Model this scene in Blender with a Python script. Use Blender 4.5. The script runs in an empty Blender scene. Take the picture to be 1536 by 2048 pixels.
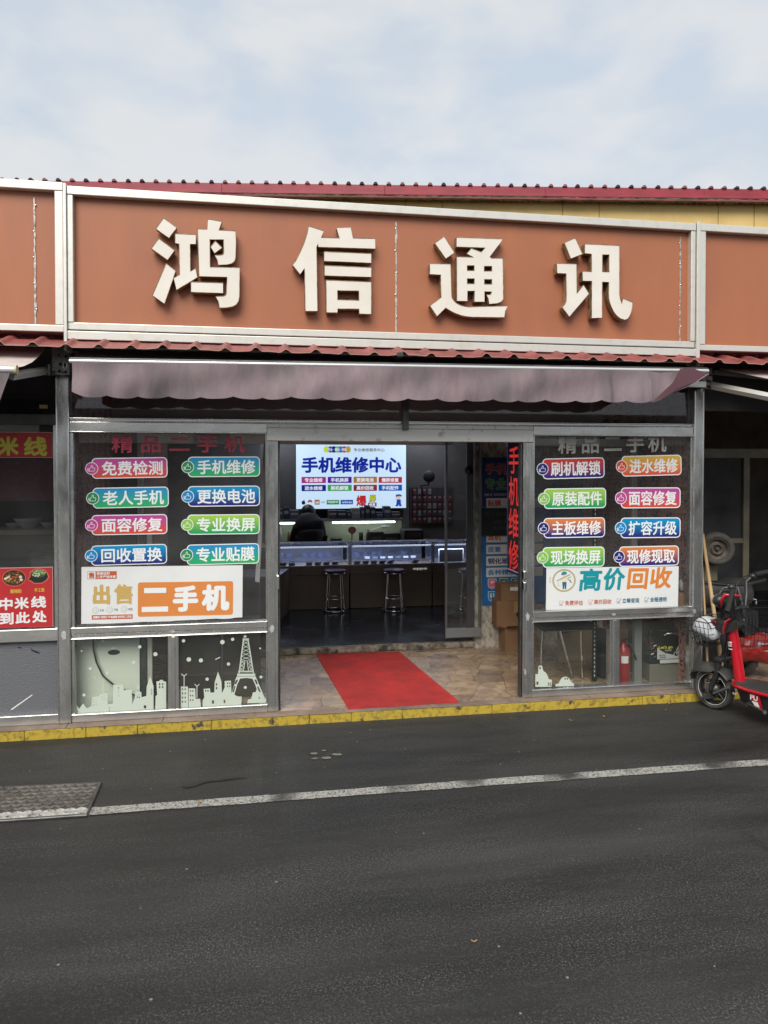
import bpy, bmesh, math, random
from mathutils import Vector, Matrix, Euler
random.seed(7)
SC = bpy.context.scene
COL = SC.collection
R = math.radians
PI = math.pi

# ------------------------------------------------------------------ camera
F, D, H, YAW, PIT = 1500.0, 5.16, 1.75, R(9.8), R(1.0)
CY = 932 + F * math.tan(PIT)
cam = bpy.data.cameras.new('camera')
cam.sensor_fit = 'VERTICAL'; cam.sensor_height = 36.0; cam.sensor_width = 27.0
cam.lens = F / 2048 * 36.0
cam.shift_y = -(1024 - CY) / 2048
cam.clip_start = 0.05; cam.clip_end = 500
camo = bpy.data.objects.new('camera', cam); COL.objects.link(camo)
camo.location = (0, -D, H); camo.rotation_euler = (PI / 2 - PIT, 0, -YAW)
SC.camera = camo

# ------------------------------------------------------------------ world, sun, exposure
SUN_EL, SUN_AZ = R(43), R(-22)      # azimuth measured from -Y (behind the camera) towards -X
sdir = Vector((math.sin(SUN_AZ) * math.cos(SUN_EL), -math.cos(SUN_AZ) * math.cos(SUN_EL), math.sin(SUN_EL)))
w = bpy.data.worlds.new('World'); SC.world = w; w.use_nodes = True
nt = w.node_tree; nt.nodes.clear()
N = nt.nodes.new; L = nt.links.new
wo = N('ShaderNodeOutputWorld'); mx = N('ShaderNodeMixShader'); b1 = N('ShaderNodeBackground'); b2 = N('ShaderNodeBackground')
sky = N('ShaderNodeTexSky'); sky.sky_type = 'NISHITA'; sky.sun_disc = False; sky.sun_elevation = SUN_EL
sky.sun_rotation = math.atan2(sdir.x, sdir.y)
L(sky.outputs[0], b1.inputs[0]); b1.inputs[1].default_value = 0.12
tc = N('ShaderNodeTexCoord'); mp = N('ShaderNodeMapping'); mp.inputs['Scale'].default_value = (1, 1, 2.0)
mp.inputs['Location'].default_value = (.35, .2, .1)
n1 = N('ShaderNodeTexNoise'); n1.inputs['Scale'].default_value = 5.5; n1.inputs['Detail'].default_value = 4; n1.inputs['Roughness'].default_value = .5; n1.inputs['Distortion'].default_value = .25
n2 = N('ShaderNodeTexNoise'); n2.inputs['Scale'].default_value = 2.2; n2.inputs['Detail'].default_value = 4
cr = N('ShaderNodeValToRGB'); cr.color_ramp.elements[0].position = .38; cr.color_ramp.elements[0].color = (.280, .313, .350, 1)
cr.color_ramp.elements[1].position = .58; cr.color_ramp.elements[1].color = (.350, .357, .362, 1)
rm = N('ShaderNodeMapRange'); rm.inputs[1].default_value = .3; rm.inputs[2].default_value = .6; rm.inputs[3].default_value = .86; rm.inputs[4].default_value = .97
L(tc.outputs['Generated'], mp.inputs[0]); L(mp.outputs[0], n1.inputs[0]); L(mp.outputs[0], n2.inputs[0])
L(n1.outputs['Fac'], cr.inputs[0]); L(cr.outputs[0], b2.inputs[0]); L(n2.outputs['Fac'], rm.inputs[0])
L(rm.outputs[0], mx.inputs[0]); L(b1.outputs[0], mx.inputs[1]); L(b2.outputs[0], mx.inputs[2]); L(mx.outputs[0], wo.inputs[0])
b2.inputs[1].default_value = 1.0
sl = bpy.data.lights.new('sun', 'SUN'); sl.energy = 1.5; sl.angle = R(38); sl.color = (1, .95, .87)
so = bpy.data.objects.new('sun', sl); COL.objects.link(so); so.rotation_euler = (-sdir).to_track_quat('-Z', 'Y').to_euler()
so.location = (0, -3, 8)
SC.view_settings.view_transform = 'Standard'; SC.view_settings.look = 'None'
SC.view_settings.exposure = 1.12; SC.view_settings.gamma = 1
SC.render.engine = 'CYCLES'
SC.cycles.use_denoising = True; SC.cycles.max_bounces = 8; SC.cycles.transparent_max_bounces = 24
SC.cycles.sample_clamp_indirect = 4; SC.cycles.caustics_reflective = False; SC.cycles.caustics_refractive = False

# ------------------------------------------------------------------ survey helpers: a photo measurement to a place at a known depth
def _dir(px, py):
    r = Vector((math.cos(YAW), -math.sin(YAW), 0)); f0 = Vector((math.sin(YAW), math.cos(YAW), 0)); z = Vector((0, 0, 1))
    f = f0 * math.cos(PIT) - z * math.sin(PIT); u = z * math.cos(PIT) + f0 * math.sin(PIT)
    return f + r * ((px - 768) / F) + u * ((CY - py) / F)
CAM = Vector((0, -D, H))
def P(px, py, Y=0.0):
    d = _dir(px, py); t = (Y + D) / d.y; return CAM + d * t
def G(px, py, z=0.0):
    d = _dir(px, py); t = (z - H) / d.z; return CAM + d * t
def X(px, Y=0.0, py=932): return P(px, py, Y).x
def Z(px, py, Y=0.0): return P(px, py, Y).z

# ------------------------------------------------------------------ materials
def srgb(r, g, b):
    f = lambda c: (c / 255) / 12.92 if c / 255 <= .04045 else ((c / 255 + .055) / 1.055) ** 2.4
    return (f(r), f(g), f(b), 1)
_M = {}
def mat(name, col=(.5, .5, .5), rough=.6, metal=0, noise=0, nscale=8, col2=None, bump=0, bscale=60, emit=None, es=1, spec=.5, stretch=(1, 1, 1), coat=0, detail=5, contrast=(.35, .65), rvar=0):
    if name in _M: return _M[name]
    m = bpy.data.materials.new(name); m.use_nodes = True; t = m.node_tree; p = t.nodes['Principled BSDF']
    c = tuple(col[:3]) + (1,)
    p.inputs['Base Color'].default_value = c; p.inputs['Roughness'].default_value = rough; p.inputs['Metallic'].default_value = metal
    p.inputs['Specular IOR Level'].default_value = spec; p.inputs['Coat Weight'].default_value = coat
    if noise or col2 or bump or rvar:
        tc = t.nodes.new('ShaderNodeTexCoord'); mpn = t.nodes.new('ShaderNodeMapping'); mpn.inputs['Scale'].default_value = stretch
        t.links.new(tc.outputs['Object'], mpn.inputs[0])
    if noise or col2:
        n = t.nodes.new('ShaderNodeTexNoise'); n.inputs['Scale'].default_value = nscale; n.inputs['Detail'].default_value = detail; n.inputs['Roughness'].default_value = .6
        t.links.new(mpn.outputs[0], n.inputs[0])
        r = t.nodes.new('ShaderNodeValToRGB'); r.color_ramp.elements[0].position = contrast[0]; r.color_ramp.elements[1].position = contrast[1]
        k = 1 - noise
        r.color_ramp.elements[1].color = c
        r.color_ramp.elements[0].color = tuple(col2[:3]) + (1,) if col2 else (c[0] * k, c[1] * k, c[2] * k, 1)
        t.links.new(n.outputs['Fac'], r.inputs[0]); t.links.new(r.outputs[0], p.inputs['Base Color'])
        if rvar:
            mr = t.nodes.new('ShaderNodeMapRange'); mr.inputs[1].default_value = .3; mr.inputs[2].default_value = .7
            mr.inputs[3].default_value = max(0, rough - rvar); mr.inputs[4].default_value = min(1, rough + rvar)
            t.links.new(n.outputs['Fac'], mr.inputs[0]); t.links.new(mr.outputs[0], p.inputs['Roughness'])
    if bump:
        nb = t.nodes.new('ShaderNodeTexNoise'); nb.inputs['Scale'].default_value = bscale; nb.inputs['Detail'].default_value = 4
        t.links.new(mpn.outputs[0], nb.inputs[0])
        bp = t.nodes.new('ShaderNodeBump'); bp.inputs['Strength'].default_value = bump; bp.inputs['Distance'].default_value = .01
        t.links.new(nb.outputs['Fac'], bp.inputs['Height']); t.links.new(bp.outputs[0], p.inputs['Normal'])
    if emit:
        p.inputs['Emission Color'].default_value = tuple(emit[:3]) + (1,); p.inputs['Emission Strength'].default_value = es
    _M[name] = m; return m

def glass(name, tint=(.9, .92, .92), rough=.01, k=1.0, dirt=.04, dcol=(.5, .5, .5)):
    m = bpy.data.materials.new(name); m.use_nodes = True; t = m.node_tree; t.nodes.clear(); n = t.nodes.new; l = t.links.new
    o = n('ShaderNodeOutputMaterial'); mix = n('ShaderNodeMixShader'); tr = n('ShaderNodeBsdfTransparent'); gl = n('ShaderNodeBsdfGlossy')
    tr.inputs[0].default_value = tuple(tint) + (1,); gl.inputs['Roughness'].default_value = rough
    lwt = n('ShaderNodeLayerWeight'); lwt.inputs[0].default_value = .5          # symmetric Schlick reflectance, same from both sides
    pw_ = n('ShaderNodeMath'); pw_.operation = 'POWER'; pw_.inputs[1].default_value = 4.0; l(lwt.outputs['Facing'], pw_.inputs[0])
    mu = n('ShaderNodeMath'); mu.operation = 'MULTIPLY_ADD'; mu.inputs[1].default_value = .9 * k; mu.inputs[2].default_value = .04 * k
    l(pw_.outputs[0], mu.inputs[0]); l(mu.outputs[0], mix.inputs[0]); l(tr.outputs[0], mix.inputs[1]); l(gl.outputs[0], mix.inputs[2])
    df = n('ShaderNodeBsdfDiffuse'); df.inputs[0].default_value = tuple(dcol) + (1,)
    tcn = n('ShaderNodeTexCoord'); no = n('ShaderNodeTexNoise'); no.inputs['Scale'].default_value = 3; no.inputs['Detail'].default_value = 8
    l(tcn.outputs['Object'], no.inputs[0]); mr = n('ShaderNodeMapRange'); mr.inputs[1].default_value = .3; mr.inputs[2].default_value = .8; mr.inputs[3].default_value = dirt * .3; mr.inputs[4].default_value = dirt * 2
    l(no.outputs['Fac'], mr.inputs[0]); m2 = n('ShaderNodeMixShader'); l(mr.outputs[0], m2.inputs[0]); l(mix.outputs[0], m2.inputs[1]); l(df.outputs[0], m2.inputs[2])
    l(m2.outputs[0], o.inputs[0]); _M[name] = m; return m

def flat(name, rgb, rough=.5, emit=0):
    c = srgb(*rgb)
    return mat(name, c, rough, emit=c if emit else None, es=emit)
def grad(name, top, bot, hh):
    """a printed two-colour fade across a sticker of half height hh (object Y)"""
    m = bpy.data.materials.new(name); m.use_nodes = True; t = m.node_tree; p = t.nodes['Principled BSDF']; p.inputs['Roughness'].default_value = .35
    tc = t.nodes.new('ShaderNodeTexCoord'); s = t.nodes.new('ShaderNodeSeparateXYZ'); mr = t.nodes.new('ShaderNodeMapRange'); r = t.nodes.new('ShaderNodeValToRGB')
    t.links.new(tc.outputs['Object'], s.inputs[0]); t.links.new(s.outputs['Y'], mr.inputs[0]); mr.inputs[1].default_value = -hh; mr.inputs[2].default_value = hh
    r.color_ramp.elements[0].color = srgb(*bot); r.color_ramp.elements[1].color = srgb(*top); r.color_ramp.elements[0].position = .12; r.color_ramp.elements[1].position = .88
    t.links.new(mr.outputs[0], r.inputs[0]); t.links.new(r.outputs[0], p.inputs['Base Color']); return m

# ------------------------------------------------------------------ mesh builder
class MB:
    def __init__(s): s.v = []; s.f = []; s.m = []; s.mats = []; s.sm = []; s.M = None
    def mi(s, m):
        if m not in s.mats: s.mats.append(m)
        return s.mats.index(m)
    def av(s, pts):
        b = len(s.v)
        for p in pts:
            p = Vector(p)
            if s.M: p = s.M @ p
            s.v.append(p)
        return b
    def faces(s, pts, fs, m, smooth=False):
        b = s.av(pts); i = s.mi(m)
        for f in fs: s.f.append([b + k for k in f]); s.m.append(i); s.sm.append(smooth)
    def poly(s, pts, m): s.faces(pts, [list(range(len(pts)))], m)
    def box(s, a, b, m):
        x0, y0, z0 = [min(a[i], b[i]) for i in range(3)]; x1, y1, z1 = [max(a[i], b[i]) for i in range(3)]
        s.faces([(x0, y0, z0), (x1, y0, z0), (x1, y1, z0), (x0, y1, z0), (x0, y0, z1), (x1, y0, z1), (x1, y1, z1), (x0, y1, z1)],
                [(0, 3, 2, 1), (4, 5, 6, 7), (0, 1, 5, 4), (1, 2, 6, 5), (2, 3, 7, 6), (3, 0, 4, 7)], m)
    def cbox(s, a, b, m, c=.004):
        """box with chamfered edges (all twelve)"""
        bm = bmesh.new(); bmesh.ops.create_cube(bm, size=1)
        for v in bm.verts:
            for i in range(3): v.co[i] = a[i] if v.co[i] < 0 else b[i]
        d = min(abs(a[i] - b[i]) for i in range(3)); c = min(c, d * .3)
        bmesh.ops.bevel(bm, geom=list(bm.edges), offset=c, segments=2, profile=.5, affect='EDGES')
        bmesh.ops.recalc_face_normals(bm, faces=list(bm.faces))
        s.bm(bm, m)
    def bm(s, bm, m, smooth=False, M=None):
        bm.verts.index_update()
        s.faces([(M @ v.co) if M else v.co for v in bm.verts], [[v.index for v in f.verts] for f in bm.faces], m, smooth); bm.free()
    def tube(s, pts, r, m, n=10, caps=True, smooth=True):
        """r: number or list; polyline tube"""
        pts = [Vector(p) for p in pts]; k = len(pts); rs = r if isinstance(r, (list, tuple)) else [r] * k
        vs = []; prev = None
        for i in range(k):
            d = (pts[min(i + 1, k - 1)] - pts[max(i - 1, 0)]).normalized()
            if prev is None:
                a = Vector((0, 0, 1)) if abs(d.z) < .9 else Vector((1, 0, 0)); u = d.cross(a).normalized()
            else:
                u = (prev - d * prev.dot(d)); u = u.normalized() if u.length > 1e-6 else d.orthogonal().normalized()
            prev = u; v = d.cross(u)
            for j in range(n):
                t = 2 * PI * j / n; vs.append(pts[i] + (u * math.cos(t) + v * math.sin(t)) * rs[i])
        fs = [(i * n + j, i * n + (j + 1) % n, (i + 1) * n + (j + 1) % n, (i + 1) * n + j) for i in range(k - 1) for j in range(n)]
        s.faces(vs, fs, m, smooth)
        if caps:
            s.poly(vs[:n][::-1], m); s.poly(vs[-n:], m)
    def lathe(s, prof, M4, m, n=24, smooth=True, a0=0, a1=2 * PI):
        """prof: (r, h) pairs round local z, placed by matrix M4"""
        full = abs(a1 - a0 - 2 * PI) < 1e-6; c = n if full else n + 1
        vs = [M4 @ Vector((r * math.cos(a0 + (a1 - a0) * j / n), r * math.sin(a0 + (a1 - a0) * j / n), h)) for r, h in prof for j in range(c)]
        fs = []
        for i in range(len(prof) - 1):
            for j in range(n):
                j2 = (j + 1) % c
                fs.append((i * c + j, i * c + j2, (i + 1) * c + j2, (i + 1) * c + j))
        s.faces(vs, fs, m, smooth)
    def ball(s, c, r, m, seg=16, rings=10, sc=(1, 1, 1), rot=None):
        bm = bmesh.new(); bmesh.ops.create_uvsphere(bm, u_segments=seg, v_segments=rings, radius=r)
        M4 = Matrix.Translation(c) @ (rot.to_matrix().to_4x4() if rot else Matrix()) @ Matrix.Diagonal((*sc, 1)); s.bm(bm, m, True, M4)
    def text(s, st, box, z, m, bold=0, skew=0, track=1, M=None):
        """flat lettering fitted in box=(x0,y0,x1,y1) of the local xy plane"""
        v, f = glyphs(st, track); x0, y0, x1, y1 = box
        bx0 = min(p[0] for p in v); bx1 = max(p[0] for p in v); by0 = min(p[1] for p in v); by1 = max(p[1] for p in v)
        b = bold * (y1 - y0)
        sx = (x1 - x0 - 2 * b) / (bx1 - bx0); sy = (y1 - y0 - 2 * b) / (by1 - by0)
        offs = [(0, 0)] if not b else [(math.cos(a) * b, math.sin(a) * b) for a in [PI / 4 * k for k in range(8)]]
        for k, (ox, oy) in enumerate(offs):
            pts = []
            for p in v:
                yy = (p[1] - by0) * sy; xx = (p[0] - bx0) * sx
                q = Vector((x0 + b + xx + skew * yy + ox, y0 + b + yy + oy, z + k * 2.5e-5)); pts.append(M @ q if M else q)
            s.faces(pts, f, m)
    def build(s, name, parent=None, loc=None, rot=None, scale=None, sub=None, smooth=None):
        me = bpy.data.meshes.new(name); me.from_pydata([tuple(v) for v in s.v], [], s.f)
        for m in s.mats: me.materials.append(m)
        me.polygons.foreach_set('material_index', s.m)
        me.polygons.foreach_set('use_smooth', [True if smooth else x for x in s.sm])
        me.update(); o = bpy.data.objects.new(name, me); COL.objects.link(o)
        if parent is not None: o.parent = parent
        if parent is not None and not (loc or rot) and parent.get('_w'): o.location = -Vector(parent.location)
        if loc: o.location = loc
        if rot: o.rotation_euler = rot
        return o
_G = {}
def glyphs(st, track=1):
    k = (st, track)
    if k in _G: return _G[k]
    c = bpy.data.curves.new('t', 'FONT'); c.body = st; c.space_character = track; c.resolution_u = 3
    o = bpy.data.objects.new('t', c); COL.objects.link(o)
    dg = bpy.context.evaluated_depsgraph_get(); me = bpy.data.meshes.new_from_object(o.evaluated_get(dg))
    r = ([(v.co.x, v.co.y) for v in me.vertices], [list(p.vertices) for p in me.polygons])
    bpy.data.objects.remove(o); bpy.data.curves.remove(c); bpy.data.meshes.remove(me); _G[k] = r; return r
def outline(paths, depth, bev=0):
    """filled 2D outlines (holes allowed) as (verts, faces); depth > 0 gives a solid of that thickness centred on z=0"""
    c = bpy.data.curves.new('t', 'CURVE'); c.dimensions = '2D'; c.fill_mode = 'BOTH'; c.extrude = depth / 2; c.bevel_depth = bev; c.bevel_resolution = 1
    for p in paths:
        s = c.splines.new('POLY'); s.points.add(len(p) - 1)
        for i, q in enumerate(p): s.points[i].co = (q[0], q[1], 0, 1)
        s.use_cyclic_u = True
    o = bpy.data.objects.new('t', c); COL.objects.link(o)
    dg = bpy.context.evaluated_depsgraph_get(); me = bpy.data.meshes.new_from_object(o.evaluated_get(dg))
    r = ([v.co.copy() for v in me.vertices], [list(p.vertices) for p in me.polygons], [p.normal.copy() for p in me.polygons])
    bpy.data.objects.remove(o); bpy.data.curves.remove(c); bpy.data.meshes.remove(me); return r

# ------------------------------------------------------------------ things
def tag(o, label=None, cat=None, group=None, kind=None):
    if label: o['label'] = label
    if cat: o['category'] = cat
    if group: o['group'] = group
    if kind: o['kind'] = kind
    return o
def thing(name, label, cat, loc=(0, 0, 0), rot=None, group=None, world=True):
    """Empty at a thing's base. world=True: parts are built in world coordinates"""
    o = bpy.data.objects.new(name, None); COL.objects.link(o); o.location = loc; o.empty_display_size = .1
    if rot: o.rotation_euler = rot
    tag(o, label, cat, group)
    if world and not rot: o['_w'] = 1
    return o
def struct(name, mb, **k):
    o = mb.build(name, **k); o['kind'] = 'structure'; return o
def copy_tree(o, parent=None):
    c = o.copy(); COL.objects.link(c)
    if parent is not None: c.parent = parent
    for ch in list(o.children): copy_tree(ch, c)
    return c
def wall_frame(px0, py0, px1, py1, Y):
    """frame lying on a plane Y: origin at (px0,py0), x towards (px1,py1): returns loc, rot, length"""
    a = P(px0, py0, Y); b = P(px1, py1, Y); al = math.atan2(b.z - a.z, b.x - a.x)
    return a, (PI / 2, -al, 0), math.hypot(b.x - a.x, b.z - a.z)

# ------------------------------------------------------------------ the palette
steel = mat('brushed_steel', (.66, .66, .64), .25, .95, noise=.12, nscale=5, stretch=(3, 3, 1), rvar=.08)
steelH = mat('worn_steel_rail', (.70, .69, .66), .25, .9, noise=.12, nscale=5, stretch=(1, 3, 3), rvar=.08)
steel_dk = mat('dark_steel', (.13, .13, .125), .4, .7, noise=.4, nscale=9)
alu = mat('cream_aluminium', (.72, .70, .64), .36, .45, noise=.3, nscale=4.2, stretch=(3, 1, 3), contrast=(.25, .5), col2=(.63, .60, .53), bump=.03)
alu_hd = mat('scratched_header', (.86, .83, .77), .45, .15, nscale=11, col2=(.40, .34, .29), contrast=(.27, .42), bump=.1, stretch=(1, 1, 1))
brown = mat('brown_sign_panel', srgb(174, 108, 74), .5, 0, nscale=1.6, col2=srgb(164, 102, 74), contrast=(.3, .7), stretch=(3, 1, .8), detail=8, bump=.03, bscale=4)
letter = mat('white_letter_face', srgb(236, 230, 220), .4, nscale=4, col2=srgb(226, 219, 207), contrast=(.3, .7))
letter_side = mat('dirty_letter_side', srgb(176, 150, 118), .5, .2, nscale=26, col2=srgb(110, 88, 66), contrast=(.35, .6))
redroof = mat('red_sheet', srgb(150, 76, 72), .55, 0, nscale=6, col2=srgb(104, 50, 50), contrast=(.3, .6), bump=.05)
fascia_red = mat('red_fascia', srgb(160, 52, 66), .45, nscale=3, col2=srgb(140, 46, 58), stretch=(1, 1, 3))
yellow_wall = mat('yellow_wall', srgb(232, 202, 134), .8, nscale=2, col2=srgb(220, 188, 122), bump=.05)
black = mat('black_plastic', (.012, .012, .013), .42)
blackm = mat('matt_black', (.02, .02, .021), .7, noise=.4, nscale=12)
rubber = mat('dusty_rubber', (.035, .033, .03), .85, nscale=20, col2=(.075, .07, .062), contrast=(.4, .7))
chrome = mat('chrome', (.75, .75, .75), .12, 1)
white = flat('white_paint', (235, 235, 232), .5)
G1 = glass('window_glass', (.95, .96, .96), .01, 1.35, .03, (.42, .42, .42))
G2 = glass('low_window_glass', (.96, .98, .965), .01, 1.0, .022, (.5, .52, .48))
G3 = glass('transom_glass', (.84, .86, .90), .02, 1.0, .035, (.3, .3, .32))
G4 = glass('case_glass', (.98, .99, 1), .01, .8, .01)

ZF = .07            # floor level of the shop front
# ================================================================== SETTING: road
def road_material():
    m = bpy.data.materials.new('asphalt'); m.use_nodes = True; t = m.node_tree; p = t.nodes['Principled BSDF']; n = t.nodes.new; l = t.links.new
    tc = n('ShaderNodeTexCoord')
    def mapping(sc, rz=0, loc=(0, 0, 0)):
        q = n('ShaderNodeMapping'); q.inputs['Scale'].default_value = sc; q.inputs['Rotation'].default_value = (0, 0, rz); q.inputs['Location'].default_value = loc; l(tc.outputs['Object'], q.inputs[0]); return q.outputs[0]
    def noise(vec, scale, det=5, ro=.6, dist=0):
        q = n('ShaderNodeTexNoise'); q.inputs['Scale'].default_value = scale; q.inputs['Detail'].default_value = det; q.inputs['Roughness'].default_value = ro; q.inputs['Distortion'].default_value = dist; l(vec, q.inputs[0]); return q.outputs['Fac']
    def rng_(x, a, b, c, d):
        q = n('ShaderNodeMapRange'); q.inputs[1].default_value = a; q.inputs[2].default_value = b; q.inputs[3].default_value = c; q.inputs[4].default_value = d; l(x, q.inputs[0]); return q.outputs[0]
    def mix(f, a, b, mode='MIX'):
        q = n('ShaderNodeMixRGB'); q.blend_type = mode
        if isinstance(f, (int, float)): q.inputs[0].default_value = f
        else: l(f, q.inputs[0])
        for k, x in ((1, a), (2, b)):
            if isinstance(x, tuple): q.inputs[k].default_value = x
            else: l(x, q.inputs[k])
        return q.outputs[0]
    def mul(a, b):
        q = n('ShaderNodeMath'); q.operation = 'MULTIPLY'; l(a, q.inputs[0]); l(b, q.inputs[1]); return q.outputs[0]
    world = mapping((1, 1, 1)); along = mapping((.35, 1.7, 1), R(-9)); bands = mapping((.12, 1.0, 1), R(-9), (3, 7, 0))
    big = noise(along, 1.0, 8, .62)
    base = mix(rng_(big, .36, .66, 0, 1), (.0150, .0147, .0142, 1), (.047, .0458, .043, 1))
    tracks = rng_(noise(bands, 1.5, 9, .68), .38, .62, .84, 1.14)                       # tyre-polished lanes and old sweeps
    base = mix(1.0, base, tracks, 'MULTIPLY')
    patch = rng_(noise(world, 1.7, 9, .7, .6), .60, .66, 0, .45)                      # old oil and damp stains with ragged edges
    base = mix(patch, base, (.0095, .0095, .0095, 1))
    agg = noise(world, 120, 3, .6); agg2 = noise(world, 48, 5, .75)                    # stone in the binder, showing where it is worn
    wornness = rng_(noise(along, 2.6, 6, .65), .40, .64, .05, .9)
    base = mix(mul(rng_(agg, .53, .66, 0, 1), wornness), base, (.135, .133, .124, 1))
    base = mix(rng_(agg2, .54, .68, 0, .6), base, (.085, .083, .077, 1))
    base = mix(rng_(agg, .36, .47, .5, 0), base, (.006, .006, .006, 1))
    v2 = n('ShaderNodeTexVoronoi'); v2.inputs['Scale'].default_value = 30; l(tc.outputs['Object'], v2.inputs['Vector'])
    s2 = n('ShaderNodeSeparateColor'); l(v2.outputs['Color'], s2.inputs[0])
    g2 = n('ShaderNodeMath'); g2.operation = 'GREATER_THAN'; g2.inputs[1].default_value = .965; l(s2.outputs[1], g2.inputs[0])
    sz = n('ShaderNodeMath'); sz.operation = 'MULTIPLY'; sz.inputs[1].default_value = .17; l(s2.outputs[2], sz.inputs[0])
    d2 = n('ShaderNodeMath'); d2.operation = 'LESS_THAN'; l(v2.outputs['Distance'], d2.inputs[0]); l(sz.outputs[0], d2.inputs[1])
    base = mix(mul(g2.outputs[0], d2.outputs[0]), base, (.22, .21, .185, 1))            # grit
    l(base, p.inputs['Base Color'])
    l(rng_(big, .3, .7, .42, .85), p.inputs['Roughness']); p.inputs['Specular IOR Level'].default_value = .45
    bp = n('ShaderNodeBump'); bp.inputs['Strength'].default_value = .55; bp.inputs['Distance'].default_value = .004; l(agg2, bp.inputs['Height'])
    b2_ = n('ShaderNodeBump'); b2_.inputs['Strength'].default_value = .5; b2_.inputs['Distance'].default_value = .002; l(agg, b2_.inputs['Height']); l(bp.outputs[0], b2_.inputs['Normal']); l(b2_.outputs[0], p.inputs['Normal'])
    return m
asphalt = road_material()
mb = MB(); mb.poly([(-150, -150, 0), (150, -150, 0), (150, 150, 0), (-150, 150, 0)], asphalt); struct('road', mb)

def masked(name, c1, c2, scale, lo, hi, bscale=0, rough=.7, scale2=None, dark=None, dlo=.6, dhi=.68, dscale=6, stretch=(1, 1, 1)):
    """paint c1 worn through to c2 by noise, with dark spots"""
    m = bpy.data.materials.new(name); m.use_nodes = True; t = m.node_tree; p = t.nodes['Principled BSDF']; n = t.nodes.new; l = t.links.new
    tc = n('ShaderNodeTexCoord'); mpn = n('ShaderNodeMapping'); mpn.inputs['Scale'].default_value = stretch; l(tc.outputs['Object'], mpn.inputs[0])
    a = n('ShaderNodeTexNoise'); a.inputs['Scale'].default_value = scale; a.inputs['Detail'].default_value = 8; a.inputs['Roughness'].default_value = .7; l(mpn.outputs[0], a.inputs[0])
    r = n('ShaderNodeValToRGB'); r.color_ramp.elements[0].position = lo; r.color_ramp.elements[0].color = tuple(c2[:3]) + (1,); r.color_ramp.elements[1].position = hi; r.color_ramp.elements[1].color = tuple(c1[:3]) + (1,)
    l(a.outputs['Fac'], r.inputs[0]); last = r.outputs[0]
    if dark:
        b = n('ShaderNodeTexNoise'); b.inputs['Scale'].default_value = dscale; b.inputs['Detail'].default_value = 6; l(mpn.outputs[0], b.inputs[0])
        q = n('ShaderNodeMapRange'); q.inputs[1].default_value = dlo; q.inputs[2].default_value = dhi; l(b.outputs['Fac'], q.inputs[0])
        x = n('ShaderNodeMixRGB'); x.inputs[2].default_value = tuple(dark[:3]) + (1,); l(q.outputs[0], x.inputs[0]); l(last, x.inputs[1]); last = x.outputs[0]
    l(last, p.inputs['Base Color']); p.inputs['Roughness'].default_value = rough
    bp = n('ShaderNodeBump'); bp.inputs['Strength'].default_value = .4; bp.inputs['Distance'].default_value = .005; l(a.outputs['Fac'], bp.inputs['Height']); l(bp.outputs[0], p.inputs['Normal'])
    return m
# painted line
line_m = masked('worn_white_line', (.42, .41, .37), (.045, .044, .041), 90, .40, .52, dark=(.05, .048, .044), dlo=.52, dhi=.70, dscale=3.2)
a = G(178, 1624); b = G(1536, 1525); dd = (b - a); dd.z = 0; dn = dd.normalized(); nn = Vector((-dn.y, dn.x, 0))
mb = MB(); o = Vector((0, 0, .004)); far = a + dn * 14
rg = random.Random(23); K = 220; lft = []; rgt = []
for k in range(K + 1):
    q = a + dn * 14 * k / K + o; lft.append(q - nn * (.043 + rg.uniform(-.004, .002))); rgt.append(q + nn * (.043 + rg.uniform(-.004, .002)))
mb.faces(lft + rgt, [(k, k + 1, K + 2 + k, K + 1 + k) for k in range(K)], line_m); struct('road_marking', mb)
# manhole cover
tl, tr_, br, bl = G(-70, 1580), G(201, 1569), G(174, 1632), G(-120, 1652)
cov = thing('manhole_cover', 'rectangular steel chequer plate cover set in the asphalt, front edge painted white', 'manhole cover', (tl + br) / 2)
steelplate = masked('worn_plate', (.10, .094, .082), (.036, .033, .029), 5, .35, .62, dark=(.05, .036, .024), dscale=3, rough=.5)
paintplate = masked('painted_plate', (.45, .44, .40), (.10, .095, .085), 30, .36, .50, rough=.6)
mb = MB(); up = Vector((0, 0, .009))
def lerp4(u, v): return (tl * (1 - u) + tr_ * u) * (1 - v) + (bl * (1 - u) + br * u) * v
c4 = [lerp4(0, 0), lerp4(1, 0), lerp4(1, 1), lerp4(0, 1)]
mb.faces([p_ + up for p_ in c4] + c4, [(3, 2, 1, 0), (0, 1, 5, 4), (1, 2, 6, 5), (2, 3, 7, 6), (3, 0, 4, 7)], steelplate)
mb.build('plate', cov)
mb = MB()
e = .006
treadm = masked('worn_tread', (.17, .155, .13), (.07, .06, .048), 7, .4, .6, rough=.4)
for i in range(26):
    for j in range(9):
        u, v = (i + .5 + (.5 if j % 2 else 0) * .6) / 26.8, (j + .5) / 9
        c = lerp4(u, v) + Vector((0, 0, .0095)); ang = R(35) if (i + j) % 2 else R(-35); L_, W_ = .025, .008
        ex = Vector((math.cos(ang), math.sin(ang), 0)); ey = Vector((-ex.y, ex.x, 0)); m_ = paintplate if v > .78 else treadm
        b_ = [c - ex * L_ - ey * W_ * .3, c - ey * W_, c + ex * L_ - ey * W_ * .3, c + ex * L_ + ey * W_ * .3, c + ey * W_, c - ex * L_ + ey * W_ * .3]
        t_ = [c + (q - c) * .6 + Vector((0, 0, e)) for q in b_]
        mb.faces(b_ + t_, [(6, 7, 8, 9, 10, 11)] + [(k, (k + 1) % 6, 6 + (k + 1) % 6, 6 + k) for k in range(6)], m_)
mb.build('tread', cov)
mb = MB(); o = Vector((0, 0, .0095 + .0015))
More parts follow.
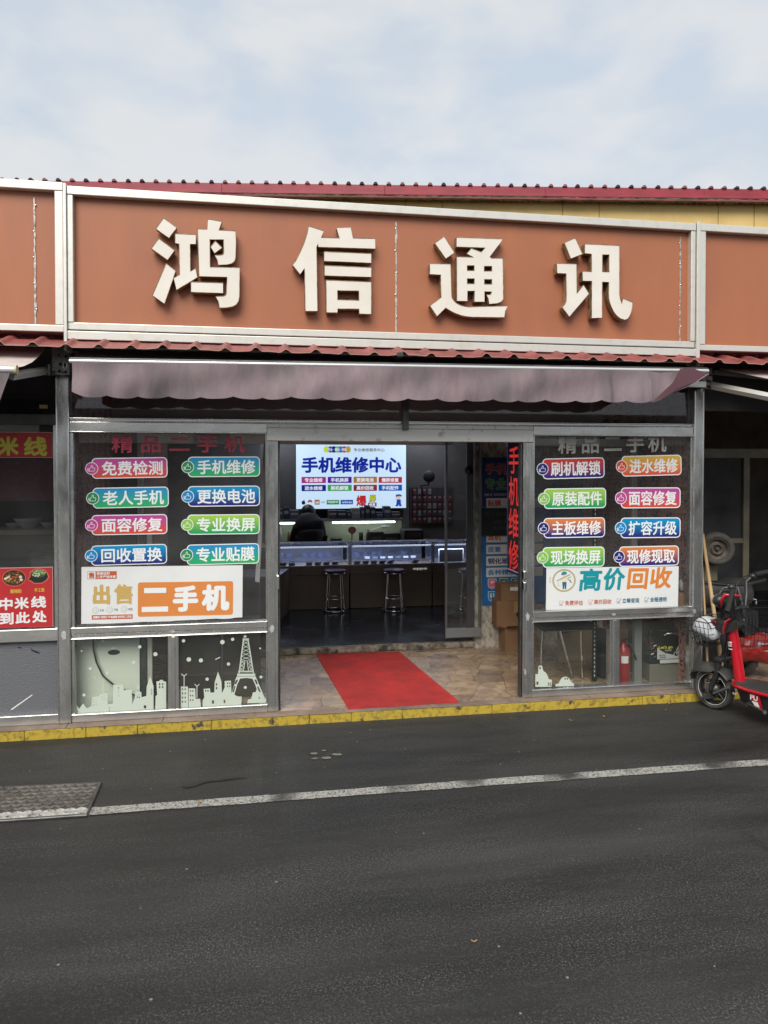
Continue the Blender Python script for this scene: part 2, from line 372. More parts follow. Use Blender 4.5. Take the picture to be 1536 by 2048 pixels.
mb.poly([lerp4(0, .84) + o, lerp4(0, 1) + o, lerp4(1, 1) + o, lerp4(1, .84) + o], paintplate); mb.build('painted_edge', cov)
mb = MB()
for q0, q1 in ((0, 1), (1, 2), (2, 3)):
    A, B = c4[q0], c4[q1]; mb.tube([A + Vector((0, 0, .004)), B + Vector((0, 0, .004))], .009, steel_dk, 6)
mb.build('rim', cov)

# kerb and floor
Y_K = G(768, 1432).y        # front face of the kerb
kerb_m = masked('yellow_kerb_paint', srgb(186, 160, 54), srgb(128, 110, 54), 30, .36, .52, dark=(.055, .05, .04), dlo=.61, dhi=.67, dscale=12, rough=.75)
cap_m = mat('kerb_cap_tile', srgb(158, 138, 122), .6, nscale=5, col2=srgb(120, 104, 92), bump=.1)
mb = MB(); rng = random.Random(3)
Y_K = -.09
x = -6.0
while x < 9:
    x2 = x + rng.choice((.22, .3, .44, .52, .6)) + rng.random() * .08; j = rng.uniform(-.003, .003)
    mb.cbox((x + .0006, Y_K + j, -.02), (x2 - .0006, .0, ZF - .006 + rng.uniform(-.001, 0)), kerb_m, .006)
    x = x2
struct('kerb', mb)
mb = MB(); x = -6.0
while x < 9:
    mb.cbox((x + .001, Y_K - .004, ZF - .0055), (x + .597, .0, ZF - .001), cap_m, .001); x += .6
struct('kerb_edge', mb)
def tile_floor():
    m = bpy.data.materials.new('stone_tiles'); m.use_nodes = True; t = m.node_tree; p = t.nodes['Principled BSDF']; n = t.nodes.new; l = t.links.new
    tc = n('ShaderNodeTexCoord'); mpn = n('ShaderNodeMapping'); mpn.inputs['Scale'].default_value = (1, 1.25, 1); mpn.inputs['Rotation'].default_value = (0, 0, .3); l(tc.outputs['Object'], mpn.inputs[0])
    v = n('ShaderNodeTexVoronoi'); v.inputs['Scale'].default_value = 4.6; v.inputs['Randomness'].default_value = .45; l(mpn.outputs[0], v.inputs['Vector'])
    e = n('ShaderNodeTexVoronoi'); e.feature = 'DISTANCE_TO_EDGE'; e.inputs['Scale'].default_value = 4.6; e.inputs['Randomness'].default_value = .45; l(mpn.outputs[0], e.inputs['Vector'])
    s = n('ShaderNodeSeparateColor'); l(v.outputs['Color'], s.inputs[0])
    r = n('ShaderNodeValToRGB'); cr_ = r.color_ramp; cr_.elements[0].position = 0; cr_.elements[0].color = srgb(140, 122, 108); cr_.elements[1].position = 1; cr_.elements[1].color = srgb(196, 172, 142)
    for q, c in ((.25, (176, 148, 118)), (.5, (186, 160, 130)), (.75, (168, 144, 122))): z_ = cr_.elements.new(q); z_.color = srgb(*c)
    l(s.outputs[0], r.inputs[0])
    no = n('ShaderNodeTexNoise'); no.inputs['Scale'].default_value = 9; no.inputs['Detail'].default_value = 8; no.inputs['Distortion'].default_value = 1.2; l(tc.outputs['Object'], no.inputs[0])
    q = n('ShaderNodeMapRange'); q.inputs[1].default_value = .35; q.inputs[2].default_value = .7; q.inputs[3].default_value = .72; q.inputs[4].default_value = 1.2; l(no.outputs['Fac'], q.inputs[0])
    mu = n('ShaderNodeMixRGB'); mu.blend_type = 'MULTIPLY'; mu.inputs[0].default_value = 1; l(r.outputs[0], mu.inputs[1]); l(q.outputs[0], mu.inputs[2])
    ed = n('ShaderNodeMath'); ed.operation = 'LESS_THAN'; ed.inputs[1].default_value = .012; l(e.outputs['Distance'], ed.inputs[0])
    g = n('ShaderNodeMixRGB'); g.inputs[2].default_value = srgb(96, 84, 74); l(ed.outputs[0], g.inputs[0]); l(mu.outputs[0], g.inputs[1]); 
    # wear / mud
    n3 = n('ShaderNodeTexNoise'); n3.inputs['Scale'].default_value = 1.6; n3.inputs['Detail'].default_value = 4; l(tc.outputs['Object'], n3.inputs[0])
    q3 = n('ShaderNodeMapRange'); q3.inputs[1].default_value = .45; q3.inputs[2].default_value = .65; q3.inputs[4].default_value = .45; l(n3.outputs['Fac'], q3.inputs[0])
    g3 = n('ShaderNodeMixRGB'); g3.inputs[2].default_value = srgb(100, 86, 78); l(q3.outputs[0], g3.inputs[0]); l(g.outputs[0], g3.inputs[1]); l(g3.outputs[0], p.inputs['Base Color'])
    rr = n('ShaderNodeMapRange'); rr.inputs[3].default_value = .14; rr.inputs[4].default_value = .42; l(no.outputs['Fac'], rr.inputs[0]); l(rr.outputs[0], p.inputs['Roughness'])
    bp = n('ShaderNodeBump'); bp.inputs['Strength'].default_value = .25; bp.inputs['Distance'].default_value = .006; l(no.outputs['Fac'], bp.inputs['Height']); l(bp.outputs[0], p.inputs['Normal'])
    return m
tiles = tile_floor()
Y_S = G(760, 1303, ZF).y     # step to the inner shop
ZI = ZF + .06                # inner floor level
XL, XR = X(129), X(1396)     # party posts, centre lines
inner_floor = mat('dark_inner_floor', (.018, .019, .026), .22, nscale=3, col2=(.03, .03, .036), rvar=.08)
mb = MB(); mb.box((-6, 0.001, -.02), (9, Y_S, ZF), tiles); struct('porch_floor', mb)
step_m = masked('broken_step_edge', srgb(150, 140, 125), srgb(86, 80, 72), 14, .4, .58, rough=.85, dark=(.05, .048, .045), dscale=9)
mb = MB(); mb.cbox((XL, Y_S - .012, ZF), (XR, Y_S + .05, ZI), step_m, .012); struct('floor_step', mb)
mb = MB(); mb.box((-6, Y_S + .05, 0), (9, 8, ZI - .002), inner_floor)
for i in range(7):
    pass
struct('inner_floor', mb)
# carpet
tl, tr_, br, bl = [G(*q, ZF) for q in ((632, 1309), (799, 1304.5), (917, 1405), (697, 1419))]
carpet_m = mat('red_carpet_pile', srgb(204, 54, 52), .95, nscale=6, detail=9, col2=srgb(170, 50, 48), bump=.5, bscale=400)
mb = MB(); n_ = 24; vs = []
for j in range(n_ + 1):
    for i in range(n_ + 1):
        u, v = i / n_, j / n_; p_ = (tl * (1 - u) + tr_ * u) * (1 - v) + (bl * (1 - u) + br * u) * v
        p_.z = ZF + .0065 + .0015 * math.sin(u * 9 + v * 5) * (1 - abs(2 * v - 1)) + (.006 * max(0, u - .96) / .04 * v); vs.append(p_)
fs = [(j * (n_ + 1) + i, (j + 1) * (n_ + 1) + i, (j + 1) * (n_ + 1) + i + 1, j * (n_ + 1) + i + 1) for j in range(n_) for i in range(n_)]
mb.faces(vs, fs, carpet_m, True)
edge_i = list(range(n_ + 1)); k_ = n_ + 1
ring_ = [i for i in range(k_)] + [j * k_ + n_ for j in range(1, k_)] + [n_ * k_ + i for i in range(n_ - 1, -1, -1)] + [j * k_ for j in range(n_ - 1, 0, -1)]
rv = [vs[i] for i in ring_]; lo_ = [Vector((q.x, q.y, ZF + .0005)) for q in rv]; K = len(rv)
mb.faces(rv + lo_, [(i, (i + 1) % K, K + (i + 1) % K, K + i) for i in range(K)], carpet_m)
tag(mb.build('carpet'), 'plain red carpet runner laid over the tiles through the open doorway', 'carpet')

# ================================================================== BUILDING SHELL
inner_wall = mat('dim_inner_wall', srgb(84, 83, 82), .8, nscale=3, col2=srgb(74, 73, 72)); porch_white = mat('porch_white', srgb(206, 204, 196), .8, nscale=3, col2=srgb(190, 188, 180))
brickpink = None
def callig():
    """pinkish brick-pattern wallpaper printed with columns of black brush strokes"""
    m = bpy.data.materials.new('calligraphy_wallpaper'); m.use_nodes = True; t = m.node_tree; p = t.nodes['Principled BSDF']; n = t.nodes.new; l = t.links.new
    tc = n('ShaderNodeTexCoord'); sp = n('ShaderNodeSeparateXYZ'); l(tc.outputs['Object'], sp.inputs[0]); cb = n('ShaderNodeCombineXYZ'); l(sp.outputs['Y'], cb.inputs[0]); l(sp.outputs['Z'], cb.inputs[1])
    br = n('ShaderNodeTexBrick'); br.inputs['Scale'].default_value = 6; br.inputs['Color1'].default_value = srgb(170, 124, 116); br.inputs['Color2'].default_value = srgb(178, 132, 122); br.inputs['Mortar'].default_value = srgb(150, 100, 92); br.inputs['Mortar Size'].default_value = .02
    l(cb.outputs[0], br.inputs[0])
    mpn = n('ShaderNodeMapping'); mpn.inputs['Scale'].default_value = (13, 9, 1); l(cb.outputs[0], mpn.inputs[0])
    no = n('ShaderNodeTexNoise'); no.inputs['Scale'].default_value = 2.6; no.inputs['Detail'].default_value = 3; no.inputs['Distortion'].default_value = 1.5; l(mpn.outputs[0], no.inputs[0])
    wv = n('ShaderNodeMath'); wv.operation = 'PINGPONG'; wv.inputs[1].default_value = .11; l(sp.outputs['Y'], wv.inputs[0])
    c1 = n('ShaderNodeMath'); c1.operation = 'GREATER_THAN'; c1.inputs[1].default_value = .045; l(wv.outputs[0], c1.inputs[0])
    wz = n('ShaderNodeMath'); wz.operation = 'PINGPONG'; wz.inputs[1].default_value = .07; l(sp.outputs['Z'], wz.inputs[0])
    c3 = n('ShaderNodeMath'); c3.operation = 'GREATER_THAN'; c3.inputs[1].default_value = .012; l(wz.outputs[0], c3.inputs[0])
    c2 = n('ShaderNodeMath'); c2.operation = 'GREATER_THAN'; c2.inputs[1].default_value = .53; l(no.outputs['Fac'], c2.inputs[0])
    mu = n('ShaderNodeMath'); mu.operation = 'MULTIPLY'; l(c1.outputs[0], mu.inputs[0]); l(c2.outputs[0], mu.inputs[1])
    m3 = n('ShaderNodeMath'); m3.operation = 'MULTIPLY'; l(mu.outputs[0], m3.inputs[0]); l(c3.outputs[0], m3.inputs[1])
    x = n('ShaderNodeMixRGB'); x.inputs[2].default_value = (.01, .01, .01, 1); l(m3.outputs[0], x.inputs[0]); l(br.outputs[0], x.inputs[1]); l(x.outputs[0], p.inputs['Base Color']); p.inputs['Roughness'].default_value = .7
    return m
callm = callig()
Y_B = 5.6
ceil_m = mat('blue_grey_ceiling', srgb(96, 100, 112), .8)
bld = thing('shop_building', 'single storey phone repair shop with brown fascia and steel window frames', 'shop', ((XL + XR) / 2, 2.5, 0))
mb = MB(); mb.box((XL - .03, .06, 0), (XL + .03, Y_B, 2.6), callm); mb.build('side_wall', bld)
mb = MB(); mb.box((XR - .03, .06, 0), (XR + .03, Y_B, 2.6), callm); mb.build('side_wall', bld)
mb = MB(); mb.box((XL - .03, Y_B, 0), (XR + .03, Y_B + .12, 2.6), inner_wall); mb.build('back_wall', bld)
mb = MB(); mb.box((XL + .03, .06, 2.52), (XR - .03, Y_B, 2.56), ceil_m); mb.build('ceiling', bld)
mb = MB(); mb.box((XL - .03, .0, 2.60), (XR + .03, Y_B + .3, 2.66), steel_dk); mb.build('roof', bld)
OSB = masked('osb_marble_panel', srgb(190, 184, 172), srgb(128, 118, 104), 22, .38, .55, rough=.6, stretch=(1, 1, .55))
# inner partition on the plane Y_S: glazed left bay, opening, board wall right
xo0, xo1 = X(520, Y_S), X(893, Y_S); xw1 = X(949, Y_S)
mb = MB()
zt = Z(420, 874, Y_S); zb = Z(420, 888, Y_S)
mb.box((XL + .03, Y_S, zt + .03), (XR - .03, Y_S + .05, 2.515), porch_white)
mb.box((XL + .031, .06, 2.505), (XR - .031, Y_S, 2.5149), mat('porch_ceiling_blue', srgb(140, 156, 196), .8))
mb.build('partition_head', bld)
mb = MB(); mb.cbox((X(275, Y_S), Y_S - .03, zb), (X(905, Y_S), Y_S + .03, zt + .03), alu, .004)
mb.cbox((X(275, Y_S), Y_S - .03, ZI), (X(286, Y_S), Y_S + .03, zb), alu, .004)
mb.cbox((XL + .03, Y_S - .01, ZI), (X(275, Y_S), Y_S + .03, zt + .03), inner_wall, .004)
mb.build('partition_frame', bld)
mb = MB(); mb.faces([P(528, 880, Y_S - .2), P(533, 882, Y_S - .2), P(519, 1165, Y_S - .55), P(510, 1163, Y_S - .55)], [(0, 1, 2, 3)], alu)
mb.box((X(286, Y_S), Y_S - .004, ZI), (xo0, Y_S + .004, zb), G3); mb.build('partition_glass', bld)
mb = MB(); mb.box((xw1, Y_S - .02, ZF), (XR - .03, Y_S + .05, zt + .03), OSB); mb.build('board_wall', bld)

# ================================================================== SHOP FRONT FRAME
shopf = thing('glazed_facade', 'stainless steel shop front with two big windows either side of an open doorway', 'shopfront', ((XL + XR) / 2, 0, ZF))
z_tr = Z(140, 835); z_w = Z(146, 865); z_hd = Z(800, 883); z_s1 = Z(140, 1255); z_s0 = Z(147, 1279); z_b = Z(147, 1428)
Z_TOP = 2.52
def post(x0, x1, z0, z1, y0=-.012, y1=.07, m=steel):
    mb = MB(); mb.cbox((x0, y0, z0), (x1, y1, z1), m, .006); mb.build('post', shopf)
def grooved(x0, x1, z0, z1, y=-.006):
    """frame stile: body with a raised bead"""
    mb = MB(); mb.cbox((x0, y, z0), (x1, .06, z1), steel, .004)
    w_ = (x1 - x0); mb.cbox((x0 + w_ * .3, y - .007, z0 + .002), (x1 - w_ * .3, y + .002, z1 - .002), steel, .003); mb.build('post', shopf)
xlp0, xlp1 = X(114), X(140); xrp0, xrp1 = X(1385), X(1404)
post(xlp0, xlp1, ZF, Z_TOP, -.02); post(xrp0, xrp1, ZF, Z_TOP, -.02)
xj0, xj1 = X(534), X(556); xk0, xk1 = X(1046), X(1066)
grooved(xj0, xj1, ZF, z_hd - .0); grooved(xk0, xk1, ZF, z_hd)
post(xj1 + .001, X(560), ZF, z_hd, .01, .06, steel_dk); post(X(1042), xk0 - .001, ZF, z_hd, .01, .06, steel_dk)
# transom and header
def rail(x0, x1, z0, z1, y0=-.006, y1=.06, m=steelH, name='rail', c=.004):
    mb = MB(); mb.cbox((x0, y0, z0), (x1, y1, z1), m, c); mb.build(name, shopf)
rail(xlp1, xrp0, z_tr - .022, z_tr, -.004); rail(xlp1, xrp0, z_tr - .026, z_tr - .0225, .0)
zc = z_tr - .0265
rail(xlp1, xj0 - .001, z_w, zc, -.01); rail(xk1 + .001, xrp0, z_w, zc, -.01)
rail(xj0 - .0005, xk1 + .0005, z_hd, zc - .03, -.014, .07, alu_hd, 'door_header'); rail(xj0, xk1, zc - .029, zc, -.006, .06, alu_hd, 'door_header')
z_tg = Z_TOP - .02
# sills
def bay(x0, x1, gx0, gx1, mx0, mx1):
    rail(x0, x1, z_s1 - .045, z_s1, -.014); rail(x0, x1, z_s0, z_s1 - .0455, -.004)
    rail(x0, x1, ZF, z_b, -.008)
    # slim stiles of the big pane
    mb = MB(); mb.cbox((x0, -.002, z_s1), (gx0, .05, z_w), steel, .003); mb.build('stile', shopf)
    mb = MB(); mb.cbox((gx1, -.002, z_s1), (x1, .05, z_w), steel, .003); mb.build('stile', shopf)
    mb = MB(); mb.cbox((x0, -.002, z_b), (gx0, .05, z_s0), steel, .003); mb.build('stile', shopf)
    mb = MB(); mb.cbox((gx1, -.002, z_b), (x1, .05, z_s0), steel, .003); mb.build('stile', shopf)
    mb = MB(); mb.cbox((mx0, -.006, z_b), (mx1, .055, z_s0), steel, .004)
    w_ = mx1 - mx0; mb.cbox((mx0 + w_ * .33, -.012, z_b + .003), (mx1 - w_ * .33, -.004, z_s0 - .003), steel, .003); mb.build('mullion', shopf)
    mb = MB(); mb.box((gx0, .028, z_s1), (gx1, .033, z_w), G1); mb.build('glass_pane', shopf)
    mb = MB(); mb.box((gx0, .028, z_b), (mx0, .033, z_s0), G2); mb.build('glass_pane', shopf)
    mb = MB(); mb.box((mx1, .028, z_b), (gx1, .033, z_s0), G2); mb.build('glass_pane', shopf)
xw0, xw1_ = X(147), X(531)
bay(xlp1, xj0, X(147), X(531), X(334), X(356))
bay(xk1, xrp0, X(1069.5), X(1381), X(1221), X(1241))
mb = MB(); mb.box((xlp1, .028, z_tr), (xrp0, .033, Z_TOP), G3); mb.build('transom_glass', shopf)
rail(xlp1, xrp0, Z_TOP, Z_TOP + .08, -.0, .06)
edge_glint = mat('edge_glint_metal', (.86, .86, .84), .16, 1)  # brighter metal for thin beads added as highlights along the frame edges
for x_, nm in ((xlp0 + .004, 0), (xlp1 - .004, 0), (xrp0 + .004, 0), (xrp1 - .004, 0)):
    mb = MB(); mb.tube([(x_, -.0215, ZF + .002), (x_, -.0215, Z_TOP - .2)], .0045, edge_glint, 8); mb.build('glint_bead', shopf)
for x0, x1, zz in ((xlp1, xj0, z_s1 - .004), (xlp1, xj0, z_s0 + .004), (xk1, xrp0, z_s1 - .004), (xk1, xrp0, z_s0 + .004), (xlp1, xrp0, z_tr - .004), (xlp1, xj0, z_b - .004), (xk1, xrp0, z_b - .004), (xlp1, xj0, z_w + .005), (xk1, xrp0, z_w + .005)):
    mb = MB(); mb.tube([(x0 + .002, -.0125, zz), (x1 - .002, -.0125, zz)], .004, edge_glint, 8); mb.build('glint_bead', shopf)
weldm = mat('ground_weld', (.80, .80, .78), .5, .75, nscale=40, col2=(.62, .62, .60))
for px, py, sx, sz in ((128, 1270, .020, .034), (345, 1264, .022, .010), (544, 1258, .020, .030), (1056, 1234, .018, .030), (1228, 1229, .022, .010), (1388, 1222, .016, .022), (1051, 1345, .012, .02), (545, 866, .02, .014)):
    q = P(px, py, -.018); mb = MB(); yy = -.0205 if px in (128, 1388) else -.0135; rg = random.Random(px + py); n_ = 16; pz = [(q.x + sx * .8 * rg.uniform(.7, 1.1) * math.cos(2 * PI * k / n_), q.z + sz * rg.uniform(.75, 1.1) * math.sin(2 * PI * k / n_)) for k in range(n_)]; mb.faces([(a, yy - .0012, b) for a, b in pz] + [(a, yy + .002, b) for a, b in pz], [tuple(range(n_))] + [(k, (k + 1) % n_, n_ + (k + 1) % n_, n_ + k) for k in range(n_)], weldm); mb.build('weld_patch', shopf)
# door lock furniture on the right jamb
mb = MB()
for yy in (1150, 1172): 
    mb = MB(); q = P(1049, yy, -.03); mb.cbox((q.x - .012, -.045, q.z - .03), (q.x + .012, -.012, q.z + .03), chrome, .006); mb.build('lock_plate', shopf)
mb = MB(); q = P(556, 1165, -.03); mb.cbox((q.x - .010, -.04, q.z - .05), (q.x + .010, -.012, q.z + .05), chrome, .006)
mb.build('lock_plate', shopf)
# welded corner highlights are polished patches
# ================================================================== FASCIA SIGN
YSG = -.16
def PX(px, py, Y=YSG): return P(px, py, Y)
zt_s = PX(140, 378).z; zbot2 = PX(140, 681).z; zp1 = PX(150, 647).z; zp0 = PX(150, 398).z
# the top edge in the photo runs a little lower on the right: measured at both ends
zt_r = PX(1380, 450).z; zt_m = (zt_s + zt_r) / 2
zt_s = zt_m
x_s0, x_s1 = PX(139, 660).x, PX(1383, 690).x
sg = thing('fascia_sign', 'long brown fascia panel framed in cream aluminium above the middle shop', 'fascia sign', ((x_s0 + x_s1) / 2, YSG, zbot2))
mb = MB(); mb.box((x_s0 + .02, YSG, zp1 - .02), (x_s1 - .02, YSG + .02, zt_s - .03), brown); mb.build('panel', sg)
mb = MB(); t_ = zt_s - PX(310, 404).z * 0 
th = .052
mb.cbox((x_s0, YSG - .05, zt_s - th), (x_s1, YSG + .1, zt_s), alu, .004); mb.build('top_rail', sg)
mb = MB(); mb.cbox((x_s0, YSG - .04, zp1 - .045), (x_s1, YSG + .1, zp1), alu, .004)
mb.cbox((x_s0 - .01, YSG - .05, zbot2), (x_s1 + .01, YSG + .09, zp1 - .054), alu, .004); mb.box((x_s0, YSG - .015, zp1 - .0539), (x_s1, YSG + .08, zp1 - .0451), steel_dk); mb.build('bottom_rail', sg)
for a_, b_ in ((x_s0, x_s0 + .035), (x_s1 - .035, x_s1)):
    mb = MB(); mb.cbox((a_, YSG - .045, zp1 + .0005), (b_, YSG + .1, zt_s - th - .0005), alu, .004); mb.build('side_rail', sg)
seam_m = mat('silver_seam', (.55, .53, .5), .45, .4, nscale=30, col2=(.2, .14, .11), contrast=(.35, .55))
def seam(px, y0, y1, parent, Y=YSG):
    mb = MB(); xs = P(px, (y0 + y1) / 2, Y).x; za, zb_ = P(px, y0, Y).z, P(px, y1, Y).z; rg = random.Random(px)
    n_ = 26
    for i in range(n_):
        q0 = za + (zb_ - za) * i / n_; q1 = za + (zb_ - za) * (i + 1) / n_; w_ = .003 + rg.random() * .004
        mb.box((xs - w_, Y - .0022, q0), (xs + w_ * rg.random() + .002, Y - .0002, q1), seam_m)
    for k in range(5):
        zz = za + (zb_ - za) * (k + .3) / 5; mb.ball((xs + rg.uniform(-.008, .008), Y - .003, zz), .006, chrome, 8, 6, (1, .5, 1))
    mb.build('seam', parent)
seam(792, 444, 664, sg); seam(1360, 474, 682, sg)
# neighbours' fascias
def nsign(x0, x1, label, zt):
    s = thing('fascia_sign', label, 'fascia sign', ((x0 + x1) / 2, YSG, zbot2))
    mb = MB(); mb.box((x0 + .02, YSG + .003, zp1 - .02), (x1 - .02, YSG + .02, zt - .03), brown); mb.build('panel', s)
    mb = MB(); mb.cbox((x0, YSG - .047, zt - th), (x1, YSG + .1, zt), alu, .004); mb.build('top_rail', s)
    mb = MB(); mb.cbox((x0, YSG - .04, zp1 - .062), (x1, YSG + .1, zp1 - .02), alu, .004); mb.build('bottom_rail', s)
    for a_, b_ in ((x0, x0 + .05), (x1 - .05, x1)):
        mb = MB(); mb.cbox((a_, YSG - .043, zp1 - .0195), (b_, YSG + .1, zt - th - .0005), alu, .004); mb.build('side_rail', s)
    return s
s2 = nsign(-5.6, PX(131, 660).x, 'plain brown fascia of the left neighbour shop, cut by the photo edge', zt_s + .02)
seam(70, 395, 655, s2)
s3 = nsign(PX(1391, 690).x, 8.0, 'plain brown fascia of the right neighbour shop', zt_r + .0)
for q in ((132, 138.6), (1384, 1390.6)):
    mb = MB(); mb.cbox((PX(q[0], 660).x, YSG - .06, zbot2 - .07), (PX(q[1], 660).x, YSG + .08, zt_s + .012), alu, .003)
    tag(mb.build('fascia_post'), 'narrow cream upright between the %s fascia and the middle fascia' % ('left' if q[0] < 500 else 'right'), 'fascia post')

# channel letters
LET = {
 0: ((290, 420), [[(285,122),(487,272),(368,430),(168,290)], [(212,437),(455,620),(345,768),(98,590)], [(325,822),(472,935),(300,1440),(115,1310)],
   [(462,362),(782,378),(782,525),(692,522),(700,940),(775,893),(805,1035),(485,1228),(438,1045),(530,992),(524,520),(462,508)],
   [(965,138),(1182,178),(1132,308),(1392,322),(1398,500),(1392,730),(1375,785),(1335,820),(1270,838),(1125,845),(1112,770),(1072,695),(1170,692),(1200,682),(1210,655),(1208,455),(995,452),(1000,875),(1455,885),(1450,1330),(1438,1395),(1405,1450),(1350,1482),(1260,1498),(1145,1503),(1125,1400),(1085,1328),(1210,1322),(1240,1305),(1248,1280),(1262,1030),(830,1018),(808,292),(952,295)],
   [(1080,478),(1185,580),(1068,665),(1006,566)], [(705,1105),(1198,1120),(1200,1278),(706,1262)]], 'four stroke groups, three slanted strokes on its left'),
 1: ((570, 430), [[(362,170),(598,245),(555,345),(838,355),(790,195),(1012,186),(1045,355),(1385,362),(1387,520),(512,492),(508,440),(485,490),(500,1475),(312,1475),(300,820),(232,912),(115,768),(165,700),(215,610),(290,440),(340,290)],
   [(600,562),(1325,592),(1323,738),(600,708)], [(605,775),(1325,805),(1325,955),(608,932)],
   [(630,1000),(1325,1028),(1325,1522),(1142,1518),(1138,1442),(808,1440),(806,1500),(636,1495)], [(806,1160),(1135,1165),(1138,1310),(806,1300)]], ''),
 2: ((840, 450), [[(370,175),(530,425),(395,517),(228,278)],
   [(150,592),(470,600),(485,1100),(500,1135),(530,1175),(570,1208),(620,1232),(680,1248),(740,1258),(1350,1242),(1310,1320),(1295,1420),(780,1412),(700,1402),(640,1390),(570,1366),(500,1335),(440,1300),(395,1270),(262,1402),(152,1240),(325,1110),(318,765),(150,755)],
   [(560,188),(1275,215),(1072,490),(1100,510),(1272,512),(1280,1130),(1265,1160),(1240,1182),(1180,1204),(1062,1215),(1050,1130),(1022,1070),(1085,1068),(1102,1025),(990,1020),(992,1180),(835,1180),(838,1012),(728,1012),(728,1170),(565,1165),(565,487),(820,495),(715,440),(790,360),(940,415),(1000,350),(560,335)],
   [(724,622),(834,622),(834,700),(724,700)], [(985,632),(1105,632),(1105,708),(985,708)], [(724,822),(836,822),(836,902),(724,902)], [(988,834),(1106,834),(1106,908),(988,908)]], ''),
 3: ((1090, 450), [[(462,198),(575,445),(395,517),(300,272)],
   [(180,588),(485,600),(490,1050),(592,922),(675,1055),(375,1408),(265,1265),(305,1215),(325,1175),(330,1100),(325,745),(185,740)],
   [(610,290),(1143,318),(1143,1060),(1155,1140),(1180,1210),(1200,1130),(1345,1190),(1340,1260),(1325,1330),(1300,1395),(1270,1440),(1225,1458),(1150,1430),(1100,1390),(1055,1330),(1020,1260),(995,1190),(982,1130),(978,1080),(980,878),(878,872),(878,1425),(715,1430),(718,860),(578,858),(575,710),(718,718),(715,445),(608,435)],
   [(882,455),(985,455),(985,722),(882,720)]], '')}
LLAB = ['white box letter of the fascia with three slanted strokes at its left, first of four', 'white box letter of the fascia with stacked bars over a square, second of four',
        'white box letter of the fascia with four small square holes, third of four', 'white box letter of the fascia ending in an upturned hook, last of four']
YL = YSG - .072
for k, (org, paths, _) in LET.items():
    pts = [[P(org[0] + x / 7.68, org[1] + y / 7.68, YL) for x, y in p] for p in paths]
    allp = [q for p in pts for q in p]; c = Vector(((min(q.x for q in allp) + max(q.x for q in allp)) / 2, YL, min(q.z for q in allp)))
    v, f, nr = outline([[(q.x - c.x, q.z - c.z) for q in p] for p in pts], .055)
    t = thing('sign_letter', LLAB[k], 'sign letter', c, group='white box letters on the brown fascia')
    mf, ms = MB(), MB()
    pts3 = [Vector((a.x, -a.z, a.y)) + c + Vector((0, .0275, 0)) for a in v]
    mf.faces(pts3, [g for g, n_ in zip(f, nr) if n_.z > .5], letter); ms.faces(pts3, [g for g, n_ in zip(f, nr) if n_.z <= .5], letter_side)
    mf.build('face', t); ms.build('side', t)
    mb = MB()
    for q in pts: 
        mb.tube([Vector((a.x, YL - .0005, a.z)) for a in q] + [Vector((q[0].x, YL - .0005, q[0].z))], .0022, letter_side, 5)
        if len(q) > 3: mb.tube([Vector((sum(a.x for a in q) / len(q), YL + .05, sum(a.z for a in q) / len(q))), Vector((sum(a.x for a in q) / len(q), YSG + .001, sum(a.z for a in q) / len(q)))], .006, steel_dk, 6)
    mb.build('trim', t)

# ================================================================== CORRUGATED CANOPY EDGE
def canopy():
    xs0, xs1 = -4.2, 7.6; pitch = .187; mbx = MB()
    prof = []; x = xs0
    while x < xs1:
        for u, h in ((0, 0), (.055, .0), (.072, .005), (.082, .015), (.092, .021), (.104, .021), (.114, .015), (.124, .005), (.134, 0)): prof.append((x + u, h))
        x += pitch
    rows = [(-.02, 0.0), (-.22, -.045), (-.40, -.105)]
    zr = P(768, 708, -.42).z + .105
    rg = random.Random(5); n_ = len(prof); vs = []
    dent = {int(i): rg.uniform(-.008, .01) for i in range(0, 80)}
    for y, dz in rows:
        for i, (x, h) in enumerate(prof):
            cell = int((x - xs0) / pitch); k = dent.get(cell, 0) * (1 if y < -.3 else .3)
            vs.append((x, y + (rg.uniform(-.004, .004) if y < -.3 else 0), zr + dz + h * (1 + k * 14) + k * .4))
    fs = [(r * n_ + i, (r + 1) * n_ + i, (r + 1) * n_ + i + 1, r * n_ + i + 1) for r in range(2) for i in range(n_ - 1)]
    mbx.faces(vs, fs, redroof, False)
    lo = [(a, b, c - .0035) for a, b, c in vs]; mbx.faces(lo, [g[::-1] for g in fs], redroof)
    o2 = 2 * n_; e0 = vs[o2:o2 + n_]; e1 = lo[o2:o2 + n_]; mbx.faces(e0 + e1, [(i, i + 1, n_ + i + 1, n_ + i) for i in range(n_ - 1)], mat('cut_sheet_edge', srgb(196, 150, 132), .6))
    t = thing('corrugated_canopy', 'thin corrugated red sheet strip running under all three fascias', 'canopy', ((xs0 + xs1) / 2, -.02, zr))
    mbx.build('sheet', t)
    mb = MB(); mb.box((xs0, -.018, zr - .04), (xs1, 0.0, zr + .12), redroof); mb.build('flashing', t)
    return zr
zr = canopy()
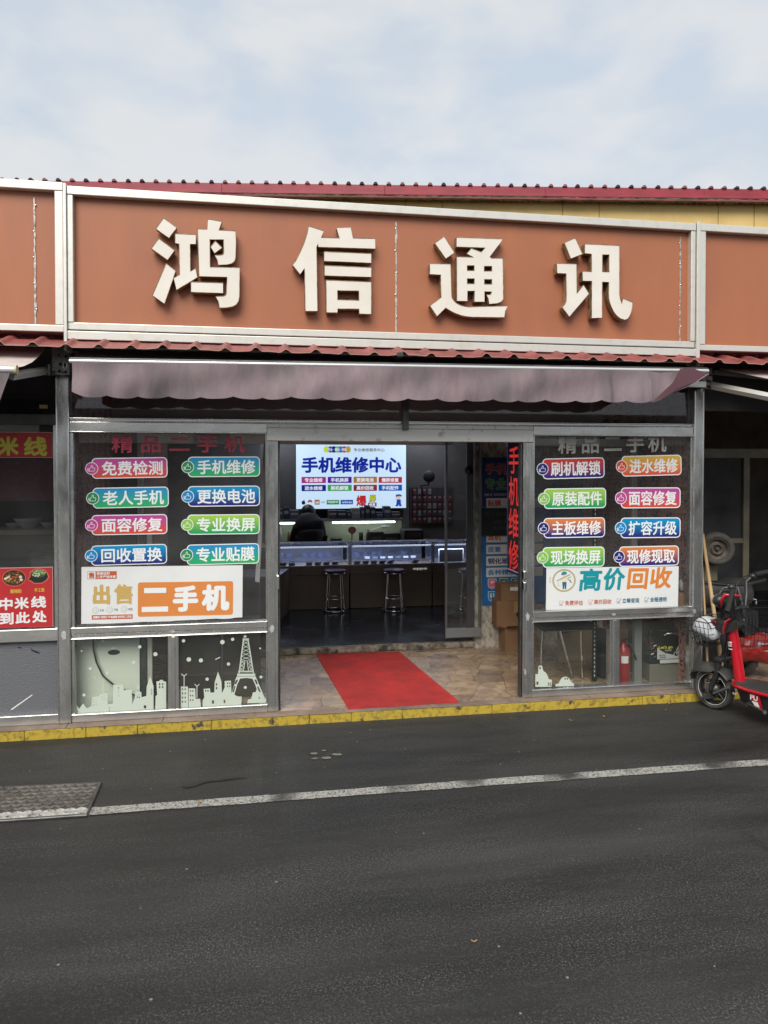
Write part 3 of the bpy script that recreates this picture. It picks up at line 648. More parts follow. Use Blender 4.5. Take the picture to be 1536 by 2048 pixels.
# soffit closing the top of the glazing
# ================================================================== AWNING
def cloth_mat(name, c1, c2):
    m = masked(name, c1, c2, 2.6, .36, .62, rough=.85, dark=srgb(104, 98, 99), dlo=.48, dhi=.70, dscale=2.2, stretch=(1.6, 1, .6)); nt_ = m.node_tree; bp0 = [q for q in nt_.nodes if q.type == 'BUMP'][0]; tc0 = [q for q in nt_.nodes if q.type == 'TEX_COORD'][0]
    mq = nt_.nodes.new('ShaderNodeMapping'); mq.inputs['Scale'].default_value = (9, 2, 1.6); mq.inputs['Rotation'].default_value = (0, R(24), 0); nt_.links.new(tc0.outputs['Object'], mq.inputs[0])
    cw = nt_.nodes.new('ShaderNodeTexNoise'); cw.inputs['Scale'].default_value = 2.2; cw.inputs['Detail'].default_value = 6; cw.inputs['Distortion'].default_value = 1.2; nt_.links.new(mq.outputs[0], cw.inputs[0])
    b9 = nt_.nodes.new('ShaderNodeBump'); b9.inputs['Strength'].default_value = .3; b9.inputs['Distance'].default_value = .02; nt_.links.new(cw.outputs['Fac'], b9.inputs['Height']); nt_.links.new(bp0.outputs[0], b9.inputs['Normal'])
    nt_.links.new(b9.outputs[0], nt_.nodes['Principled BSDF'].inputs['Normal'])
    return m
mauve = cloth_mat('mauve_awning_cloth', srgb(144, 126, 131), srgb(120, 106, 111))
YA = -.40
bl_, br_ = P(139, 722, YA), P(1416, 742, YA)
zA = (bl_.z + br_.z) / 2
aw = thing('awning', 'faded mauve awning above the middle shop, right end of its valance twisted up', 'awning', ((bl_.x + br_.x) / 2, -.1, zA))
mb = MB(); mb.tube([bl_, br_], .0135, mat('white_awning_bar', (.72, .72, .72), .25, .5), 12); 
mb.tube([bl_ + Vector((0, .008, .016)), br_ + Vector((0, .008, .016))], .009, steel_dk, 8); mb.build('front_bar', aw)
# fabric from wall roller to bar
mb = MB(); n_ = 60; vs = []
for i in range(n_ + 1):
    u = i / n_; b_ = bl_.lerp(br_, u)
    for k in range(6):
        w_ = k / 5; yy = -.10 + (YA + .10) * w_; zz = (zA + .10) * (1 - w_) + (b_.z + .012) * w_ - .018 * math.sin(PI * w_) + .004 * math.sin(u * 40 + k)
        vs.append((b_.x, yy, zz))
fs = [(i * 6 + k, (i + 1) * 6 + k, (i + 1) * 6 + k + 1, i * 6 + k + 1) for i in range(n_) for k in range(5)]
mb.faces(vs, fs, mauve, True); mb.build('roof_fabric', aw)
# valance
xa0, xa1 = P(145, 735, YA).x, P(1300, 760, YA).x
mb = MB(); n_ = 300; rows = 9; vs = []
def vz_bottom(u):
    z0 = P(165, 795, YA).z; z1 = P(1300, 806, YA).z; z = z0 + (z1 - z0) * u
    return z - .002 + .014 * (1 - abs(math.sin(u * PI * 20))) ** 1.5 + .003 * math.sin(u * 57)
for i in range(n_ + 1):
    u = i / n_; x = xa0 + (xa1 - xa0) * u; top = (bl_.z + (br_.z - bl_.z) * u) - .008; bo = vz_bottom(u)
    if u < .02: bo += (.02 - u) * 1.0
    for k in range(rows):
        w_ = k / (rows - 1)
        y = YA - .016 + .014 * w_ * math.sin(u * 50 + 1.3 * math.sin(u * 13)) + .02 * w_ * math.sin(u * 11) + .006 * math.sin(u * 120 + w_ * 3) * w_ + .008 * math.sin(w_ * 5 + u * 20)
        vs.append((x + .01 * w_ * math.sin(u * 31), y, top + (bo - top) * w_))
fs = [(i * rows + k, (i + 1) * rows + k, (i + 1) * rows + k + 1, i * rows + k + 1) for i in range(n_) for k in range(rows - 1)]
mb.faces(vs, fs, mauve, True)
# twisted end: the valance narrows and rises to the bar's end
n2 = 24; vs = []
pt = [(1300, 743, 806), (1320, 745, 800), (1345, 744, 786), (1370, 742, 776), (1392, 741, 765), (1412, 743, 752), (1418, 744, 748)]
for i, (px, y0_, y1_) in enumerate(pt):
    for k in range(rows):
        w_ = k / (rows - 1); tw = max(0, (i - 1) / 5)
        q = P(px, y0_ + (y1_ - y0_) * w_, YA - .016 + .05 * tw * math.sin(w_ * PI * 1.2) - .03 * tw * w_); vs.append(q)
# hooks onto the last column of the valance
fs = [(i * rows + k, (i + 1) * rows + k, (i + 1) * rows + k + 1, i * rows + k + 1) for i in range(len(pt) - 1) for k in range(rows - 1)]
mb.faces(vs, fs, mauve, True)
mb.build('valance', aw)
mb = MB(); thread = mat('dark_thread', srgb(96, 84, 88), .9)
for px in (1220,):
    a_ = P(px, 748, YA - .03); b_ = P(px + 4, 804, YA - .045); mb.tube([a_, a_.lerp(b_, .5) + Vector((.002, -.006, 0)), b_], .0016, thread, 5)
for dx in (.010,): mb.tube([a_ + Vector((dx, 0, 0)), a_.lerp(b_, .5) + Vector((dx, -.006, 0)), b_ + Vector((dx, 0, 0))], .0012, thread, 5)
mb.build('seam', aw)
mb = MB()   # dark red reverse of the cloth showing on the twist
mb.faces([P(*q) for q in ((1304, 804, YA - .05), (1345, 766, YA - .06), (1360, 738, YA - .05), (1385, 736, YA - .05), (1414, 747, YA - .03), (1390, 764, YA - .05), (1352, 779, YA - .055), (1325, 796, YA - .055))],
         [(0, 1, 7), (1, 6, 7), (1, 2, 6), (2, 3, 6), (3, 5, 6), (3, 4, 5)], mat('mauve_reverse', srgb(96, 62, 72), .85), True); mb.build('twisted_hem', aw)
mb = MB()
q = P(811, 800, -.03); q2 = P(811, 860, -.03)
mb.cbox((q.x - .021, -.05, q2.z), (q.x + .021, -.016, q.z + .12), steel_dk, .004)
q = P(800, 708, -.4); mb.cbox((q.x - .02, -.42, q.z - .02), (q.x + .02, -.05, q.z + .01), steel_dk, .004); mb.build('centre_bracket', aw)
# folded arms along the front, right side stub visible
mb = MB(); q = P(1390, 768, -.15); mb.cbox((q.x - .16, -.17, q.z - .025), (q.x + .08, -.12, q.z + .02), alu, .004); mb.build('folded_arm', aw)
# neighbours' awnings: extended towards the street
cream_cloth = mat('pale_awning_cloth', srgb(214, 200, 192), .8, nscale=3, col2=srgb(190, 178, 172))
def n_awning(label, xa, xb, side, zt, drop, ext):
    t = thing('awning', label, 'awning', ((xa + xb) / 2, -.1, zt))
    mb = MB(); n_ = 16; vs = []
    for i in range(n_ + 1):
        x = xa + (xb - xa) * i / n_
        for k in range(5):
            w_ = k / 4; vs.append((x, -.12 - ext * w_, zt - drop * w_ - .03 * math.sin(PI * w_)))
    mb.faces(vs, [(i * 5 + k, (i + 1) * 5 + k, (i + 1) * 5 + k + 1, i * 5 + k + 1) for i in range(n_) for k in range(4)], cream_cloth, True); mb.build('roof_fabric', t)
    mb = MB(); mb.tube([(xa - .0, -.12 - ext, zt - drop - .01), (xb + .0, -.12 - ext, zt - drop - .01)], .022, mat('white_awning_bar', (.7, .7, .7), .25, .5), 12)
    e_ = xb if side < 0 else xa
    mb.tube([(e_, -.12 - ext, zt - drop - .01), (e_ - side * .012, -.12 - ext, zt - drop - .01)], .027, mat('yellowed_cap', srgb(196, 188, 150), .5), 14); mb.build('front_bar', t)
    mb = MB(); vs = []
    for i in range(n_ * 6 + 1):
        u = i / (n_ * 6); x = xa + (xb - xa) * u
        for k in range(5):
            w_ = k / 4; vs.append((x, -.14 - ext + .012 * math.sin(u * 60) * w_, zt - drop - .03 - (.16 + .012 * abs(math.sin(u * 30))) * w_))
    if side < 0: vs = [(min(x, xb - .02 - .35 * (zt - drop - .03 - z)), y, z) for x, y, z in vs]
    mb.faces(vs, [(i * 5 + k, (i + 1) * 5 + k, (i + 1) * 5 + k + 1, i * 5 + k + 1) for i in range(n_ * 6) for k in range(4)], mauve, True); mb.build('valance', t)
    return t
zbr = zA
# left neighbour: bar end seen at px 32,735
YLn = -.75; q = P(30, 736, YLn)
n_awning('pale awning of the left shop, pulled out a little, with a yellowed bar end', -4.2, q.x, -1, zbr + .10, zbr + .10 - q.z, -YLn - .12)
q0 = P(108, 738, -.10); q1 = P(22, 752, YLn + .05)
at = thing('awning_strut', 'grey folding arm of the left neighbour awning joined to the bracket plate', 'awning arm', q0)
mb = MB(); d_ = (q1 - q0); mb.tube([P(118, 740, -.1), P(92, 741, -.12), q1], .026, alu, 4, smooth=False); mb.build('arm', at)
mb = MB(); mb.tube([P(98, 740.5, -.12) - Vector((0, 0, .035)), P(98, 740.5, -.12) + Vector((0, 0, .035))], .022, steel_dk, 12); mb.build('hinge', at)
# right neighbour: far edge of cloth and arm run down to the right
mb = MB()
A = P(1440, 738, -.12); Bq = P(1600, 771, -.62)
rt = thing('awning', 'pale awning edge of the right shop, sloping out over the tyre shop', 'awning', A)
x9 = 7.6
cl = [A, Bq, Vector((x9, Bq.y, Bq.z)), Vector((x9, A.y, A.z))]
mb.faces(cl + [c_ + Vector((0, 0, .004)) for c_ in cl], [(0, 1, 2, 3), (7, 6, 5, 4), (0, 4, 5, 1)], cream_cloth)
mb.build('roof_fabric', rt)
mb = MB(); mb.tube([P(1423, 771, -.12), P(1600, 806, -.62)], .028, alu, 4, smooth=False); mb.build('arm', rt)
mb = MB(); mb.tube([P(1600, 778, -.62), Vector((x9, -.62, P(1600, 778, -.62).z))], .022, chrome, 10); mb.build('front_bar', rt)
mb = MB(); mb.tube([P(1424, 742, -.1), P(1580, 758, -.1), Vector((x9, -.1, P(1580, 758, -.1).z))], .028, steel_dk, 10); mb.build('roller', rt)
# bracket plates on both party posts
def bracket(px0, px1, py0, py1, label):
    a_, b_ = P(px0, py0, -.12), P(px1, py1, -.12); t = thing('bracket_plate', label, 'bracket', (a_.x, -.1, b_.z))
    mb = MB(); mb.cbox((a_.x, -.125, b_.z), (b_.x, -.112, a_.z), mat('oily_steel', (.12, .115, .10), .45, .6, nscale=9, col2=(.3, .29, .26)), .003)
    mb.cbox((a_.x, -.112, b_.z), (a_.x + .01, -.0, a_.z), steel_dk, .003); mb.build('plate', t)
    mb = MB(); rg = random.Random(px0)
    W_ = b_.x - a_.x; H_ = a_.z - b_.z
    for u, v, r in ((.15, .08, .007), (.45, .12, .010), (.78, .1, .010), (.62, .08, .006), (.5, .38, .011), (.75, .36, .010), (.4, .7, .008), (.8, .66, .009)):
        c = Vector((a_.x + W_ * u, -.1262, b_.z + H_ * v)); mb = MB(); mb.lathe([(0, 0), (r, 0), (r, .003), (r * .6, .004)], Matrix.Translation(c) @ Matrix.Rotation(PI / 2, 4, 'X'), black, 12); mb.build('bolt', t)
    return t
bt = bracket(103, 140, 694, 750, 'oily steel bracket plate with bolt holes on the left party post')
mb = MB(); c = P(130, 731, -.135); mb.tube([c + Vector((.012 * math.cos(k * PI / 8), 0, .022 * math.sin(k * PI / 8))) for k in range(17)], .002, chrome, 6); mb.build('ring', bt)
bracket(1404, 1424, 736, 778, 'steel bracket plate at the twisted right end of the middle awning')

# ================================================================== STICKERS ON THE GLASS
YG = .022
def rrect(x0, y0, x1, y1, r, n=5):
    pts = []
    for cx, cy, a in ((x1 - r, y1 - r, 0), (x0 + r, y1 - r, 90), (x0 + r, y0 + r, 180), (x1 - r, y0 + r, 270)):
        for k in range(n + 1): t = R(a + 90 * k / n); pts.append((cx + r * math.cos(t), cy + r * math.sin(t)))
    return pts
def disc(cx, cy, r, n=24, ry=None): return [(cx + r * math.cos(2 * PI * k / n), cy + (ry or r) * math.sin(2 * PI * k / n)) for k in range(n)]
def fl(mb, pts, z, m): mb.poly([(x, y, z) for x, y in pts], m)
def slab(mb, pts, z0, z1, m):
    n = len(pts); mb.faces([(x, y, z0) for x, y in pts] + [(x, y, z1) for x, y in pts], [list(range(n))[::-1], list(range(n, 2 * n))] + [(i, (i + 1) % n, n + (i + 1) % n, n + i) for i in range(n)], m)
wvinyl = flat('white_vinyl', (238, 240, 240), .4)
PAL = {'pink': ((186, 72, 156), (212, 78, 58)), 'teal': ((36, 142, 196), (44, 172, 96)), 'blue': ((0, 148, 204), (34, 36, 120)), 'lime': ((158, 206, 84), (34, 158, 88)),
       'rednavy': ((214, 62, 48), (34, 34, 122)), 'gold': ((222, 178, 62), (222, 84, 58)), 'orange': ((222, 128, 66), (34, 36, 120))}
BAD = {'pink': (192, 74, 150), 'teal': (34, 140, 84), 'blue': (24, 136, 200), 'lime': (140, 196, 84), 'rednavy': (34, 36, 124), 'gold': (220, 82, 54), 'orange': (34, 36, 120)}
CN = {'pink': 'pink to red', 'teal': 'teal to green', 'blue': 'blue to navy', 'lime': 'lime to green', 'rednavy': 'red to navy', 'gold': 'gold to orange', 'orange': 'orange to navy'}
def thumb(mb, cx, cy, r, mw, mc, z):
    """outlined thumbs-up"""
    o1 = [(-.42, -.5), (.36, -.5), (.5, -.36), (.56, .02), (.42, .14), (.12, .14), (.16, .5), (.02, .6), (-.1, .5), (-.16, .22), (-.42, .02)]
    i1 = [(-.33, -.42), (.32, -.42), (.42, -.33), (.47, 0), (.38, .06), (.02, .06), (.07, .45), (.02, .5), (-.02, .46), (-.09, .18), (-.33, -.03)]
    fl(mb, [(cx + x * r, cy + y * r) for x, y in o1], z, mw); fl(mb, [(cx + x * r, cy + y * r) for x, y in i1], z + .0002, mc)
    fl(mb, [(cx + x * r, cy + y * r) for x, y in ((-.66, -.5), (-.52, -.5), (-.52, .04), (-.66, .04))], z, mw)
STK = [('免费检测', 183.5, 937, 335, 934.5, 43, 'pink', 'top of the left column in the left window'), ('老人手机', 185.5, 996.5, 337.5, 993.5, 43, 'teal', 'second down in the left column of the left window'),
       ('面容修复', 183, 1050.5, 334.7, 1048, 42, 'pink', 'third down in the left window, under a teal one'), ('回收置换', 182.5, 1111.5, 334, 1107.5, 42, 'blue', 'bottom of the left column in the left window'),
       ('手机维修', 375.5, 934, 520, 933, 41.5, 'teal', 'top of the right column in the left window'), ('更换电池', 375.5, 993, 520, 991.5, 42, 'blue', 'second down in the right column of the left window'),
       ('专业换屏', 374.5, 1049.5, 519.5, 1048, 41, 'lime', 'third down beside a pink one in the left window'), ('专业贴膜', 373.5, 1110, 518.5, 1106.5, 42, 'teal', 'bottom of the right column in the left window'),
       ('刷机解锁', 1085, 938, 1209, 935, 39, 'rednavy', 'top of the left column in the right window'), ('进水维修', 1243, 932.8, 1363, 929.7, 38, 'gold', 'top right corner of the right window'),
       ('原装配件', 1087.6, 997.6, 1212, 995.7, 38.5, 'lime', 'second down in the right window'), ('面容修复', 1241.5, 996, 1361, 995.3, 38.5, 'pink', 'the only pink one in the right window'),
       ('主板维修', 1087, 1056.3, 1210, 1054.5, 38, 'orange', 'third down, left column of the right window'), ('扩容升级', 1241, 1056, 1361, 1055, 38, 'blue', 'the only blue one in the right window'),
       ('现场换屏', 1085, 1115, 1209, 1113, 38.5, 'lime', 'just above the recycling poster, left'), ('现修现取', 1238, 1113.5, 1357.6, 1110.8, 37.5, 'orange', 'just above the recycling poster, right')]
_gm = {}
for i, (tx, xl, yl, xr, yr, hh, pal, where) in enumerate(STK):
    loc, rot, W = wall_frame(xl, yl, xr, yr, YG); s_ = W / (xr - xl); h = hh * s_ / 2
    key = (pal, round(h, 2))
    if key not in _gm: _gm[key] = grad('print_%s_%d' % (pal, len(_gm)), *PAL[pal], round(h, 2)); _gm[(pal, 'b')] = flat('badge_%s' % pal, BAD[pal], .35)
    t = thing('window_sticker', '%s sticker %s' % (CN[pal], where), 'window sticker', loc, rot, 'service stickers on the shop windows', world=False)
    r = .30 * h * 2; mb = MB(); b_ = 1.9 * s_
    slab(mb, rrect(0, -h, W, h, h * .42), 0, .0008, wvinyl); fl(mb, rrect(b_, -h + b_, W - b_, h - b_, h * .42 - b_), .0011, _gm[key]); mb.build('plate', t)
    mb = MB(); slab(mb, disc(0, 0, r), .0008, .0018, wvinyl); fl(mb, disc(0, 0, r - b_ * .7), .0021, _gm[(pal, 'b')]); thumb(mb, 0, 0, r * .95, wvinyl, _gm[(pal, 'b')], .0023); mb.build('badge', t)
    mb = MB(); mb.text(tx, (W * .13, -h * .72, W * .935, h * .68), .0014, wvinyl, .022); mb.build('lettering', t)
# strips of cut vinyl lettering above
def cut_text(tx, px0, py0, px1, py1, hpx, m, label, track):
    loc, rot, W = wall_frame(px0, py0, px1, py1, YG); s_ = W / (px1 - px0)
    mb = MB(); mb.text(tx, (0, 0, W, hpx * s_), 0, m, .022, track=track); o = mb.build('cut_lettering', loc=loc, rot=rot)
    tag(o, label, 'lettering')
cut_text('精品二手机', 223, 906, 491, 905, 36, mat('faded_crimson_vinyl', srgb(168, 40, 66), .5, nscale=14, col2=srgb(128, 34, 56)), 'faded crimson cut characters along the top of the left window', 1.55)
cut_text('精品二手机', 1116, 908, 1333, 904, 36, mat('grey_vinyl', srgb(176, 174, 166), .5, nscale=14, col2=srgb(150, 146, 136)), 'grey cut characters along the top of the right window', 1.35)

# ---- printed boards: a helper giving board-local drawing in picture units
class Board:
    def __init__(s, name, label, TL, TR, BL, Y, uw, uh, thick=.004, u0=(0, 0), cat='poster', group=None, yaw=None):
        s.loc, s.rot, s.W = wall_frame(*TL, *TR, Y); s.Hh = P(*TL, Y).z - P(*BL, Y).z; s.uw, s.uh, s.u0 = uw, uh, u0
        s.t = thing(name, label, cat, s.loc, s.rot, group, world=False); s.mb = {}; s.z = 0.0002
        s.th = thick
    def c(s, u, v): return ((u - s.u0[0]) * s.W / s.uw, -(v - s.u0[1]) * s.Hh / s.uh)
    def part(s, n):
        if n not in s.mb: s.mb[n] = MB()
        return s.mb[n]
    def base(s, m, pts=None, name='board'):
        pts = pts or [(0, 0), (s.W, 0), (s.W, -s.Hh), (0, -s.Hh)]; slab(s.part(name), pts[::-1], -s.th, 0, m)
    def rect(s, u0, v0, u1, v1, m, z=1, part='print', r=0):
        a, b = s.c(u0, v0), s.c(u1, v1); x0, x1, y0, y1 = a[0], b[0], b[1], a[1]
        pts = rrect(x0, y0, x1, y1, r * s.W / s.uw) if r else [(x0, y0), (x1, y0), (x1, y1), (x0, y1)]
        fl(s.part(part), pts, z * .0006, m)
    def pl(s, pts, m, z=1, part='print'): fl(s.part(part), [s.c(*q) for q in pts], z * .0006, m)
    def text(s, tx, u0, v0, u1, v1, m, bold=.02, z=3, part='lettering', skew=0, track=1):
        a, b = s.c(u0, v0), s.c(u1, v1); s.part(part).text(tx, (a[0], b[1], b[0], a[1]), z * .0006, m, bold, skew, track)
    def disc(s, u, v, r, m, z=1, part='print', ry=None):
        x, y = s.c(u, v); k = s.W / s.uw; fl(s.part(part), disc(x, y, r * k, 24, (ry or r) * s.Hh / s.uh), z * .0006, m)
    def line(s, a, b, w, m, z=1, part='print'):
        a, b = Vector(s.c(*a)), Vector(s.c(*b)); d = (b - a).normalized(); n = Vector((-d.y, d.x)) * w * s.W / s.uw / 2
        fl(s.part(part), [a + n, b + n, b - n, a - n][::-1], z * .0006, m)
    def ring(s, u, v, r, w, m, mi, z=1, part='print', ry=None):
        s.disc(u, v, r, m, z, part, ry); s.disc(u, v, r - w, mi, z + .5, part, (ry - w) if ry else None)
    def done(s):
        for n, mb in s.mb.items(): mb.build(n, s.t)
        return s.t
paper = mat('white_pvc_board', srgb(232, 233, 232), .5, nscale=2, col2=srgb(222, 224, 224))
# A: left poster (picture units of a 4.389x crop, origin 57,62)
A_ = Board('poster', 'white board with a big orange panel of white characters, low in the left window', (163, 1134), (485.5, 1130.5), (163, 1247.5), YG + .002, 1416, 500, u0=(57, 62), thick=.003)
rg = random.Random(2); low = [(A_.W * (1 - k / 24), -A_.Hh * (.955 + .045 * min(1, k / 16)) + rg.uniform(-.0035, .002)) for k in range(25)]
A_.base(paper, [(0, 0), (A_.W, 0)] + low)
org = flat('poster_orange', (224, 142, 72), .45); orgd = flat('poster_orange_dark', (216, 122, 66), .45); gold = flat('poster_gold', (206, 172, 100), .45); brick = flat('poster_brick', (196, 92, 56), .45); grayp = flat('print_grey', (140, 134, 128), .5)
A_.rect(107, 102, 358, 170, brick); A_.rect(110, 106, 177, 166, paper, 2); A_.text('售', 116, 110, 168, 162, brick, .03)
A_.text('您身边的', 186, 108, 298, 133, wvinyl, .03); A_.text('二手严选专家', 186, 138, 352, 163, wvinyl, .03)
A_.text('出', 155, 218, 303, 395, gold, .045); A_.text('售', 335, 218, 498, 395, gold, .030)
A_.rect(542, 205, 1388, 512, org, r=22)
for k in range(22): A_.rect(550, 216 + k * 13.2, 1380, 218.5 + k * 13.2, orgd, 1.4)
A_.rect(597, 256, 790, 302, wvinyl, 3, 'lettering'); A_.rect(577, 424, 808, 470, wvinyl, 3, 'lettering')
A_.text('手', 848, 238, 1075, 474, wvinyl, .05); A_.text('机', 1104, 232, 1355, 472, wvinyl, .05)
for u, v, tx in ((178, 447, '手机'), (298, 444, '平板'), (423, 441, '电脑')):
    A_.ring(u, v, 28, 2.2, grayp, paper); A_.ring(u, v, 15, 2, grayp, paper, 2.2); A_.text(tx, u + 36, v - 12, u + 74, v + 12, grayp, .0)
A_.rect(147, 488, 498, 528, brick); A_.text('选靓机 找我们 不谈虚假 价好的二手机', 158, 496, 490, 519, wvinyl, .03)
A_.done()
# B: right poster
B_ = Board('poster', 'white board with teal and orange slanted characters and a round badge, right window', (1093, 1135.7), (1357.4, 1132.4), (1093.2, 1220), YG + .002, 1356, 432, u0=(66, 55), thick=.003)
B_.base(paper); tealp = flat('poster_teal', (22, 148, 158), .4); orn = flat('poster_orange2', (222, 134, 60), .4); navyt = flat('dark_teal_print', (36, 104, 128), .4); terr = flat('terracotta_print', (196, 112, 88), .4)
ringg = flat('ring_gold', (178, 166, 120), .45)
B_.ring(243, 187, 118, 17, ringg, paper)
for k in range(26):
    a = R(20 + k * 12); 
    if 20 < k * 12 < 320: B_.disc(243 + 109 * math.cos(a + PI / 2), 187 - 109 * math.sin(a + PI / 2), 3, paper, 2.4)
skinp = flat('print_skin', (236, 212, 180), .5); cream = flat('print_cream', (226, 220, 180), .5)
B_.disc(243, 132, 20, skinp, 3, 'worker_emblem'); B_.pl([(216, 124), (220, 100), (243, 91), (266, 100), (270, 124)], tealp, 4, 'worker_emblem'); B_.rect(212, 121, 250, 128, navyt, 4.5, 'worker_emblem')
B_.pl([(214, 158), (272, 158), (268, 206), (222, 206)], cream, 3, 'worker_emblem'); B_.pl([(224, 203), (268, 203), (264, 275), (250, 275), (247, 220), (243, 275), (230, 275)], navyt, 3.5, 'worker_emblem')
B_.line((168, 190), (304, 125), 5, navyt, 4, 'worker_emblem'); B_.line((214, 160), (202, 184), 10, skinp, 3.2, 'worker_emblem'); B_.line((270, 160), (300, 190), 9, skinp, 3.2, 'worker_emblem'); B_.line((300, 175), (318, 214), 4, navyt, 4, 'worker_emblem'); B_.line((276, 165), (318, 214), 4, navyt, 4, 'worker_emblem')
B_.line((280, 160), (312, 150), 8, ringg, 3.4, 'worker_emblem'); B_.line((170, 238), (205, 238), 3, ringg, 3, 'worker_emblem'); B_.line((183, 192), (183, 236), 3, ringg, 3, 'worker_emblem')
for tx, u0, v0, u1, v1, m in (('高', 385, 66, 612, 300, tealp), ('价', 630, 62, 850, 296, tealp), ('回', 880, 70, 1090, 290, orn), ('收', 1115, 58, 1340, 285, orn)):
    B_.text(tx, u0, v0, u1, v1, m, .034, skew=.10)
for k, (tx, u, m, mw) in enumerate((('免费评估', 255, terr, 180), ('高价回收', 548, terr, 178), ('立等变现', 838, navyt, 176), ('全程透明', 1125, navyt, 174))):
    v = 420 - k * 6; B_.text(tx, u, v - 26, u + mw, v + 24, m, .022); e_ = u - 55
    for q in (((0, -22), (0, 24)), ((0, 24), (36, 24)), ((0, -22), (24, -22))): B_.line((e_ + q[0][0], v + q[0][1]), (e_ + q[1][0], v + q[1][1]), 2.5, m, 2)
    B_.line((e_ + 8, v + 2), (e_ + 18, v + 18), 4, m, 3); B_.line((e_ + 18, v + 18), (e_ + 42, v - 24), 4, m, 3)
B_.text('工匠', 92, 150, 112, 205, ringg, .0)
B_.done()
# C: left shop posters
redp = mat('red_board', srgb(178, 40, 46), .5, nscale=3, col2=srgb(166, 36, 42)); ygr = flat('print_yellow_green', (204, 190, 66), .5)
C_ = Board('poster', 'red board with two yellow green characters at the top of the left shop window', (-110, 863.5), (105, 864.5), (-110, 915.5), YG, 1100, 265, u0=(-563, 20), thick=.003)
C_.base(flat('poster_edge', (206, 190, 186), .5)); C_.rect(-560, 24, 533, 281, redp, 1); C_.text('米', -30, 66, 186, 265, ygr, .045); C_.text('线', 237, 66, 482, 270, ygr, .042); C_.text('酸辣', -480, 66, -60, 265, ygr, .04); C_.done()
D_ = Board('poster', 'red food board with two bowls above white characters, low in the left shop window', (-110, 1138), (105.7, 1133.5), (-110, 1260), YG, 1104, 628, u0=(-563, 1402), thick=.003)
D_.base(flat('poster_edge', (206, 190, 186), .5)); D_.rect(-563, 1408, 536, 2030, mat('red_board2', srgb(196, 46, 50), .5, nscale=2, col2=srgb(182, 40, 46)), 1)
wv2 = flat('print_white', (236, 236, 236), .5); yel = flat('print_yellow', (232, 190, 70), .5)
D_.text('中', -15, 1715, 122, 1845, wv2, .04); D_.text('米', 140, 1712, 290, 1838, wv2, .04); D_.text('线', 310, 1706, 470, 1830, wv2, .04); D_.text('店', -185, 1718, -40, 1845, wv2, .04)
D_.text('到', -15, 1868, 130, 1995, wv2, .04); D_.text('此', 148, 1868, 302, 1988, wv2, .04); D_.text('处', 322, 1860, 475, 1985, wv2, .04); D_.text('请', -185, 1870, -40, 1998, wv2, .04)
D_.text('酸辣粉', 100, 1628, 215, 1670, yel, .02); D_.text('手工面', 347, 1622, 452, 1662, yel, .02)
D_.disc(138, 1510, 122, flat('print_peach', (226, 120, 92), .5), 2, ry=88); D_.disc(138, 1510, 116, flat('print_dark_broth', (70, 34, 30), .5), 2.5, ry=82)
rg = random.Random(4); foods = [flat('food_%d' % k, c, .5) for k, c in enumerate(((110, 140, 60), (190, 90, 40), (224, 214, 196), (200, 160, 90), (150, 40, 34), (60, 90, 40)))]
for k in range(90):
    a = rg.random() * 2 * PI; r = rg.random() ** .5; u, v = 138 + 96 * r * math.cos(a), 1510 + 64 * r * math.sin(a); D_.disc(u, v, rg.uniform(4, 13), foods[rg.choice((0, 1, 3, 4, 4, 5))], 3 + k * .01, ry=rg.uniform(4, 9))
D_.disc(205, 1500, 17, foods[2], 4.2, ry=14); D_.disc(212, 1530, 17, foods[2], 4.2, ry=13); D_.pl([(30, 1512), (90, 1486), (96, 1500), (44, 1530)], foods[2], 4.2)
blk = flat('print_black', (34, 34, 36), .5)
D_.pl([(275, 1530), (300, 1500), (300, 1455), (340, 1422), (400, 1415), (460, 1430), (490, 1470), (505, 1508), (480, 1545), (430, 1575), (350, 1577), (300, 1545)], flat('print_peach', (226, 120, 92)), 2)
D_.pl([(283, 1530), (306, 1505), (308, 1460), (345, 1430), (400, 1424), (455, 1438), (482, 1475), (492, 1508), (470, 1540), (425, 1567), (352, 1569), (308, 1540)], blk, 2.5); D_.disc(392, 1470, 80, foods[5], 3, ry=42)
for k in range(60):
    a = rg.random() * 2 * PI; r = rg.random() ** .5; D_.disc(392 + 70 * r * math.cos(a), 1468 + 34 * r * math.sin(a), rg.uniform(4, 11), rg.choice((flat('print_leaf', (120, 160, 90)), foods[2], flat('noodle', (214, 216, 160)))), 3.5 + k * .01, ry=rg.uniform(3, 7))
D_.disc(-150, 1512, 140, flat('print_peach', (226, 120, 92), .5), 2, ry=90); D_.disc(-150, 1512, 134, flat('print_dark_broth', (70, 34, 30)), 2.5, ry=84)
D_.done()

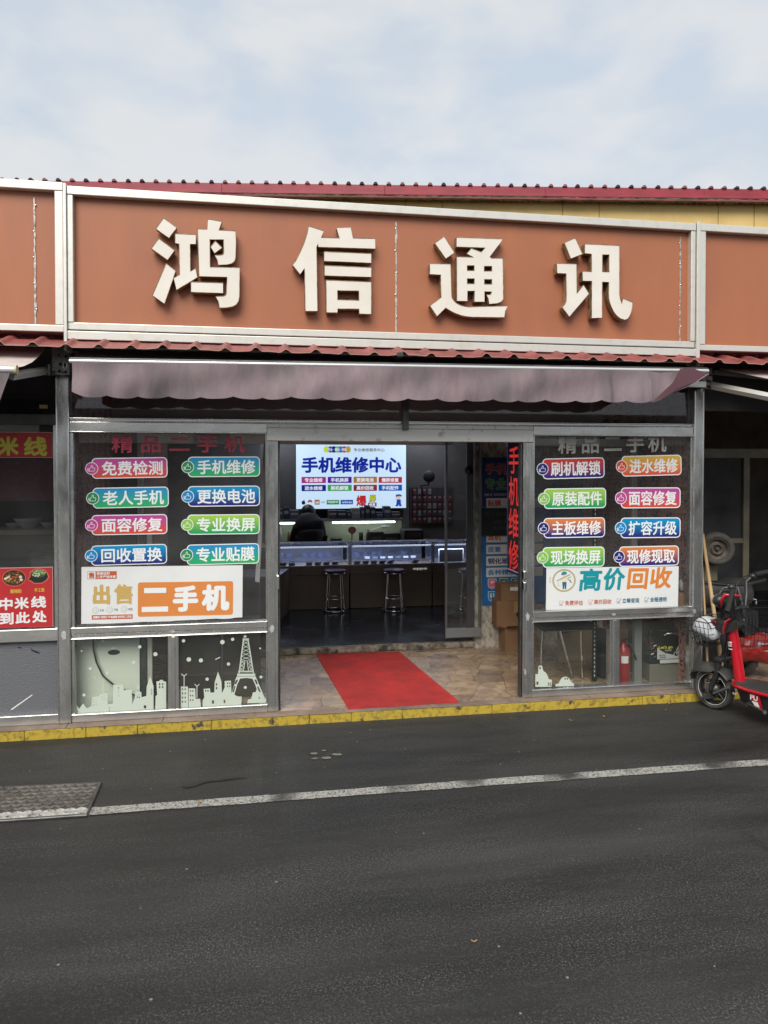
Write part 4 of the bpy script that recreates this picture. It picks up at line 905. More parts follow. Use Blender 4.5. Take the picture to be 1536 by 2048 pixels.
# ---- frosted skyline film on the low panes
film = mat('pale_green_film', srgb(200, 210, 196), .6)
def film_obj(label, polys, discs, Y=YG):
    t = thing('skyline_decal', label, 'window decal', (P(*polys[0][0], Y)))
    mb = MB()
    for p in polys:
        q = [P(*a, Y) for a in p]; mb.poly(q, film)
    mb.build('skyline', t)
    if discs:
        for u, v, r in discs:
            mb = MB(); c = P(u, v, Y); s_ = .0033; mb.poly([c + Vector((r * s_ * math.cos(a), 0, r * s_ * math.sin(a))) for a in [2 * PI * k / 14 for k in range(14)]], film); mb.build('snow_dot', t)
S = 2.648
def zp(l, ox=0, oy=1220, s=S): return [(ox + x / s, oy + y / s) for x, y in l]
def holes(outer, hs, s=S, ox=0, oy=1220):
    return zp(outer, ox, oy, s), [zp(h, ox, oy, s) for h in hs]
def film_shape(label, groups, discs, ox=0, oy=1220, s=S, lines=()):
    """groups: list of [outer, hole, hole ...] outlines cut from film"""
    Y = YG; g0 = P(ox + groups[0][0][0][0] / s, oy + groups[0][0][0][1] / s, Y)
    t = thing('skyline_decal', label, 'window decal', g0); mb = MB()
    for g in groups:
        Y -= .0005; pts = [[P(ox + x / s, oy + y / s, Y) for x, y in p] for p in g]
        v, f, nr = outline([[(a.x, a.z) for a in p] for p in pts], 0); mb.faces([(a.x, Y, a.y) for a in v], f, film)
    for a, b, w_ in lines:
        Y -= .0003; A0, B0 = P(ox + a[0] / s, oy + a[1] / s, Y), P(ox + b[0] / s, oy + b[1] / s, Y); d = (B0 - A0).normalized(); n_ = Vector((-d.z, 0, d.x)) * w_ / s * .0033 / 2
        mb.poly([A0 + n_, B0 + n_, B0 - n_, A0 - n_], film)
    mb.build('skyline', t)
    for u, v, r in discs:
        mb = MB(); c = P(ox + u / s, oy + v / s, Y); rr = r / s * .0033; mb.poly([c + Vector((rr * math.cos(a), 0, rr * math.sin(a))) for a in [2 * PI * k / 14 for k in range(14)]], film); mb.build('snow_dot', t)
def wins(x0, y0, nx, ny, dx, dy, w=5, h=7): return [[(x0 + i * dx, y0 + j * dy), (x0 + i * dx + w, y0 + j * dy), (x0 + i * dx + w, y0 + j * dy + h), (x0 + i * dx, y0 + j * dy + h)] for i in range(nx) for j in range(ny)]
film_shape('pale green city skyline decal with a pointed tower, on the lower left pane', [
    [[(390, 555), (390, 525), (404, 500), (420, 522), (440, 495), (460, 520), (485, 510), (488, 460), (526, 457), (530, 445), (568, 440), (570, 500), (598, 495), (600, 395), (650, 395), (656, 425), (698, 422), (700, 500), (712, 470), (718, 435), (748, 433), (750, 462), (775, 455), (777, 405), (795, 350), (813, 402), (813, 525)]] + wins(492, 470, 2, 3, 14, 14) + wins(540, 455, 2, 2, 12, 14) + wins(625, 410, 1, 3, 12, 20) + wins(408, 535, 1, 1, 10, 10) + wins(578, 515, 1, 2, 10, 12) + wins(725, 447, 2, 2, 10, 12) + wins(762, 505, 1, 1, 9, 9, 12, 16) + wins(800, 418, 1, 2, 9, 18, 6, 12),
    [[(822, 528), (824, 455), (832, 450), (828, 378), (846, 376), (846, 370), (864, 370), (864, 376), (880, 380), (880, 525)]] + wins(842, 388, 2, 2, 16, 16, 7, 9)],
    [(432, 217, 4), (478, 310, 8), (445, 450, 8), (500, 358, 4), (546, 165, 5), (740, 195, 9), (567, 334, 8), (708, 277, 9), (823, 234, 11), (732, 410, 8), (598, 202, 4)],
    lines=[((545, 380), (545, 440), 4), ((545, 385), (532, 374), 3), ((545, 385), (560, 374), 3), ((545, 392), (545, 368), 3)])
tower_top = [[(1285, 150), (1318, 150), (1318, 162), (1285, 162)]]
plat1 = [[(1256, 337), (1352, 337), (1352, 350), (1256, 350)]]; plat2 = [[(1262, 322), (1344, 322), (1346, 330), (1260, 330)]]
arch = [[(1254, 352), (1354, 352), (1362, 372), (1340, 364), (1304, 360), (1268, 364), (1244, 374)]]
legL = [[(1254, 352), (1272, 362), (1256, 396), (1244, 440), (1236, 470), (1218, 470), (1232, 424)], [(1252, 366), (1261, 370), (1250, 394), (1243, 392)], [(1241, 402), (1247, 404), (1238, 436), (1231, 434)]]
legR = [[(1354, 352), (1336, 362), (1352, 396), (1366, 440), (1384, 490), (1412, 490), (1384, 424)], [(1356, 366), (1347, 370), (1358, 394), (1366, 392)], [(1368, 404), (1362, 406), (1372, 436), (1381, 434)]]
TL = [((1289, 160), (1266, 337), 6), ((1314, 160), (1343, 337), 6)]
for k in range(8):
    y0, y1 = 165 + k * 20, 185 + k * 20; f0, f1 = (y0 - 160) / 177, (y1 - 160) / 177
    xl0, xl1, xr0, xr1 = 1289 - 23 * f0, 1289 - 23 * f1, 1314 + 29 * f0, 1314 + 29 * f1
    TL += [((xl0, y0), (xr1, y1), 2.6), ((xr0, y0), (xl1, y1), 2.6)] if k < 5 else [((xl0, y0), (xl0 + 18, y1), 3), ((xl0 + 18, y0), (xl1, y1), 3), ((xr0, y0), (xr0 - 16, y1), 3), ((xr0 - 16, y0), (xr1, y1), 3), ((1298 - (k - 5) * 3, y0), (1295 - (k - 5) * 3, y1), 4), ((1308 + (k - 5) * 3, y0), (1311 + (k - 5) * 3, y1), 4)]
film_shape('pale green decal of a lattice tower beside low rooftops, on the second lower pane', [tower_top, plat1, plat2, arch, legL, legR,
    [[(957, 520), (957, 405), (995, 405), (997, 515)]] + wins(964, 415, 2, 4, 14, 22, 6, 9),
    [[(999, 515), (999, 415), (1034, 415), (1036, 470), (1060, 470), (1064, 512)]] + wins(1006, 425, 2, 3, 12, 24, 6, 8),
    [[(1073, 512), (1073, 480), (1082, 462), (1078, 418), (1112, 415), (1114, 438), (1135, 436), (1137, 382), (1155, 326), (1173, 380), (1175, 440), (1190, 410), (1190, 376), (1223, 374), (1226, 440), (1260, 458), (1280, 458), (1278, 500)]] + wins(1086, 424, 2, 1, 12, 14, 7, 8) + wins(1143, 388, 1, 2, 9, 20, 7, 12) + wins(1122, 478, 1, 1, 9, 9, 12, 18) + wins(1184, 475, 1, 1, 9, 9, 10, 18) + wins(1202, 384, 2, 2, 12, 16, 6, 8),
    [[(1310, 494), (1312, 475), (1330, 470), (1340, 436), (1355, 434), (1357, 422), (1372, 430), (1385, 445), (1398, 468), (1418, 470), (1418, 490)]] + wins(1370, 442, 1, 2, 9, 18, 10, 10)],
    [(972, 163, 9), (1000, 262, 12), (1064, 267, 11), (1178, 170, 12), (1232, 155, 9), (1210, 286, 9), (1097, 366, 9), (1298, 140, 8), (1299, 410, 8), (1382, 355, 8), (1378, 203, 5)],
    lines=TL + [((975, 345), (975, 405), 4), ((975, 350), (960, 338), 4), ((975, 350), (990, 338), 4), ((1043, 400), (1043, 465), 4), ((1043, 405), (1030, 392), 4), ((1043, 405), (1056, 392), 4), ((1140, 262), (1166, 250), 5)])
film_shape('two small torn rooftop decals in the corner of the right lower pane', [
    [[(95, 538), (95, 460), (112, 458), (115, 408), (135, 405), (145, 440), (160, 450), (172, 470), (178, 490), (198, 495), (194, 538)]] + wins(120, 415, 1, 1, 9, 9, 10, 14) + wins(102, 505, 1, 1, 9, 9, 12, 20) + wins(172, 512, 2, 2, 11, 11, 8, 8),
    [[(220, 536), (220, 520), (238, 518), (250, 495), (262, 480), (280, 474), (298, 480), (312, 496), (318, 514), (334, 518), (334, 533)]] + wins(276, 482, 2, 1, 14, 9, 8, 12)], [], ox=1040, oy=1200, s=3.097)

# ================================================================== STREET SHOP LEFT: frame, menu board, shelf, bowls
lf = thing('glazed_facade', 'steel framed window front of the noodle shop at the left edge', 'shopfront', (X(0), 0, ZF))
XE = -5.2
def lrail(x0, x1, z0, z1, y0=-.006, y1=.06, m=steelH, name='rail', par=lf):
    mb = MB(); mb.cbox((x0, y0, z0), (x1, y1, z1), m, .004); mb.build(name, par)
lz = {k: Z(60, v) for k, v in dict(t0=828, t1=849, s1=1258, s0=1283, b=1437).items()}
lrail(XE, xlp0 - .001, lz['t1'] , lz['t0'] , -.002, m=steel_dk); lrail(XE, xlp0, lz['s0'], lz['s1'], -.012); lrail(XE, xlp0, ZF, Z(60, 1430), -.01)
lrail(XE, xlp0, Z_TOP, Z_TOP + .08, 0)
lrail(xlp0 - .022, xlp0, lz['s1'], lz['t1'], -.002, .05, steel, 'stile'); lrail(X(-260), X(-240), ZF, Z_TOP, -.012, .05, steel, 'stile')
mb = MB(); mb.box((XE, .028, lz['s1']), (xlp0, .033, lz['t1']), G1); mb.build('glass_pane', lf)
mb = MB(); mb.box((XE, .028, lz['t0']), (xlp0, .033, Z_TOP), G3); mb.build('glass_pane', lf)
def frost():
    m = bpy.data.materials.new('hammered_glass'); m.use_nodes = True; t = m.node_tree; p = t.nodes['Principled BSDF']
    p.inputs['Base Color'].default_value = (.16, .165, .18, 1); p.inputs['Roughness'].default_value = .38; p.inputs['Metallic'].default_value = .1
    tc = t.nodes.new('ShaderNodeTexCoord'); n = t.nodes.new('ShaderNodeTexVoronoi'); n.inputs['Scale'].default_value = 130; t.links.new(tc.outputs['Object'], n.inputs['Vector'])
    bp = t.nodes.new('ShaderNodeBump'); bp.inputs['Strength'].default_value = .3; bp.inputs['Distance'].default_value = .01; t.links.new(n.outputs['Distance'], bp.inputs['Height']); t.links.new(bp.outputs[0], p.inputs['Normal']); return m
mb = MB(); mb.box((XE, .024, Z(60, 1430)), (xlp0, .034, lz['s0']), frost()); mb.build('hammered_panel', lf)
mb = MB()
for q in (((35, 1296), (38, 1293.5), (43, 1295), (44, 1296.5)), ((60, 1296), (66, 1300), (79, 1304.5), (79, 1307), (70, 1305), (64, 1302))): mb.poly([P(a, b, .022) for a, b in q], black)
mb.poly([P(a, b, .022) for a, b in ((21, 1419), (64, 1389), (65, 1390.5), (24, 1420))], white)
mb.build('scratch', lf)
o_ = MB(); q = P(88, 813.5, .03); o_.box((q.x - .025, .018, q.z - .012), (q.x + .025, .022, q.z + .012), flat('yellow_tape', (176, 160, 84))); tag(o_.build('tape_scrap'), 'scrap of yellowish tape on the dark glass above the noodle shop', 'tape')
nb = thing('shop_building', 'dark unlit noodle shop at the left edge behind its window', 'shop', (-3.4, 3, 0))
mb = MB(); mb.box((XE - .1, Y_B, 0), (XL - .03, Y_B + .12, 2.6), inner_wall); mb.build('back_wall', nb)
mb = MB(); mb.box((XE - .1, .06, 0), (XE, Y_B, 2.6), inner_wall); mb.build('side_wall', nb)
mb = MB(); mb.box((XE, .06, 2.52), (XL - .031, Y_B, 2.56), ceil_m); mb.box((XE - .1, 0, 2.6), (XL - .031, Y_B + .3, 2.66), steel_dk); mb.build('roof', nb)
Yk = 1.3
M_ = Board('menu_board', 'dim dark red price board hanging inside the noodle shop window', (-300, 916), (116, 917), (-300, 1004), Yk, 1000, 215, cat='menu board')
M_.base(mat('deep_red_board', srgb(120, 30, 40), .6)); tw = flat('dim_print', (150, 110, 110), .6); rg = random.Random(8)
for r in range(5):
    for c_, tx in enumerate(('酸辣粉', '8元', '砂锅面', '牛肉面', '6元', '炒河粉', '7元')):
        M_.text(tx, 40 + c_ * 140, 14 + r * 40, 40 + c_ * 140 + (70 if len(tx) == 3 else 46), 36 + r * 40, tw, .0)
M_.done()
sh = thing('wall_shelf', 'beige shelf across the dark inside of the noodle shop', 'shelf', P(50, 1068, Yk))
mb = MB(); a = P(120, 1058, Yk); b = P(120, 1068, Yk); mb.cbox((-3.6, Yk - .02, b.z), (a.x, Yk + .3, a.z), mat('beige_shelf', srgb(150, 138, 118), .6), .004); mb.build('board', sh)
for xx in (-3.4, -2.4, a.x - .06):
    mb = MB(); mb.cbox((xx, Yk, ZI), (xx + .03, Yk + .25, b.z - .001), steel_dk, .003); mb.build('leg', sh)
bowlm = mat('enamel_bowl', srgb(190, 190, 186), .3)
for px, r, lab in ((24, .06, 'small pale bowl at the left end of the noodle shop shelf'), (54, .11, 'biggest pale bowl on the noodle shop shelf'), (95, .065, 'small pale bowl nearest the post on the noodle shop shelf')):
    q = P(px, 1058, Yk + .08); mb = MB(); mb.lathe([(r * .4, 0), (r * .45, .006), (r * .8, r * .35), (r, r * .75), (r * .98, r * .78), (r * .78, r * .4), (0, r * .1)], Matrix.Translation((q.x, Yk + .12, a.z)), bowlm, 24)
    tag(mb.build('bowl'), lab, 'bowl', 'bowls on the noodle shop shelf')
mb = MB(); q = P(100, 1132, Yk); mb.cbox((q.x - .16, Yk - .05, ZI), (q.x + .14, Yk + .3, P(100, 1100, Yk).z), blackm, .01); mb.cbox((q.x - .13, Yk - .056, ZI + .1), (q.x + .11, Yk - .051, P(100, 1110, Yk).z), steel_dk, .003)
tag(mb.build('storage_box'), 'dark box standing under the noodle shop shelf', 'box')

# ================================================================== BACKGROUND BUILDING
def cam_pt(px, py, depth):
    d = _dir(px, py); f0 = Vector((math.sin(YAW), math.cos(YAW), 0)); return CAM + d * (depth / d.dot(f0))
A0 = cam_pt(768, 385, 14.0); uu = Vector((math.cos(R(8.0)), -math.sin(R(8.0)), 0)); vv = Vector((uu.y * -1, uu.x, 0))
bg = thing('yellow_building', 'yellow walled building with a red corrugated roof behind the fascias', 'building', (A0.x, A0.y + 1, 0))
Mx = Matrix((( uu.x, vv.x, 0, A0.x), (uu.y, vv.y, 0, A0.y), (0, 0, 1, 0), (0, 0, 0, 1)))
zf1 = cam_pt(768, 369.5, 14).z; zf0 = cam_pt(768, 389, 14).z; ze0 = cam_pt(768, 406, 14.3).z
mb = MB(); mb.M = Mx; mb.box((-12, .24, 0), (12, 9, ze0 + .1), yellow_wall)
for k in range(-12, 12, 3):
    mb.box((k + .4, .234, 3), (k + .412, .2405, ze0 + .04), mat('yellow_joint', srgb(150, 122, 70), .8)); mb.box((k + 1.1, .234, 3), (k + 1.112, .2405, ze0 + .04), mat('yellow_joint', srgb(150, 122, 70), .8))
mb.build('wall', bg)
mb = MB(); mb.M = Mx; rg = random.Random(9)
x = -12
while x < 12:
    mb.cbox((x, 0, zf0), (x + 3.0, .03, zf1), fascia_red, .004); mb.cbox((x, -.012, zf0 - .004), (x + 3.0, .0, zf0 + .03), fascia_red, .003); x += 3.004
mb.build('fascia', bg)
mb = MB(); mb.M = Mx; mb.box((-12, .03, zf1 - .01), (12, 9.2, zf1 + .0), redroof)
x = -12
while x < 12:
    t_ = rg.uniform(-.008, .008)
    vs = [(x + t_ - .045, -.03, zf1), (x + t_ - .02, -.03, zf1 + .042), (x + t_ + .02, -.03, zf1 + .042), (x + t_ + .045, -.03, zf1)]
    vs += [(a_, 9.2, c_ ) for a_, b_, c_ in vs]; mb.faces(vs, [(0, 1, 2, 3), (0, 4, 5, 1), (1, 5, 6, 2), (2, 6, 7, 3), (7, 6, 5, 4)], redroof if rg.random() > .35 else mat('sooty_red', srgb(70, 44, 46), .8)); x += .252
mb.build('roof', bg)
mb = MB(); mb.M = Mx
soff = masked('rotten_soffit', srgb(176, 160, 132), srgb(84, 66, 58), 5, .42, .58, rough=.9, stretch=(1, 4, 1))
mb.box((-12, .0, zf0 - .02), (12, .24, zf0 - .005), soff); mb.cbox((-12, .004, zf0 - .055), (12, .06, zf0 - .0205), masked('stained_gutter', srgb(150, 84, 84), srgb(96, 72, 68), 3, .4, .6, stretch=(1, 1, 4)), .006)
x = -12
while x < 12: mb.box((x, .08, zf0 - .035), (x + .03, .235, zf0 - .0205), soff); x += .11
mb.build('eaves', bg)
# the low row of buildings across the street, out of view, added for reflections in glass and steel
ob = thing('row_building', 'unseen low grey shop row across the street, added for reflections', 'building', (0, -17, 0))
gw = mat('grey_render', srgb(120, 116, 110), .85, nscale=1.2, col2=srgb(96, 92, 88)); mb = MB(); mb.box((-22, -24, 0), (24, -20.5, 3.4), gw); mb.build('wall', ob)
mb = MB(); mb.box((-22.3, -24.2, 3.4), (24.3, -20.1, 3.6), gw); mb.build('roof', ob)
for k in range(9):
    mb = MB(); x = -20 + k * 4.8; mb.box((x, -20.52, .1), (x + 3.6, -20.46, 2.3), [gw, steel_dk][k % 2]); mb.box((x, -20.50, 2.5), (x + 3.6, -20.4, 3.1), alu); mb.build('shutter', ob)

# ================================================================== INSIDE THE MIDDLE SHOP
Y_C = G(720, 1217, ZI).y                 # front of the counters
Y_T = Y_B - .12
# light box
LB = Board('light_box_sign', 'glowing white light box with big blue characters on the back wall', (592, 885.5), (812, 886.5), (592, 1018), Y_T, 1408, 847, thick=.09, u0=(77, 38), cat='light box')
def em(name, rgb, e):
    c = srgb(*rgb); m = mat(name, (c[0] * .3, c[1] * .3, c[2] * .3), .6, emit=c, es=e); return m
ES = .345
LB.base(mat('grey_box_frame', (.1, .1, .1), .5), name='frame')
LB.pl([(77, 38), (1485, 38), (1485, 885), (77, 885)], em('lit_white', (206, 232, 255), ES * 1.15), 1, 'lit_face')
fb = LB.part('frame')
x0_, y0_ = LB.c(70, 30); x1_, y1_ = LB.c(1492, 893)
fl(fb, [(x0_, y1_), (x1_, y1_), (x1_, y0_), (x0_, y0_)], -.0002, black)
eb = lambda n, c: em('lit_' + n, c, ES)
nav = eb('navy', (0, 34, 158)); lw = eb('text', (240, 246, 255))
LB.text('手机维修中心', 145, 218, 1425, 425, nav, .040, z=2)
for k, (u, c) in enumerate(((462, (206, 224, 60)), (512, (70, 84, 180)), (556, (16, 30, 120)), (600, (130, 190, 70)), (642, (30, 130, 190)), (686, (190, 40, 110)), (732, (180, 170, 60)))): LB.disc(u, 122, 34 if k in (1, 3, 5) else 38, eb('dot%d' % k, c), 2 + k * .2, 'print', 42)
LB.text('专业 · 诚信 · 快速', 475, 104, 715, 142, lw, .02, z=4.5); LB.text('专业维修服务中心', 806, 104, 1206, 148, eb('grey', (96, 84, 92)), .02, z=2)
cells = [('专业维修', 145, 475, 452, 555, (172, 40, 130)), ('手机换屏', 475, 475, 780, 555, (84, 20, 160)), ('更换电池', 804, 475, 1106, 555, (182, 120, 50)), ('爆屏修复', 1128, 478, 1432, 557, (184, 50, 54)),
         ('进水维修', 145, 578, 452, 658, (0, 30, 140)), ('刷机解锁', 475, 578, 780, 658, (60, 168, 84)), ('高价回收', 804, 580, 1106, 659, (140, 40, 44)), ('手机配件', 1128, 580, 1432, 659, (0, 84, 190))]
for k, (tx, a, b, c, d, col) in enumerate(cells):
    LB.rect(a, b, c, d, eb('cell%d' % k, col), 2); LB.text(tx, a + 38, b + 14, c - 42, d - 12, lw, .03, z=3)
LB.disc(169, 805, 24, blk_ := eb('dark', (22, 22, 34)), 2, 'print', 26); LB.disc(196, 800, 8, em('lit_white', (0, 0, 0), 1), 2.4); LB.pl([(168, 778), (172, 768), (186, 766), (180, 776)], blk_, 2)
for k in range(8):
    a = R(200 + k * 20 - 0) ; ux, vy = math.cos(R(180 + 22 * k + 12)), math.sin(R(180 + 22 * k + 12)); LB.pl([(251 + ux * 8, 805 + vy * 6), (251 + ux * 26 - vy * 7, 803 + vy * 30 + ux * 7), (251 + ux * 34, 803 + vy * 38), (251 + ux * 26 + vy * 7, 803 + vy * 30 - ux * 7)], eb('crimson', (190, 40, 60)), 2)
LB.rect(308, 768, 372, 832, eb('bronze', (160, 116, 74)), 2); LB.text('mi', 320, 786, 360, 818, lw, .04); LB.text('小米', 384, 788, 436, 814, eb('grey', (96, 84, 92)), .02, z=2)
LB.rect(460, 774, 620, 832, eb('green', (34, 146, 84)), 2); LB.text('oppo', 474, 788, 606, 818, lw, .03)
LB.rect(638, 774, 796, 832, eb('cobalt', (10, 80, 180)), 2); LB.text('vivo', 655, 788, 780, 818, lw, .03)
LB.text('爆', 838, 716, 972, 858, eb('brightred', (196, 40, 44)), .035, z=2); LB.text('屏', 1004, 712, 1094, 806, eb('black', (40, 50, 30)), .07, z=2); LB.text('屏', 1010, 718, 1088, 800, eb('yellow', (224, 228, 60)), .02, z=3)
LB.rect(992, 812, 1100, 862, eb('maroon', (110, 40, 50)), 2); LB.text('修复', 1004, 818, 1086, 856, lw, .03, z=3)
# small overalled worker print
bw = eb('overall', (20, 70, 190)); sk = eb('face', (236, 200, 150))
LB.disc(1388, 745, 26, sk, 2, 'worker_print', 24); LB.pl([(1350, 742), (1352, 712), (1388, 704), (1424, 712), (1428, 738), (1392, 728)], bw, 3, 'worker_print')
LB.pl([(1364, 772), (1412, 772), (1420, 835), (1432, 862), (1396, 864), (1390, 838), (1380, 864), (1342, 862), (1358, 835)], bw, 2.2, 'worker_print'); LB.line((1362, 782), (1346, 750), 12, sk, 2, 'worker_print'); LB.line((1412, 782), (1440, 806), 12, sk, 2, 'worker_print')
LB.done()

# counters
beige = mat('beige_laminate', srgb(128, 112, 96), .45, nscale=2, col2=srgb(112, 98, 86)); alu_dk = mat('grey_aluminium', (.22, .22, .23), .35, .8)
led = mat('led_strip', (.8, .85, 1), .5, emit=(.55, .66, 1.0), es=.8)
zc1 = P(720, 1131, Y_C).z; zc2 = P(720, 1091, Y_C).z
def counter(xa, xb, label, panel=False):
    t = thing('display_counter', label, 'display counter', ((xa + xb) / 2, Y_C, ZI), group='lit glass display counters')
    mb = MB(); mb.cbox((xa + .004, Y_C + .03, ZI), (xb - .004, Y_C + .52, zc1 - .10), beige, .004); mb.build('base', t)
    mb = MB(); mb.cbox((xa, Y_C - .0, zc1 - .099), (xb, Y_C + .54, zc1), beige, .004); mb.build('drawer_front', t)
    mb = MB(); mb.box((xa + .01, Y_C + .004, zc1 + .002), (xb - .01, Y_C + .009, zc2 - .012), G4); mb.box((xa + .01, Y_C + .01, zc2 - .010), (xb - .01, Y_C + .52, zc2 - .004), G4); mb.build('glass', t)
    mb = MB()
    for a, b in (((xa, Y_C - .004, zc2 - .012), (xb, Y_C + .018, zc2)), ((xa, Y_C - .003, zc1), (xb, Y_C + .012, zc1 + .010)), ((xa, Y_C - .002, zc1), (xa + .014, Y_C + .016, zc2 - .0125)), ((xb - .014, Y_C - .002, zc1), (xb, Y_C + .016, zc2 - .0125)), ((xa, Y_C + .5, zc2 - .012), (xb, Y_C + .54, zc2))): mb.cbox(a, b, alu_dk, .002)
    mb.build('frame', t)
    mb = MB(); x = xa + .03
    while x < xb - .03: mb.box((x, Y_C - .006, zc2 - .006), (x + .006, Y_C - .0042, zc2 - .001), mat('led_dot', (.8, .8, .8), .5, emit=(.7, .8, 1), es=1.4)); x += .016
    mb.box((xa + .02, Y_C + .024, zc2 - .018), (xb - .02, Y_C + .03, zc2 - .013), led); ls = mb.build('led_strip', t)
    ll = bpy.data.lights.new('led_light', 'AREA'); ll.shape = 'RECTANGLE'; ll.size = xb - xa - .06; ll.size_y = .03; ll.energy = 1.0; ll.color = (.62, .72, 1); lo = bpy.data.objects.new('led_light', ll); COL.objects.link(lo); lo.parent = t; lo.location = Vector(((xa + xb) / 2, Y_C + .05, zc2 - .03)) - Vector(t.location); lo.rotation_euler = (R(35), 0, 0)
    mb = MB(); mb.poly([(xa + .02, Y_C + .50, zc1 + .002), (xb - .02, Y_C + .50, zc1 + .002), (xb - .02, Y_C + .50, zc2 - .013), (xa + .02, Y_C + .50, zc2 - .013)], mat('mirror_back', (.32, .36, .5), .12, .8)); mb.build('mirror', t)
    return t
xa_, xb_, xc_, xd_ = X(545, Y_C), X(699.5, Y_C), X(865.5, Y_C), X(1010, Y_C)
c1 = counter(xa_, xb_, 'left lit display counter in front of the seated person'); c2 = counter(xb_ + .006, xc_, 'middle lit display counter with a small oval logo on its drawer front'); c3 = counter(xc_ + .006, xd_, 'right lit display counter seen partly through the glass door')
mb = MB(); q = P(826, 1136, Y_C); mb.M = Matrix.Translation((q.x, Y_C - .002, q.z - .028)) @ Matrix.Rotation(PI / 2, 4, 'X'); mb.text('oppo', (0, 0, .165, .028), 0, mat('logo_white', (.8, .8, .8), .4, emit=(.5, .5, .5), es=.35), .02); mb.build('logo', c2)['_'] = 0
for o_ in c2.children:
    if o_.name.startswith('logo'): pass
# phones laid out
phm = mat('phone_body', (.05, .055, .07), .2); phs = mat('phone_screen', (.25, .3, .42), .08, coat=.5); tagm = mat('price_card', (.75, .78, .85), .5)
rg = random.Random(12); proto = None
def phone_row(x0, x1, y, z, step, lab, cards=False):
    global proto
    x = x0; kk = 0
    while x < x1:
        kk += 1; od = ('first', 'second', 'third', 'fourth', 'fifth', 'sixth', 'seventh', 'eighth', 'ninth', 'tenth')[min(kk - 1, 9)]
        if rg.random() < .12: x += step; continue
        if cards:
            mb = MB(); mb.cbox((-.03, -.004, 0), (.03, .004, .022 + .006 * rg.random()), tagm if rg.random() < .6 else phs, .002); t = mb.build('price_card', loc=(x, y, z), rot=(R(-25), 0, R(rg.uniform(-8, 8))))
            tag(t, '%s pale price card from the left in the lit middle counter' % od, 'card', 'price cards in the counter')
        else:
            if proto is None:
                t = thing('phone', od + ' ' + lab, 'phone', (x, y, z), group='phones laid out in the display counters', world=False)
                mb = MB(); mb.cbox((-.036, -.075, 0), (.036, .075, .009), phm, .003); mb.build('body', t); mb = MB(); mb.box((-.032, -.068, .0092), (.032, .068, .0098), phs); mb.build('screen', t); proto = t
            else: t = copy_tree(proto); t.location = (x, y, z); tag(t, od + ' ' + lab)
            t.rotation_euler = (R(-18), 0, R(rg.uniform(-5, 5)))
        x += step
sh_z = zc1 + .012
phone_row(xa_ + .12, xb_ - .08, Y_C + .12, sh_z, .098, 'phone from the left laid in the left lit counter')
phone_row(xb_ + .10, xc_ - .08, Y_C + .12, sh_z, .098, 'phone from the left laid in the middle lit counter')
phone_row(xb_ + .15, xc_ - .10, Y_C + .27, sh_z + .03, .092, '', cards=True)
fr = thing('framed_panel', 'dark framed panel leaning in the right display counter', 'panel', P(902, 1122, Y_C + .1))
a, b = P(878, 1099, Y_C + .1), P(925, 1123, Y_C + .1); mb = MB(); mb.cbox((a.x, Y_C + .09, b.z), (b.x, Y_C + .105, a.z), black, .003); mb.build('panel', fr)
mb = MB()
for p_, q_ in (((a.x - .006, a.z), (b.x + .006, a.z + .008)), ((a.x - .006, b.z - .008), (b.x + .006, b.z)), ((a.x - .008, b.z), (a.x, a.z)), ((b.x, b.z), (b.x + .008, a.z))): mb.box((p_[0], Y_C + .084, p_[1]), (q_[0], Y_C + .106, q_[1]), tagm)
mb.build('frame', fr)
# angled return counter at the left
rc = thing('return_counter', 'dark angled counter end at the left of the shop interior', 'counter', P(560, 1218, Y_C - .5))
mb = MB(); p0, p1 = P(578, 1137, Y_C - .02), G(556, 1153, P(578, 1137, Y_C - .02).z); base = [(p0.x, p0.y), (p1.x, p1.y), (p1.x - .8, p1.y + .1), (p0.x - .9, p0.y)]
zt_ = p0.z; mb.faces([(a, b, ZI) for a, b in base] + [(a, b, zt_ - .03) for a, b in base], [(0, 1, 5, 4), (1, 2, 6, 5), (2, 3, 7, 6), (3, 0, 4, 7), (4, 5, 6, 7)], beige); mb.build('base', rc)
mb = MB(); mb.faces([(a, b, zt_ - .03) for a, b in base] + [(a, b, zt_) for a, b in base], [(0, 1, 5, 4), (1, 2, 6, 5), (2, 3, 7, 6), (3, 0, 4, 7), (4, 5, 6, 7)], alu_dk); mb.build('top', rc)

# stools
def stool(px, pyb, label, first=None):
    g = G(px, pyb, ZI)
    if first: t = copy_tree(first); t.location = g; tag(t, label); return t
    t = thing('bar_stool', label, 'stool', g, group='chrome stools in front of the counters', world=False)
    hs = .465; mb = MB(); pur = mat('purple_vinyl', srgb(74, 40, 66), .35)
    mb.lathe([(0, hs - .03), (.118, hs - .03), (.125, hs - .02), (.125, hs - .006), (.112, hs), (0, hs + .004)], Matrix(), pur, 28); mb.build('seat', t)
    mb = MB(); mb.lathe([(.112, hs - .042), (.128, hs - .04), (.128, hs - .028), (.112, hs - .028), (.112, hs - .042)], Matrix(), chrome, 28); mb.build('seat_rim', t)
    ring = lambda r, z: [(r * math.cos(2 * PI * k / 24), r * math.sin(2 * PI * k / 24), z) for k in range(25)]
    for k in range(4):
        a = R(30 + 90 * k); mb = MB(); mb.tube([(.095 * math.cos(a), .095 * math.sin(a), hs - .04), (.115 * math.cos(a), .115 * math.sin(a), .16), (.128 * math.cos(a), .128 * math.sin(a), .012)], .0085, chrome, 8); mb.build('leg', t)
    mb = MB(); mb.tube(ring(.118, .15), .007, chrome, 8, caps=False); mb.build('foot_ring', t); mb = MB(); mb.tube(ring(.13, .014), .010, chrome, 8, caps=False); mb.build('base_ring', t)
    return t
